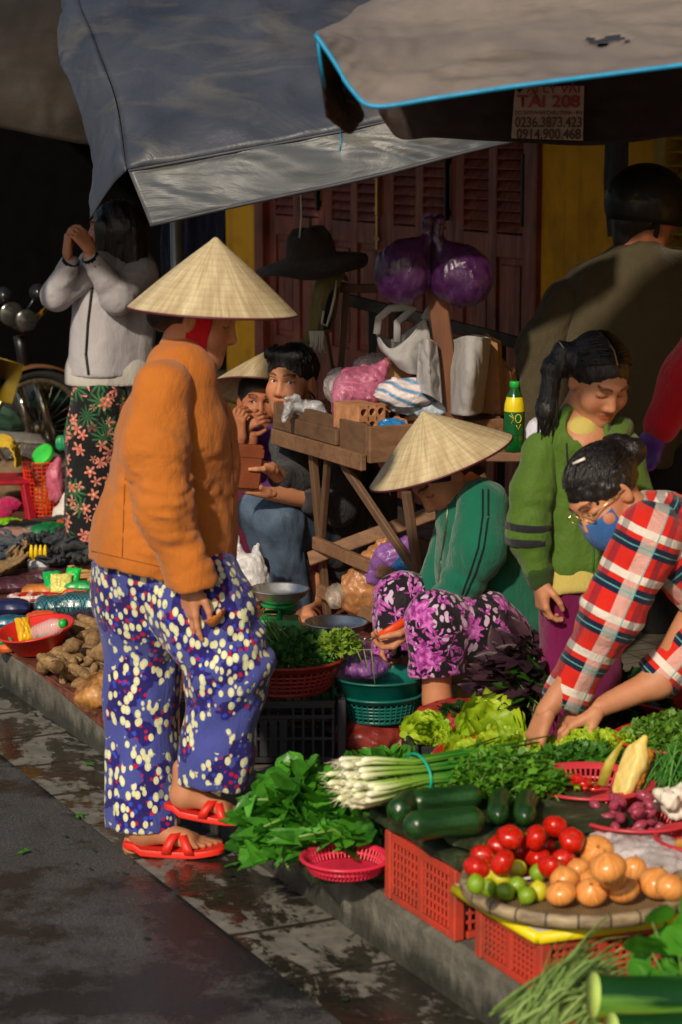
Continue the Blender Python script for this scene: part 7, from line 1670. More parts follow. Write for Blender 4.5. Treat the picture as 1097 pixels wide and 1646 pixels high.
# ================================================================ TRAY TABLE AND WHAT IS ON IT
def build_table(g):
    wd = wood('old_wood', (104, 76, 54), along='Y', var=.45); wz = wood('old_wood_upright', (104, 78, 58), along='Z', var=.45); w2 = wood('worn_plank', (126, 92, 66), along='X', var=.5)
    A = W(437, 676, 8.06); B = W(616, 716, 7.5); z0 = .865; z1 = .94
    aA, bA = SI(A); aB, bB = SI(B); b0 = (bA + bB) / 2; a0, a1 = aB, aA; wdt = .46
    root = empty('tray_table', S((a0 + a1) / 2, b0 + wdt / 2, KH), 'weathered wooden tray on trestle legs holding bags and bricks', 'table')
    mb = MB(); boxS(mb, a0, a1, b0, b0 + wdt, z0 - .012, z0, .002); mb.build('tray_bottom', wd, root, 'auto', world=True)
    for nm, r in (('front_board', (a0 - .02, a1 + .03, b0 - .022, b0 - .001, z0 - .035, z1)), ('rear_board', (a0 - .02, a1 + .03, b0 + wdt + .001, b0 + wdt + .022, z0 - .03, z1))):
        mb = MB(); boxS(mb, *r, .003); mb.build(nm, wd, root, 'auto', world=True)
    mb = MB(); boxS(mb, a0 - .045, a0 - .022, b0 - .02, b0 + wdt + .02, z0 - .05, z1 - .005, .003); mb.build('side_board', w2, root, 'auto', world=True)
    mb = MB(); boxS(mb, a1 + .032, a1 + .055, b0 - .02, b0 + wdt + .02, z0 - .05, z1 - .005, .003); mb.build('side_board', w2, root, 'auto', world=True)
    mb = MB(); boxS(mb, a0 - .03, a1 + .02, b0 - .045, b0 - .024, z0 - .075, z0 - .02, .003); mb.build('rail', w2, root, 'auto', world=True)
    mb = MB(); boxS(mb, a0 + .18, a1 + .02, b0 - .038, b0 - .0235, z0 - .018, z0 + .035, .003); mb.build('patch_board', wd, root, 'auto', world=True)
    def bar(nm, p, q, w_=.034, h_=.024, m=None): mb = MB(); mb.beam(p, q, w_, h_, up=NV, bevel=.003); return mb.build(nm, m or wz, root, 'auto', world=True)
    L1t, L1b = W(501, 716, 7.86), G(527, 1003, KH)
    L2t, L2b = W(654, 790, 7.42), W(694, 1068, 7.42)
    L3t, L3b = S(a1 - .10, b0 + wdt - .02, z0 - .02), S(a1 - .06, b0 + wdt + .03, KH); L4t, L4b = S(a0 + .06, b0 + wdt - .02, z0 - .02), S(a0 - .02, b0 + wdt + .03, KH)
    for p, q in ((L1t, L1b), (L2t, L2b), (L3t, L3b), (L4t, L4b)): bar('leg', p, q)
    lerp = lambda p, q, t: p + (q - p) * t
    bar('brace', lerp(L1t, L1b, .52) + NV * .005, S(a1 - .40, b0 - .02, z0 - .03), .028, .02)
    bar('brace', S(a0 + .24, b0 - .02, z0 - .03), lerp(L2t, L2b, .50) + NV * .005, .032, .02)
    bar('stretcher', lerp(L1t, L1b, .53) - NV * .024, lerp(L2t, L2b, .53) - NV * .024, .045, .022, w2)
    bar('stretcher', lerp(L1t, L1b, .80) - NV * .024, lerp(L2t, L2b, .84) - NV * .024, .045, .022, w2)
    bar('stretcher', lerp(L3t, L3b, .6), lerp(L4t, L4b, .6), .04, .02, w2)
    bar('stretcher', lerp(L1t, L1b, .62) - NV * .05, lerp(L4t, L4b, .25), .05, .018, w2)
    # upright post carrying the purple bags
    pt = S(a0 + .06, b0 + .20, 0); p0 = W(742, 664, pt.y); p0.z = z0 - .1; p1 = W(703, 470, pt.y - .02)
    mb = MB(); mb.beam(p0, p1 + (p1 - p0) * .28, .062, .04, up=(0, 1, 0), bevel=.004); po = mb.build('wooden_post', wood('post_wood', (112, 70, 46), along='Z'), None, 'auto', loc=p0, world=True); tag(po, 'leaning wooden post with two dark purple bags tied to it', 'post')
    Yp = p1.y - .07
    t = filmmat('purple_film', (62, 20, 74), .78, .18, bsc=20)
    for i, (pr, lb) in enumerate(((((652, 438), (.095, .08, .105), (690, 385)), 'dark purple plastic bag hanging left of the leaning post'), (((742, 445), (.105, .085, .098), (700, 385)), 'dark purple plastic bag hanging right of the leaning post'))):
        (x, y), rr, (kx, ky) = pr; c = W(x, y, Yp); blob('plastic_bag', [('e', c, rr, None, .03), ('e', c + Vector((.03 * (1 if i else -1), 0, -.01)), (.07, .06, .08), None, .03), ('c', c + Vector((0, 0, .05)), W(kx, ky, Yp), .05, .018, .05), ('c', W(kx, ky, Yp), W(kx + (8 if i else 0), ky - 32, Yp), .016, .024, .02)], t, lb, 'plastic bag', .0055, .008, .12, 3 + i, stretch=(1.6, 1, .7))
    # rack behind with hat and scarf
    Yr = 8.45; dw = wood('dark_stick', (92, 66, 48), along='Z'); rk = empty('wooden_rack', W(550, 900, Yr), 'thin wooden rack behind the tray with a scarf over its crossbar', 'rack'); rk.location.z = KH
    for nm, p, q, w_ in (('crossbar', W(536, 463, Yr), W(640, 464, Yr), .032), ('post', W(558, 470, Yr), Vector((W(538, 620, Yr).x - .05, Yr, KH)), .026), ('post', W(630, 470, Yr + .1), Vector((W(640, 620, Yr).x, Yr + .2, KH)), .026), ('brace', W(525, 535, Yr - .01), W(542, 640, Yr - .01), .012), ('hat_peg', W(498, 440, Yr), W(498, 350, Yr), .012)):
        mb = MB(); mb.beam(p, q, w_, .022, up=(0, 1, 0)); mb.build(nm, dw, rk, 'auto', world=True)
    mb = MB(); mb.beam(W(500, 446, Yr), W(560, 458, Yr), .014, .014, up=(0, 1, 0)); mb.build('hat_peg', dw, rk, 'auto', world=True)
    # sun hat
    hc = W(500, 412, Yr - .04); M = Matrix.Translation(hc) @ Matrix.Rotation(R(-7), 4, 'Y') @ Matrix.Rotation(R(6), 4, 'X'); mb = MB(); nu = 60; prof = [(.0, .090), (.035, .094), (.062, .090), (.078, .072), (.085, .045), (.090, .006), (.10, -.004), (.15, -.018), (.207, -.040)]
    V = []
    for j, (r, z) in enumerate(prof):
        for i in range(nu): a = 2 * math.pi * i / nu; k = max(0, (r - .09) / .12); rr = r * (1 - .22 * (1 - k) * abs(math.sin(a)) ** 2 * (1 if z > .01 else 0)); V.append((rr * math.cos(a), rr * math.sin(a), z + k * (.010 * math.sin(2 * a + .6) + .006 * math.sin(5 * a)) + (.012 * math.sin(3 * a) if z > .08 else 0)))
    V = np.array(V) @ np.array(M.to_3x3()).T + np.array(M.translation); mb.grid(V, nu, len(prof), closed_u=True); o = mb.build('sun_hat', cloth('dark_hat_cloth', (52, 44, 38), fold=.4), None, True, loc=hc, world=True, thick=.004); tag(o, 'wide-brimmed dark cloth sun hat hanging above the rack', 'hat')
    mb = MB(); mb.tube([W(483, 306, Yr - .1), W(484, 350, Yr - .1), W(481, 382, Yr - .1)], .0035, 6); tag(mb.build('white_rope', basic('white_cord', (190, 186, 176), .6), None, loc=W(483, 306, Yr - .1), world=True), 'white cord hanging down in front of the door above the sun hat', 'cord')
    # scarf
    om = cloth('olive_knit', (112, 100, 60), fold=.4); ct = [[W(530, 452, Yr - .02), W(520, 448, Yr - .06), W(506, 462, Yr - .07), W(497, 500, Yr - .07), W(488, 560, Yr - .07)], [W(548, 446, Yr - .01), W(536, 440, Yr - .07), W(524, 456, Yr - .10), W(516, 500, Yr - .10), W(506, 545, Yr - .09)], [W(560, 452, Yr), W(556, 444, Yr - .07), W(545, 462, Yr - .09), W(540, 500, Yr - .09), W(532, 532, Yr - .09)]]
    sc = empty('scarf', W(530, 460, Yr), 'olive, black and white striped scarf with pale fringe draped on the rack', 'scarf'); put_sheet(sheet(ct, 24, 40, .008, .06, 3), 'knit', om, sc, .008)
    ct = [[W(538, 452, Yr - .09), W(524, 490, Yr - .12), W(520, 530, Yr - .11)], [W(547, 452, Yr - .09), W(535, 495, Yr - .12), W(528, 528, Yr - .11)]]; put_sheet(sheet(ct, 8, 20, .003, .05, 3), 'black_stripe', cloth('black_knit', (16, 15, 16)), sc, .008)
    mb = MB(); mb.tube([W(541, 452, Yr - .10), W(537, 480, Yr - .13), W(531, 505, Yr - .13), W(525, 524, Yr - .13), W(517, 520, Yr - .13), W(520, 500, Yr - .13)], .009, 8, flat=.5); r_ = random.Random(2)
    mb.build('white_stripe', cloth('white_knit', (206, 200, 190)), sc, world=True)
    mb = MB()
    for k in range(13): x = 497 + k * 1.9; mb.tube([W(x, 532, Yr - .11), W(x + r_.gauss(0, 1), 552, Yr - .11), W(x + r_.gauss(0, 2), 571, Yr - .11)], .0028, 5)
    mb.build('fringe', _mc['white_knit'], sc, world=True)
    mb = MB()
    for k in range(7): x = 482 + k * 2.2; mb.tube([W(x, 545, Yr - .08), W(x + r_.gauss(0, 1), 560, Yr - .08), W(x, 574, Yr - .08)], .0028, 5)
    mb.build('fringe', om, sc, world=True)
    # black handrail crossing behind
    mb = MB(); mb.beam(W(560, 482, 8.7), W(842, 553, 8.5), .045, .03, up=(0, 1, 0)); mb.beam(W(808, 545, 8.53), Vector((W(808, 600, 8.53).x, 8.53, KH)), .03, .03); mb.beam(W(600, 492, 8.68), Vector((W(600, 492, 8.68).x, 8.68, KH)), .03, .03); tag(mb.build('black_rail', basic('rail_black', (20, 19, 20), .5), None, 'auto', loc=Vector((W(808, 600, 8.53).x, 8.53, KH)), world=True), 'sloping black rail behind the tray table', 'rail')
    # bricks
    bt = T('brick_clay'); bn = bt.noise(22, detail=6); bt.set(col=bt.ramp(bn, [(.3, srgb((150, 98, 66))), (.7, srgb((196, 140, 98)))]), rough=.9); bt.bump(bn, .5, .005)
    def brick(c, rz, label):
        r = empty('hollow_brick', c, label, 'brick', None, rz); mb = MB(); w_, h_, L = .10, .085, .17; nx, nz = 3, 2; r0 = .0125
        # perforated end face built from a grid ring per hole
        for fy in (-L / 2,):
            for ix in range(nx):
                for iz in range(nz):
                    cx, cz = (ix - 1) * w_ / nx, (iz - .5) * h_ / nz + h_ / 2; hx, hz = w_ / nx / 2, h_ / nz / 2; V = []; n = 16
                    for k in range(n):
                        a = 2 * math.pi * (k + .5) / n; V.append((cx + r0 * math.cos(a), fy, cz + r0 * math.sin(a)))
                    for k in range(n):
                        a = 2 * math.pi * (k + .5) / n; m = max(abs(math.cos(a)) / hx, abs(math.sin(a)) / hz); V.append((cx + math.cos(a) / m, fy, cz + math.sin(a) / m))
                    for k in range(n):
                        a = 2 * math.pi * (k + .5) / n; V.append((cx + r0 * math.cos(a), fy + .09, cz + r0 * math.sin(a)))
                    F = [(k, (k + 1) % n, n + (k + 1) % n, n + k) for k in range(n)] + [(2 * n + k, 2 * n + (k + 1) % n, (k + 1) % n, k) for k in range(n)] + [tuple(2 * n + k for k in range(n))]
                    mb.add(V, F)
        x, y, z = w_ / 2, L / 2, h_; V = [(-x, -y, 0), (x, -y, 0), (x, y, 0), (-x, y, 0), (-x, -y, z), (x, -y, z), (x, y, z), (-x, y, z)]; mb.add(V, [(3, 2, 1, 0), (4, 5, 6, 7), (1, 2, 6, 5), (2, 3, 7, 6), (3, 0, 4, 7)])
        mb.build('clay_block', bt.m, r, False); return r
    q = W(578, 668, 7.62); r = brick(Vector((q.x, q.y, z1 - .015)), .55, 'orange hollow brick with round holes lying on top of the tray'); r.location.z = W(575, 690, 7.6).z + .0
    q = W(628, 680, 7.66); r = brick(Vector((q.x, q.y + .05, z0)), .1, 'second hollow brick half hidden behind the blue bag'); r.location.z = W(620, 694, 7.68).z
    # bags on tray
    blob('plastic_bag', [('e', W(578, 622, 7.80), (.095, .07, .075), None, .03), ('e', W(548, 648, 7.78), (.04, .05, .07), None, .03), ('c', W(605, 606, 7.8), W(622, 582, 7.8), .05, .02, .03)], filmmat('pink_film', (196, 104, 142), .5, .25), 'pink and clear plastic bag heaped on the left of the tray', 'plastic bag', .006, .012, .05, 5)
    t = T('striped_film'); n = t.wave(9, t.map(t.co(), rot=(.2, 1.2, 0)), dist=3); t.set(col=t.ramp(n, [(.0, srgb((214, 206, 210))), (.55, srgb((214, 206, 210))), (.62, srgb((176, 70, 84))), (.75, srgb((206, 200, 210))), (.86, srgb((90, 140, 180)))]), rough=.35); t.bump(t.noise(26, detail=5, dist=1.5), .6, .012)
    blob('plastic_bag', [('e', W(655, 636, 7.6), (.105, .07, .045), None, .03), ('e', W(635, 626, 7.6), (.055, .05, .04), None, .03), ('c', W(668, 622, 7.6), W(700, 612, 7.6), .03, .018, .03)], t.m, 'white carrier bag with red and blue stripes lying on the bricks', 'plastic bag', .006, .010, .06, 8, stretch=(.5, 1, 2))
    blob('plastic_bag', [('e', W(545, 622, 7.95), (.06, .06, .07), None, .03), ('e', W(600, 590, 8.0), (.07, .06, .05), None, .03)], filmmat('pale_film', (196, 186, 190), .42, .2), 'pale clear plastic bag behind the pink one', 'plastic bag', .006, .012, .06, 18)
    blob('plastic_bag', [('e', W(668, 655, 7.62), (.09, .05, .03), None, .03), ('e', W(700, 660, 7.62), (.05, .05, .035), None, .03)], filmmat('paleblue_film', (176, 190, 206), .75, .25), 'pale blue plastic bag under the striped carrier bag', 'plastic bag', .006, .010, .06, 19)
    blob('plastic_bag', [('e', W(632, 684, 7.52), (.052, .035, .026), None, .02)], filmmat('blue_film', (20, 120, 190), .9, .25), 'small bright blue plastic bag in the corner of the tray', 'plastic bag', .004, .012, .03, 9)
    gl = filmmat('grey_film', (170, 170, 176), .72, .3, bsc=30)
    blob('plastic_bag', [('e', W(490, 655, 7.93), (.055, .05, .030), None, .02), ('c', W(465, 652, 7.9), W(456, 676, 7.86), .022, .014, .02), ('c', W(478, 640, 7.9), W(459, 640, 7.88), .016, .010, .02), ('c', W(510, 655, 7.9), W(525, 668, 7.9), .028, .012, .02)], gl, 'grey crumpled plastic bag hanging over the left end of the tray', 'plastic bag', .005, .008, .035, 11)
    # woven sacks
    t = T('woven_white'); wv = t.math('MULTIPLY', t.wave(90, dirn='Z'), t.wave(90, dirn='X')); t.set(col=t.mix(t.ramp(t.noise(9, detail=5), [(.4, 0), (.75, .5)]), t.ramp(wv, [(.1, srgb((150, 148, 150))), (.6, srgb((216, 214, 214)))]), srgb((150, 144, 136))), rough=.4); t.bump(t.math('ADD', t.math('MULTIPLY', wv, .4), t.noise(12, detail=4)), .6, .01); ws = t.m; _mc['woven_white'] = ws
    S3 = lambda rows, nm, m, par, seed, amp=.006, wl=.13, th=.004: put_sheet(sheet(rows, 40, 40, amp, wl, seed, None, .0015), nm, m, par, th)
    r = empty('woven_sack', W(755, 660, 7.55), 'white woven plastic sack standing right of the leaning post', 'sack')
    S3([[W(726, 548, 7.62), W(750, 540, 7.50), W(775, 542, 7.50), W(790, 544, 7.62)], [W(722, 600, 7.62), W(745, 600, 7.46), W(770, 600, 7.46), W(784, 600, 7.62)], [W(722, 665, 7.62), W(742, 668, 7.50), W(762, 668, 7.50), W(776, 662, 7.62)]], 'front_panel', ws, r, 3)
    S3([[W(790, 544, 7.62), W(770, 538, 7.74), W(745, 540, 7.74), W(726, 548, 7.62)], [W(784, 600, 7.62), W(770, 600, 7.75), W(745, 600, 7.75), W(722, 600, 7.62)], [W(776, 662, 7.62), W(765, 665, 7.75), W(745, 665, 7.75), W(722, 665, 7.62)]], 'rear_panel', ws, r, 4)
    r = empty('woven_sack', W(695, 650, 7.55), 'white woven sack flap standing left of the leaning post', 'sack')
    S3([[W(674, 548, 7.58), W(688, 545, 7.50), W(703, 552, 7.55)], [W(672, 590, 7.58), W(690, 592, 7.48), W(708, 596, 7.55)], [W(670, 630, 7.58), W(692, 636, 7.50), W(712, 650, 7.55)]], 'front_panel', ws, r, 5)
    S3([[W(703, 552, 7.55), W(692, 545, 7.66), W(674, 548, 7.58)], [W(708, 596, 7.55), W(692, 592, 7.68), W(672, 590, 7.58)], [W(712, 650, 7.55), W(692, 636, 7.68), W(670, 630, 7.58)]], 'rear_panel', ws, r, 6)
    r = empty('carrier_bag', W(650, 600, 7.7), 'pale mesh carrier bag with looped handles above the striped bag', 'bag')
    S3([[W(606, 535, 7.72), W(628, 560, 7.66), W(655, 545, 7.64), W(684, 512, 7.66)], [W(612, 560, 7.72), W(635, 578, 7.62), W(662, 570, 7.60), W(694, 548, 7.66)], [W(632, 580, 7.72), W(650, 596, 7.64), W(672, 602, 7.62), W(692, 592, 7.68)]], 'front_panel', ws, r, 7)
    S3([[W(684, 512, 7.66), W(660, 530, 7.78), W(630, 545, 7.78), W(606, 535, 7.72)], [W(694, 548, 7.66), W(665, 565, 7.80), W(635, 570, 7.80), W(612, 560, 7.72)], [W(692, 592, 7.68), W(672, 600, 7.78), W(650, 592, 7.78), W(632, 580, 7.72)]], 'rear_panel', ws, r, 8)
    for pts in (((607, 537), (610, 512), (628, 496), (650, 494), (668, 498), (655, 505), (640, 518), (640, 550)), ((683, 514), (690, 500), (700, 488), (694, 500), (700, 540))):
        mb = MB(); mb.tube([W(x, y, 7.69) for x, y in pts], .013, 8, flat=.3); mb.build('handle', ws, r, world=True)
    kp = basic('kraft_paper', (150, 112, 74), .8, .2, 9, .5, 30, .01)
    def paper(P, Yf, dp, label, seed):
        (x0, y0), (x1, y1), (x2, y2), (x3, y3) = P; f = [W(x0, y0, Yf), W(x1, y1, Yf), W(x2, y2, Yf), W(x3, y3, Yf)]; b = [p + Vector((.02, dp, 0)) for p in f]
        V = [p[:] for p in f + b]; mb = MB(); mb.add(V, [(0, 1, 2, 3), (5, 4, 7, 6), (1, 5, 6, 2), (4, 0, 3, 7), (3, 2, 6, 7)])
        o = mb.build('paper_bag', kp, None, False, loc=f[3], world=True, thick=.002); m = o.modifiers.new('s', 'SUBSURF'); m.subdivision_type = 'SIMPLE'; m.levels = m.render_levels = 4
        tx = bpy.data.textures.new('paper_noise', 'CLOUDS'); tx.noise_scale = .05; dm = o.modifiers.new('d', 'DISPLACE'); dm.texture = tx; dm.strength = .012; return tag(o, label, 'paper bag')
    paper([(775, 540), (800, 552), (806, 664), (772, 664)], 7.70, .09, 'tall brown paper bag right of the white woven sack', 1)
    paper([(795, 575), (822, 598), (830, 665), (800, 668)], 7.82, .06, 'folded brown paper bag leaning at the far right of the tray', 2)
    paper([(612, 580), (655, 562), (668, 628), (628, 632)], 7.84, .07, 'brown paper bag behind the striped carrier bag', 3)
    # bottle and shelf
    sh = empty('wooden_bench', Vector((W(830, 735, 7.25).x, 7.3, KH)), 'rough wooden bench behind the girl with the tea bottle on it', 'bench'); zz = W(828, 727, 7.2).z
    mb = MB(); mb.box((W(845, 735, 7.3).x, 7.32, zz - .016), (.42, .26, .030), -.1, None, .004); mb.build('bench_top', w2, sh, 'auto', world=True)
    for dx in (-.18, .18):
        for dy in (-.09, .09): mb = MB(); x = W(845, 735, 7.3).x + dx; mb.beam((x, 7.32 + dy, KH), (x, 7.32 + dy, zz - .032), .035, .03); mb.build('leg', wz, sh, 'auto', world=True)
    bc = Vector((W(828, 725, 7.2).x, 7.22, zz)); bo = empty('tea_bottle', bc, 'green tea bottle with yellow and green label and green cap', 'bottle'); M = Matrix.Identity(4)
    t = T('bottle_green'); t.set(col=srgb((18, 110, 44)), rough=.08, trans=.5, coat=.3); 
    mb = MB(); mb.lathe([(0, .0), (.026, .0), (.031, .006), (.0315, .05), (.029, .06), (.0315, .07), (.0315, .135), (.030, .15), (.024, .175), (.014, .195), (.0135, .205)], 36); mb.build('glass', t.m, bo)
    mb = MB(); mb.lathe([(.0322, .055), (.0324, .057), (.0324, .128), (.0322, .130)], 36); lb_ = mb.build('label', basic('label_green', (8, 84, 40), .35, .2, 30), bo)
    mb = MB(); mb.lathe([(.0326, .128), (.0328, .130), (.031, .150), (.0255, .172), (.025, .173)], 36); mb.build('neck_label', basic('label_yellow', (222, 200, 20), .35, .1, 30), bo)
    mb = MB(); mb.lathe([(.0, .222), (.015, .222), (.016, .219), (.016, .203), (.0145, .202)], 24); mb.build('cap', basic('cap_green', (30, 170, 60), .35), bo)
    cu_r = MB(); ring = [Vector((.010 + .009 * math.cos(a), -.0335, .108 + .013 * math.sin(a))) for a in np.linspace(0, 6.283, 20)]; cu_r.tube(ring, .0016, 5, cap=False); cu_r.tube([(-.012, -.033, .125), (-.004, -.0338, .108), (-.012, -.033, .092)], .0012, 5); cu_r.tube([(-.004, -.0338, .108), (-.018, -.030, .118)], .0012, 5); cu_r.tube([(.004, -.0338, .088), (.010, -.0335, .072), (.018, -.031, .090)], .0014, 5); m_ = cu_r.build('label_mark', basic('mark_gold', (214, 196, 60), .4), bo); m_.parent = lb_
    mb = MB(); mb.box((0, 0, 0), (.10, .07, .03), .1, None, .004); o = mb.build('small_box', basic('red_carton', (176, 24, 24), .45), None, 'auto'); o.location = Vector((W(775, 668, 7.48).x, 7.5, z0 + .016)); tag(o, 'small red carton on the tray below the white sack', 'box')
    # under the table
    blob('plastic_bag', [('e', W(590, 945, 7.8), (.085, .08, .10), None, .03), ('e', W(572, 960, 7.8), (.06, .06, .07), None, .03), ('c', W(600, 900, 7.8), W(625, 868, 7.8), .05, .025, .04)], filmmat('amber_film', (176, 120, 74), .75, .2), 'amber translucent plastic bag under the tray table', 'plastic bag', .007, .014, .07, 13)
    blob('plastic_bag', [('e', W(642, 905, 7.62), (.065, .07, .06), None, .03), ('c', W(620, 900, 7.6), W(655, 872, 7.6), .035, .03, .04), ('c', W(600, 930, 7.62), W(625, 890, 7.62), .03, .04, .04)], filmmat('purple_clear', (140, 90, 170), .7, .2), 'violet plastic bag under the tray, behind its front leg', 'plastic bag', .007, .012, .05, 14)
    blob('plastic_bag', [('e', W(652, 912, 7.55), (.045, .03, .045), None, .03)], _mc['blue_film'], 'blue plastic bag tucked below the violet one', 'plastic bag', .006, .010, .04, 15)
    blob('plastic_bag', [('e', W(540, 958, 7.78), (.045, .05, .045), None, .03)], filmmat('clear_film', (190, 180, 170), .35, .15), 'clear plastic bag on the lower shelf board', 'plastic bag', .006, .010, .05, 16)
    st = empty('plastic_stool', Vector((W(560, 930, 8.35).x, 8.35, KH)), 'low red plastic stool under the young man', 'stool'); rm = basic('stool_red', (186, 26, 30), .4)
    c = Vector((W(560, 905, 8.42).x, 8.42, .40)); mb = MB(); mb.box((c.x, c.y, c.z), (.28, .24, .022), 0, None, .008); mb.build('seat', rm, st, 'auto', world=True)
    for sx in (-1, 1):
        for sy in (-1, 1): mb = MB(); mb.beam((c.x + sx * .13, c.y + sy * .11, KH), (c.x + sx * .11, c.y + sy * .09, c.z - .012), .035, .03); mb.build('leg', rm, st, 'auto', world=True)
    # white carrier bag left of jeans
    wf = filmmat('white_film', (214, 212, 216), .62, .25, bsc=22)
    r = W(402, 925, 7.75); blob('plastic_bag', [('e', r, (.062, .055, .075), None, .03), ('e', W(408, 945, 7.75), (.05, .05, .05), None, .03), ('c', W(385, 900, 7.75), W(372, 872, 7.75), .030, .012, .03), ('c', W(372, 872, 7.75), W(380, 862, 7.75), .010, .008, .01), ('c', W(380, 862, 7.75), W(388, 895, 7.75), .008, .02, .01), ('c', W(412, 900, 7.76), W(414, 876, 7.76), .022, .010, .03)], wf, 'white carrier bag with handles standing left of the blue jeans', 'plastic bag', .005, .009, .05, 17)
    mb = pillow(.10, .06, .09, 3, .006); o = mb.build('cloth_bundle', cloth('navy_orange', (30, 34, 60)), None); o.location = W(410, 905, 7.85); o.location.z = W(410, 915, 7.85).z; tag(o, 'dark blue bundle peeping out of the white carrier bag', 'bundle')

# ================================================================ LEFT: HARDWARE AND POTATO MAT
def build_left(g):
    t = T('mat_maroon'); n = t.noise(1, t.map(t.co(), (3, 22, 8), (0, 0, .5)), detail=5, dist=.5); t.set(col=t.ramp(n, [(.3, srgb((74, 38, 30))), (.7, srgb((132, 78, 60)))]), rough=.6); t.bump(n, .5, .012)
    rows = []
    for b in (-.006, -.004, .02, .3, .8, 1.4): rows.append([S(a, b, (KH - .04 if b == -.006 and a < 2 else KH + .004) if b < 0 else KH + .006) for a in (.85, 1.2, 2.0, 3.0, 4.2, 5.6)])
    A = sheet(rows, 80, 50, .002, .2, 5); mb = MB(); mb.grid(A.reshape(-1, 3), 80, 50); o = mb.build('ground_mat', t.m, None, True, loc=S(2, .3, KH), world=True, thick=.003); tag(o, 'red-brown plastic mat spread on the kerb under the sweet potatoes', 'mat')
    # potatoes
    r_ = random.Random(3); st = Stack(); protos = [lump(.028, .15, 1, .08, .16), lump(.025, .175, 2, .12, .2), lump(.031, .12, 5, .04, .14), lump(.023, .15, 8, .15, .25)]
    PR = [m.build('sweet_potato', g['root']) for m in protos]; used = set()
    spots = [(75, 1072), (95, 1078), (118, 1075), (140, 1080), (85, 1055), (108, 1062), (128, 1068), (160, 1060), (98, 1045), (120, 1048), (140, 1052), (166, 1040), (112, 1030), (130, 1035), (152, 1032), (172, 1025), (122, 1018), (140, 1020), (160, 1012), (132, 1008), (150, 1002), (170, 1000), (185, 1050), (190, 1020), (180, 1075), (195, 1060), (158, 1085), (66, 1065), (88, 1066), (104, 1055), (116, 1040), (150, 1052), (162, 1025), (148, 1015), (176, 1010), (134, 1085), (100, 1070), (124, 1080), (170, 1050)]
    sp_ = places(spots, 5)
    for i, (x, y) in enumerate(spots):
        c = st.put(x, y, .031, KH + .004, .22, None, .98); k = i % 4
        if k in used: o = PR[k].copy(); C.objects.link(o)
        else: o = PR[k]; used.add(k)
        o.location = c; o.rotation_euler = (r_.gauss(0, .3), r_.gauss(0, .35), r_.choice([.4, 1.0, 1.4, 2.2, 2.7]) + r_.gauss(0, .3)); s_ = r_.uniform(.72, .98); o.scale = (s_,) * 3
        tag(o, 'brown sweet potato on the maroon mat, ' + sp_[i], 'sweet potato', 'sweet potatoes piled on the mat')
    bg = empty('potato_bag', G(158, 1125, KH), 'clear plastic bag of golden roots at the front of the mat', 'bag'); mb = MB()
    for i, (x, y, k) in enumerate(((150, 1122, 2), (172, 1112, 0), (160, 1095, 1), (185, 1125, 3), (178, 1095, 2))):
        m = protos[k]; V = np.concatenate(m.v) * 1.0; c = G(x, y, KH + .04); rot = np.array(Matrix.Rotation(.8 * i, 3, 'Z')); m2 = MB(); m2.add(V @ rot.T + np.array(c), m.f); m2.build('root', g['ginger'], bg, world=True)
    V, F = sdf_mesh([('e', G(165, 1112, KH + .06), (.085, .085, .065), None, .03), ('e', G(148, 1124, KH + .035), (.055, .06, .032), None, .03)], .006, lambda P: .008 * ridge(P, .06, 4)); mb = MB(); mb.add(V, F); mb.build('film', filmmat('gold_film', (196, 140, 80), .28, .12), bg, world=True)
    # red basin with bottle
    c = G(62, 1052, KH + .01); c.z = KH + .012; basket(c + Vector((0, .02, .012)), .125, .075, g['redb'], 'red plastic basin tilted on the mat with a clear bottle inside', holes=False, R0=.075, name='basin', cat='basin', tilt=(-.16, -.12, 1))
    bo = empty('water_bottle', c, 'clear plastic bottle with green cap lying in the red basin', 'bottle'); p0, p1 = W(50, 1022, 7.55), W(96, 1004, 7.45); d = (p1 - p0).normalized(); M = Matrix.Translation(p0) @ Vector((0, 0, 1)).rotation_difference(d).to_matrix().to_4x4(); L = (p1 - p0).length
    t = T('clear_pet'); t.set(col=(.8, .8, .78), rough=.1, alpha=.38, spec=.8); t.bump(t.wave(30, dirn='X'), .4, .004)
    mb = MB(); mb.lathe([(0, 0), (.026, .002), (.030, .01), (.028, .03), (.030, .045), (.030, L - .03), (.022, L - .008), (.011, L + .008), (.011, L + .016)], 28, M); mb.build('clear_wall', t.m, bo, world=True)
    mb = MB(); mb.lathe([(.0135, L + .008), (.0145, L + .010), (.0145, L + .026), (.0, L + .028)], 20, M); mb.build('cap', basic('cap_green', (30, 170, 60), .35), bo, world=True)
    def pk(x, y, w_, d_, h, m, label, z=None, rz=0., cat='packet', seed=0, amp=.004, tx=0., name=None):
        z = KH + .008 if z is None else z; mb = pillow(w_, d_, h, seed, amp); o = mb.build(name or 'packet', m, None); p = G(x, y, z + h / 2); o.location = p; o.rotation_euler = (tx, 0, rz); return tag(o, label, cat)
    bs = lambda n, c, **k: basic(n, c, .35, .25, 14, .3, 60, **k)
    pk(38, 1012, .05, .09, .03, bs('pk_yellow', (222, 170, 20)), 'yellow sachet standing inside the red basin', KH + .09, .4, tx=.9)
    t = T('netting_teal'); co = t.map(t.co(), (1, 1, 1), (0, 0, .785)); a = t.wave(30, co, dirn='X'); b = t.wave(30, co, dirn='Y'); t.set(col=t.mix(t.step(t.math('MAXIMUM', a, b), .86, .94), t.ramp(t.noise(9), [(.3, srgb((20, 76, 96))), (.7, srgb((70, 140, 150)))]), srgb((8, 24, 34))), rough=.25, coat=.4); t.bump(t.noise(30, detail=4), .4, .01); net = t.m
    pk(88, 972, .15, .12, .06, net, 'teal netting packed in clear plastic, left of the larger one', rz=.1, seed=1, cat='netting')
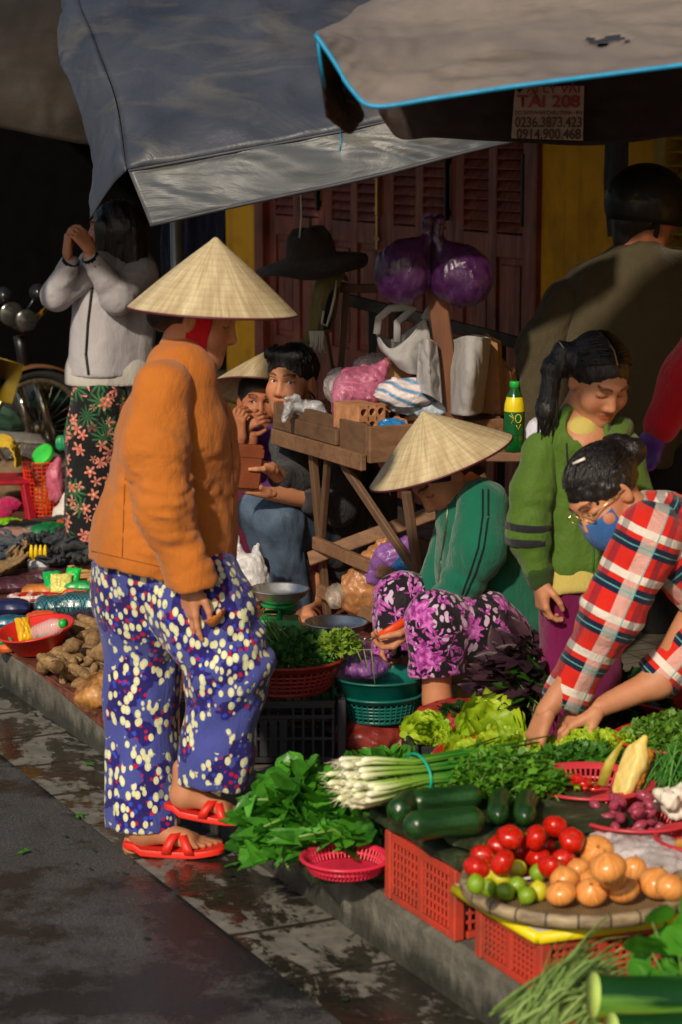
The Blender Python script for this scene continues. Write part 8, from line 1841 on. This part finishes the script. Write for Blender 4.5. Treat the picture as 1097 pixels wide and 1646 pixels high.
    pk(130, 970, .18, .13, .075, net, 'larger teal netting package beside the walking woman', rz=-.05, seed=2, cat='netting')
    pk(146, 988, .16, .09, .03, filmmat('dark_film', (60, 40, 60), .8), 'dark shiny plastic wrapper in front of the netting', rz=.2, seed=3)
    t = T('tartan_pack'); t.set(col=p_plaid((0, 0, .3), .05)(t), rough=.25, coat=.4); tp = t.m
    pk(42, 965, .15, .10, .05, tp, 'red and blue tartan cloth package among the goods', rz=.2, seed=4)
    pk(12, 975, .16, .11, .05, bs('pk_navy', (30, 40, 84)), 'navy blue plastic-wrapped bundle at the left edge', rz=.1, seed=5)
    pk(20, 1000, .14, .09, .04, bs('pk_teal', (26, 92, 120)), 'blue-green wrapped bundle behind the red basin', rz=-.2, seed=6)
    pk(20, 940, .24, .14, .05, filmmat('plum_film', (78, 40, 56), .9), 'plum-coloured shiny plastic bag left of the green sponges', rz=.3, seed=7)
    pk(75, 925, .26, .14, .05, _mc['plum_film'], 'plum-coloured shiny plastic bag behind the green sponges', rz=.1, seed=8)
    pk(60, 948, .12, .08, .035, bs('pk_sponge', (196, 120, 56)), 'brown and green sponge pad in front of the plum bag', rz=.1, seed=9, cat='sponge')
    pk(85, 935, .07, .09, .03, bs('pk_green', (20, 170, 80)), 'bright green scouring pad left of the yellow card', z=KH + .04, rz=.3, seed=10, tx=.9, cat='scourer')
    pk(98, 938, .08, .08, .02, bs('pk_card', (214, 210, 110)), 'pale yellow printed card between two green pads', z=KH + .045, rz=.1, seed=11, tx=1.0, cat='card')
    pk(115, 932, .06, .10, .03, bs('pk_green2', (26, 190, 74)), 'bright green scouring pad right of the yellow card', z=KH + .045, rz=-.3, seed=12, tx=1.0, cat='scourer')
    pk(128, 942, .11, .07, .03, bs('pk_sponge2', (44, 160, 84)), 'green-topped red sponge beside the tan sticks', z=KH + .03, rz=-.2, seed=13, cat='sponge')
    pk(122, 952, .10, .06, .03, bs('pk_red', (206, 70, 50)), 'red sponge under the green-topped one', rz=-.1, seed=14, cat='sponge')
    pk(72, 958, .12, .03, .02, bs('pk_red2', (190, 30, 40)), 'thin red packet below the sponge pad', z=KH + .03, rz=.1, seed=15)
    pk(68, 995, .12, .07, .05, bs('pk_orange', (216, 92, 48)), 'orange and blue striped sponge behind the red basin', z=KH + .03, rz=.1, seed=16, cat='sponge')
    pk(28, 1012, .07, .06, .04, bs('pk_yel2', (214, 180, 30)), 'yellow packet just left of the red basin rim', z=KH + .02, rz=.4, seed=17)
    pk(10, 1022, .12, .08, .04, bs('pk_white', (206, 200, 210)), 'white printed packet at the left edge of the mat', z=KH + .01, rz=.1, seed=18)
    pk(5, 1040, .10, .07, .03, bs('pk_orange2', (222, 110, 60)), 'orange packet at the left edge below the white one', rz=.3, seed=19)
    pk(0, 1030, .08, .06, .03, bs('pk_green3', (30, 150, 90)), 'green packet half out of the picture at the left', z=KH + .03, rz=.3, seed=20)
    pk(90, 1000, .10, .08, .03, bs('pk_blue', (50, 120, 190)), 'light blue wrapper behind the red basin', z=KH + .01, rz=.3, seed=21)
    # gloves heap: one glove shape, copied
    def glove_mesh():
        P = [(t_[0],) + t_[1:] for t_ in hand_prims(1, (.5, .6, .5), .10, .5)]; V, F = sdf_mesh(P + [('c', (0, -.08, 0), (0, 0, 0), .034, .03, .02)], .0048); V[:, 2] *= .55; V[:, 2] += .006 * wob(V, .04, 5); mb = MB(); mb.add(V, F); return mb
    gmb = glove_mesh(); gm = {}
    for nm, col in (('navy_knit', (44, 52, 66)), ('charcoal_knit', (52, 54, 60)), ('tan_knit', (186, 148, 96)), ('slate_knit', (76, 88, 104))): gm[nm] = cloth(nm, col, fold=.6, fsc=(50, 50, 50), rough=.95)
    r_ = random.Random(12); pos = []
    for i in range(34): pos.append((r_.uniform(62, 150), r_.uniform(862, 902), ('navy_knit', 'charcoal_knit')[i % 2], 'dark knitted work glove in the heap behind the yellow clips', 'dark work gloves in a heap'))
    for i in range(14): pos.append((r_.uniform(2, 48), r_.uniform(872, 902), 'slate_knit', 'slate-grey work glove in the heap at the left', 'slate-grey work gloves'))
    for i in range(7): pos.append((r_.uniform(-4, 16), r_.uniform(898, 916), 'tan_knit', 'tan work glove at the left edge', 'tan work gloves'))
    pr = {}
    for i, (x, y, nm, lb, gp) in enumerate(pos):
        if nm not in pr: o = gmb.build('work_glove', gm[nm]); pr[nm] = o
        else: o = pr[nm].copy(); C.objects.link(o)
        o.location = G(x, y, KH + .02 + r_.uniform(0, .07)); o.rotation_euler = (r_.gauss(0, .22), r_.gauss(0, .22), r_.uniform(0, 6.28)); tag(o, lb, 'glove', gp)
    # wooden sticks
    r_ = random.Random(5); pr = None; sw = wood('stick_wood', (190, 146, 88), along='X', var=.2)
    for i in range(16):
        if pr is None: mb = MB(); mb.tube([(-.11, 0, 0), (.11, 0, 0)], .009, 8); pr = mb.build('wooden_stick', sw); o = pr
        else: o = pr.copy(); C.objects.link(o)
        o.location = G(142 + (i % 6) * 3.5, 905 + (i * 2.4), KH + .02 + .012 * (i % 3)); o.rotation_euler = (0, .05, .55 + r_.gauss(0, .06)); tag(o, 'tan wooden tool handle in the bundle beside the walking woman', 'stick', 'bundle of wooden handles')
    # clips on card
    wb = empty('clip_pack', G(62, 908, KH), 'small white pack with upright yellow clips', 'pack'); p = G(62, 910, KH + .06); mb = MB(); mb.box((p.x, p.y, p.z), (.085, .05, .05), .1, None, .004); mb.build('white_box', bs('pk_box', (196, 200, 206)), wb, 'auto', world=True)
    for i in range(4): mb = MB(); x = p.x - .028 + .018 * i; mb.tube([(x, p.y, p.z + .02), (x, p.y - .004, p.z + .06), (x + .001, p.y - .004, p.z + .085)], [.009, .008, .004], 8); mb.build('clip', bs('clip_yellow', (236, 196, 14)), wb, world=True)
    # dark clothes behind
    for i, (x, y, w_, col, lb) in enumerate(((50, 848, .30, (24, 26, 28), 'black folded cloth with small print behind the gloves'), (95, 842, .26, (60, 62, 66), 'grey plastic packets between the gloves and red basket'), (15, 862, .2, (170, 130, 120), 'pale printed packet at the left edge behind the slate gloves'), (12, 846, .14, (130, 200, 20), 'lime green packet at the left edge'), (80, 853, .16, (20, 110, 60), 'green packet lying in front of the grey ones'), (112, 846, .12, (190, 80, 40), 'orange-brown packet near the floral trousers'), (128, 866, .10, (210, 214, 216), 'white tag lying on the dark gloves'), (25, 900, .15, (40, 34, 44), 'black wrapper between the slate and tan gloves'))):
        pk(x, y, w_, .14, .05, bs('pk_b%d' % i if False else ('wrap_' + lb.split()[0] + lb.split()[1]), col), lb, z=KH + .03, rz=.3 * i, seed=30 + i, amp=.01)
    # red mesh basket
    c = G(69, 832, KH); c.z = KH; R0, R1, h = .068, .088, .26; mb = MB(); n = 26
    for k in range(n): a = 2 * math.pi * k / n; mb.tube([(R0 * math.cos(a), R0 * math.sin(a), .0), (R1 * math.cos(a), R1 * math.sin(a), h)], .0028, 4, cap=False)
    for j in range(15): z = h * j / 14; r = R0 + (R1 - R0) * j / 14; e = .004 if j in (0, 14) else .0026; mb.lathe([(r - e, z), (r, z - e), (r + e, z), (r, z + e), (r - e, z)], 32)
    mb.lathe([(0, .0), (R0, .0), (R0, .004), (0, .004)], 24); o = mb.build('mesh_basket', basic('orange_red_plastic', (222, 50, 24), .4), None, True); o.location = c; tag(o, 'tall orange-red mesh basket behind the hardware goods', 'basket')
    blob('plastic_bag', [('e', c + Vector((0, 0, .10)), (.055, .055, .10), None, .02)], filmmat('golden_wrap', (196, 130, 40), .9, .2), 'bag of golden wrapped sweets inside the orange-red mesh basket', 'plastic bag', .006, .010, .03, 2)
    lathe_obj('round_lid', [(0, .012), (.050, .012), (.056, .006), (.056, -.010), (.052, -.010), (.050, .004), (0, .004)], basic('lid_green', (60, 200, 70), .35), 'bright green round lid leaning on top of the mesh basket', 'lid', W(68, 731, c.y - .02), 30, (-.45, -.55, .6))
    blob('plastic_bag', [('e', W(88, 780, c.y - .08), (.042, .04, .085), None, .03), ('c', W(86, 765, c.y - .08), W(93, 740, c.y - .08), .035, .02, .03)], filmmat('pinkish_film', (214, 110, 140), .6, .2), 'pink translucent plastic bag hanging at the mesh basket', 'plastic bag', .006, .010, .06, 3)
    blob('plastic_bag', [('e', W(102, 828, c.y - .15), (.055, .05, .055), None, .03), ('e', W(108, 805, c.y - .14), (.03, .03, .05), None, .03)], basic('bag_white', (214, 208, 200), .5, .1, 12, .5, 40, .01), 'white knotted bag beside the floral trousers', 'plastic bag', .007, .009, .05, 4)
    pk(98, 712, .05, .04, .06, bs('pk_carton', (30, 140, 90)), 'green and white carton beside the green lid', z=W(98, 726, 10).z, rz=.1, seed=40)
    # stool + cloth at the left edge
    st = empty('plastic_stool', G(10, 840, KH), 'pink-red plastic stool at the left edge', 'stool'); m = basic('stool_rose', (168, 26, 44), .4); cx = W(5, 770, 10.4)
    mb = MB(); mb.box((cx.x, cx.y, cx.z), (.28, .26, .02), .2, None, .006); mb.build('seat', m, st, 'auto', world=True)
    for sx in (-1, 1):
        for sy in (-1, 1): mb = MB(); mb.beam((cx.x + sx * .14, cx.y + sy * .12, KH), (cx.x + sx * .11, cx.y + sy * .09, cx.z - .01), .04, .03); mb.build('leg', m, st, 'auto', world=True)
    blob('cloth_bundle', [('e', W(12, 812, 10.0), (.07, .06, .04), None), ('e', W(-5, 825, 9.9), (.07, .05, .04), None)], cloth('magenta_cloth', (190, 24, 90), fold=.5), 'magenta cloth bundle under the pink-red stool', 'cloth', .007, .012, .05, 5)
    ct = [[W(-20, 705, 10.3), W(5, 698, 10.25), W(20, 705, 10.2), W(30, 722, 10.2), W(34, 748, 10.2)], [W(-20, 724, 10.2), W(5, 718, 10.15), W(16, 722, 10.1), W(24, 736, 10.1), W(25, 752, 10.1)]]
    r = empty('yellow_cloth', W(5, 770, 10.3), 'yellow and black cloth draped at the left edge', 'cloth'); put_sheet(sheet(ct, 40, 12, .006, .05, 2), 'drape', cloth('yellow_drape', (216, 178, 24), fold=.4), r, .006)
    # ---------------- motorbike in the dark shop
    Yb = 11.3; mk = empty('parked_motorbike', Vector((W(30, 800, Yb).x, Yb, KH)), 'old motorbike with chrome fork parked in the dark shop opening', 'motorbike'); Q = lambda x, y, d=0: W(x, y, Yb + d)
    wc = Q(62, 752); wc.z = KH + .29; wheel = MB(); Mw = Matrix.Translation(wc) @ Matrix.Rotation(R(28), 4, 'Z') @ Matrix.Rotation(R(90), 4, 'X')
    wheel.lathe([(.245, -.02), (.275, -.032), (.292, -.012), (.292, .012), (.275, .032), (.245, .02), (.245, -.02)], 56, Mw); wo = wheel.build('front_wheel', basic('tyre', (30, 28, 28), .8), mk, world=True)
    mb = MB(); mb.lathe([(.222, -.018), (.246, -.02), (.246, .02), (.222, .018), (.228, 0), (.222, -.018)], 56, Mw); mb.lathe([(.0, -.04), (.03, -.04), (.03, .04), (.0, .04)], 20, Mw); o = mb.build('rim', basic('rim_steel', (150, 140, 120), .3, .3, 20, metal=.8), mk, world=True); o.parent = wo
    mb = MB()
    for k in range(28): a = 6.283 * k / 28; mb.tube([Mw @ Vector((.03 * math.cos(a), .03 * math.sin(a), .02 * (-1) ** k)), Mw @ Vector((.226 * math.cos(a + .3), .226 * math.sin(a + .3), 0))], .002, 4, cap=False)
    o = mb.build('spokes', basic('spoke_steel', (130, 126, 120), .3, metal=.8), mk, world=True); o.parent = wo
    mb = MB(); Mf = Mw; V = []
    for i in range(26):
        a = .3 + 2.3 * i / 25
        for z in (-.045, -.02, .02, .045): rr = .318 - abs(z) * .35; V.append((Mf @ Vector((rr * math.cos(a), rr * math.sin(a), z)))[:])
    mb.grid(V, 4, 26); mb.build('mudguard', basic('mudguard_brown', (110, 74, 50), .4), mk, thick=.003, world=True)
    ch = basic('chrome', (210, 208, 190), .12, .1, 9, metal=1.)
    for s_ in (-.05, .05): mb = MB(); mb.tube([Q(42, 612) + Vector((s_, 0, 0)), Q(70, 705) + Vector((s_, -.05, 0)), Vector((wc.x + s_, wc.y - .03, wc.z))], [.019, .021, .016], 14); mb.build('fork_leg', ch, mk, world=True)
    mb = MB(); mb.tube([Q(42, 612), Q(34, 560), Q(30, 540)], .028, 12); mb.build('steering_head', basic('frame_black', (18, 18, 20), .4), mk, world=True)
    mb = MB(); mb.tube([Q(-15, 505, -.15), Q(10, 515, -.05), Q(35, 532), Q(55, 515, .05), Q(75, 495, .15)], .012, 10); mb.build('handlebar', ch, mk, world=True)
    for x, y, r in ((18, 505, .055), (42, 515, .05)):
        c = Q(x, y, -.12); d = Vector((.3, -1, 0)).normalized(); M = Matrix.Translation(c) @ Vector((0, 0, 1)).rotation_difference(d).to_matrix().to_4x4(); mb = MB(); mb.lathe([(0, -.06), (r * .6, -.05), (r, .0), (r + .004, .006), (r, .010), (r * .9, .012), (r * .5, .02), (0, .023)], 30, M); mb.build('headlight', basic('lamp_grey', (92, 92, 90), .22, .3, 20, metal=.8), mk, world=True)
    V, F = sdf_mesh([('e', Q(95, 632, .25), (.14, .12, .06), None, .03), ('c', Q(60, 640, .1), Q(130, 640, .4), .05, .05, .04)], .012); mb = MB(); mb.add(V, F); mb.build('tank', basic('tank_green', (8, 62, 44), .3), mk, world=True)
    V, F = sdf_mesh([('e', Q(130, 690, .5), (.2, .16, .14), None, .05), ('c', Q(90, 700, .3), Q(170, 740, .6), .08, .09, .04)], .014); mb = MB(); mb.add(V, F); mb.build('engine', basic('engine_dark', (40, 38, 38), .5, .4), mk, world=True)
    V, F = sdf_mesh([('c', Q(130, 610, .4), Q(190, 600, .7), .07, .06, .04)], .012); mb = MB(); mb.add(V, F); mb.build('seat', basic('seat_black', (16, 16, 18), .6), mk, world=True)
    for x, y in ((5, 475), (60, 470)): mb = MB(); p = Q(x, y, -.05); mb.tube([Q(25, 530), p], .005, 6); M = Matrix.Translation(p) @ Matrix.Rotation(R(80), 4, 'X'); mb.lathe([(0, -.006), (.04, -.006), (.042, 0), (.0, .004)], 20, M); mb.build('mirror', basic('mirror_black', (30, 30, 34), .2), mk, world=True)
    mb = MB(); mb.box((0, 0, 0), (.14, .20, .01), 0, None, .004); o = mb.build('plate', basic('bike_yellow', (150, 124, 24), .4), None); o.location = W(6, 612, 11.0); o.rotation_euler = (1.45, .3, .1); tag(o, 'yellow and black printed panel at the left edge beside the motorbike', 'panel')
    mb = pillow(.30, .20, .02, 4, .004); o = mb.build('newspaper', basic('newsprint', (120, 118, 112), .8, .3, 40), None); o.location = W(18, 703, 10.7); o.rotation_euler = (.1, .1, .3); tag(o, 'folded grey newspaper on the pile at the left edge', 'newspaper')
    # things heaped in the gloom of the opening
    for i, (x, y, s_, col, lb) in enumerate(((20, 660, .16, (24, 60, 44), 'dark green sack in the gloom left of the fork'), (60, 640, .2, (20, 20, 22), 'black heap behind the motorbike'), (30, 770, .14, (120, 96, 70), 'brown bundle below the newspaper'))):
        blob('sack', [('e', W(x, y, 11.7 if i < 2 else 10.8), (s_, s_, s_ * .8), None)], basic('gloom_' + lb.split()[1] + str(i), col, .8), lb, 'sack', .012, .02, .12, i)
    # navy cloth hanging behind the walker
    ct = [[W(262, 330, 10.6), W(300, 325, 10.5), W(362, 318, 10.4)], [W(258, 400, 10.6), W(300, 400, 10.5), W(360, 395, 10.4)], [W(262, 480, 10.6), W(300, 482, 10.5), W(358, 475, 10.4)]]
    r = empty('hanging_cloth', W(310, 330, 10.5), 'navy cloth hanging behind the conical hat of the walking woman', 'cloth'); put_sheet(sheet(ct, 40, 40, .02, .12, 3, (1, 1, .2)), 'drape', cloth('navy_cloth', (22, 30, 56), fold=.4), r, .004)
    ct = [[W(975, 225, 8.6), W(990, 225, 8.56), W(1012, 225, 8.6)], [W(972, 300, 8.6), W(992, 300, 8.55), W(1010, 300, 8.6)], [W(978, 380, 8.6), W(992, 380, 8.56), W(1008, 380, 8.6)]]
    r = empty('hanging_cloth', W(990, 230, 8.6), 'grey-blue cloth strip hanging beside the slatted shutter', 'cloth'); put_sheet(sheet(ct, 20, 40, .012, .08, 4, (1, 1, .2)), 'drape', cloth('greyblue_cloth', (70, 76, 86), fold=.4), r, .004)
    # leaf scraps trodden along the kerb
    mb = MB(); r_ = random.Random(77); ta, tb = leaf_tpl('round'), leaf_tpl('long')
    for i in range(110):
        a = r_.uniform(-1.4, .7); b = r_.choice((r_.gauss(-.10, .07), r_.uniform(.02, .5), r_.gauss(-.4, .2))); z = (KH + .004 if b > .005 else (.010 if b > -.27 else .004)); y = r_.uniform(0, 6.28); put_leaf(mb, tb if i % 3 else ta, S(a, b, z + .003), (math.cos(y), math.sin(y), .05), (0, 0, 1), r_.uniform(.006, .018))
    tag(mb.build('leaf_litter', g['dark'], None, loc=S(0, 0, 0), world=True), 'green leaf scraps scattered over gutter and kerb below the stall', 'litter', kind='stuff')
    # fallen leaves on the wet road
    tpl = leaf_tpl('arrow'); r_ = random.Random(2)
    for i, (x, y, z, lb) in enumerate(((136, 1230, .012, 'small green leaf on the wet gutter slabs near the kerb'), (126, 1312, .008, 'small green leaf on the line between road and gutter'), (42, 1370, .004, 'dark leaf scrap lying on the wet road'), (375, 1392, .012, 'leaf scrap in the gutter beside the leafy pile'))):
        mb = MB()
        for k in range(3): a = r_.uniform(0, 6.28); put_leaf(mb, tpl, (0, 0, .004), (math.cos(a), math.sin(a), .1), (0, 0, 1), .03)
        o = mb.build('fallen_leaf', g['spin']); o.location = G(x, y, z); tag(o, lb, 'leaf')
build_ground(); build_house(); build_awnings()
build_walker(); build_grey(); build_boy(); build_backwoman(); build_green(); build_girl(); build_plaid(); build_olive(); build_red()
GM = build_front(); DD = build_stall(GM); build_near(GM, DD); build_middle(GM); build_table(GM); build_left(GM)
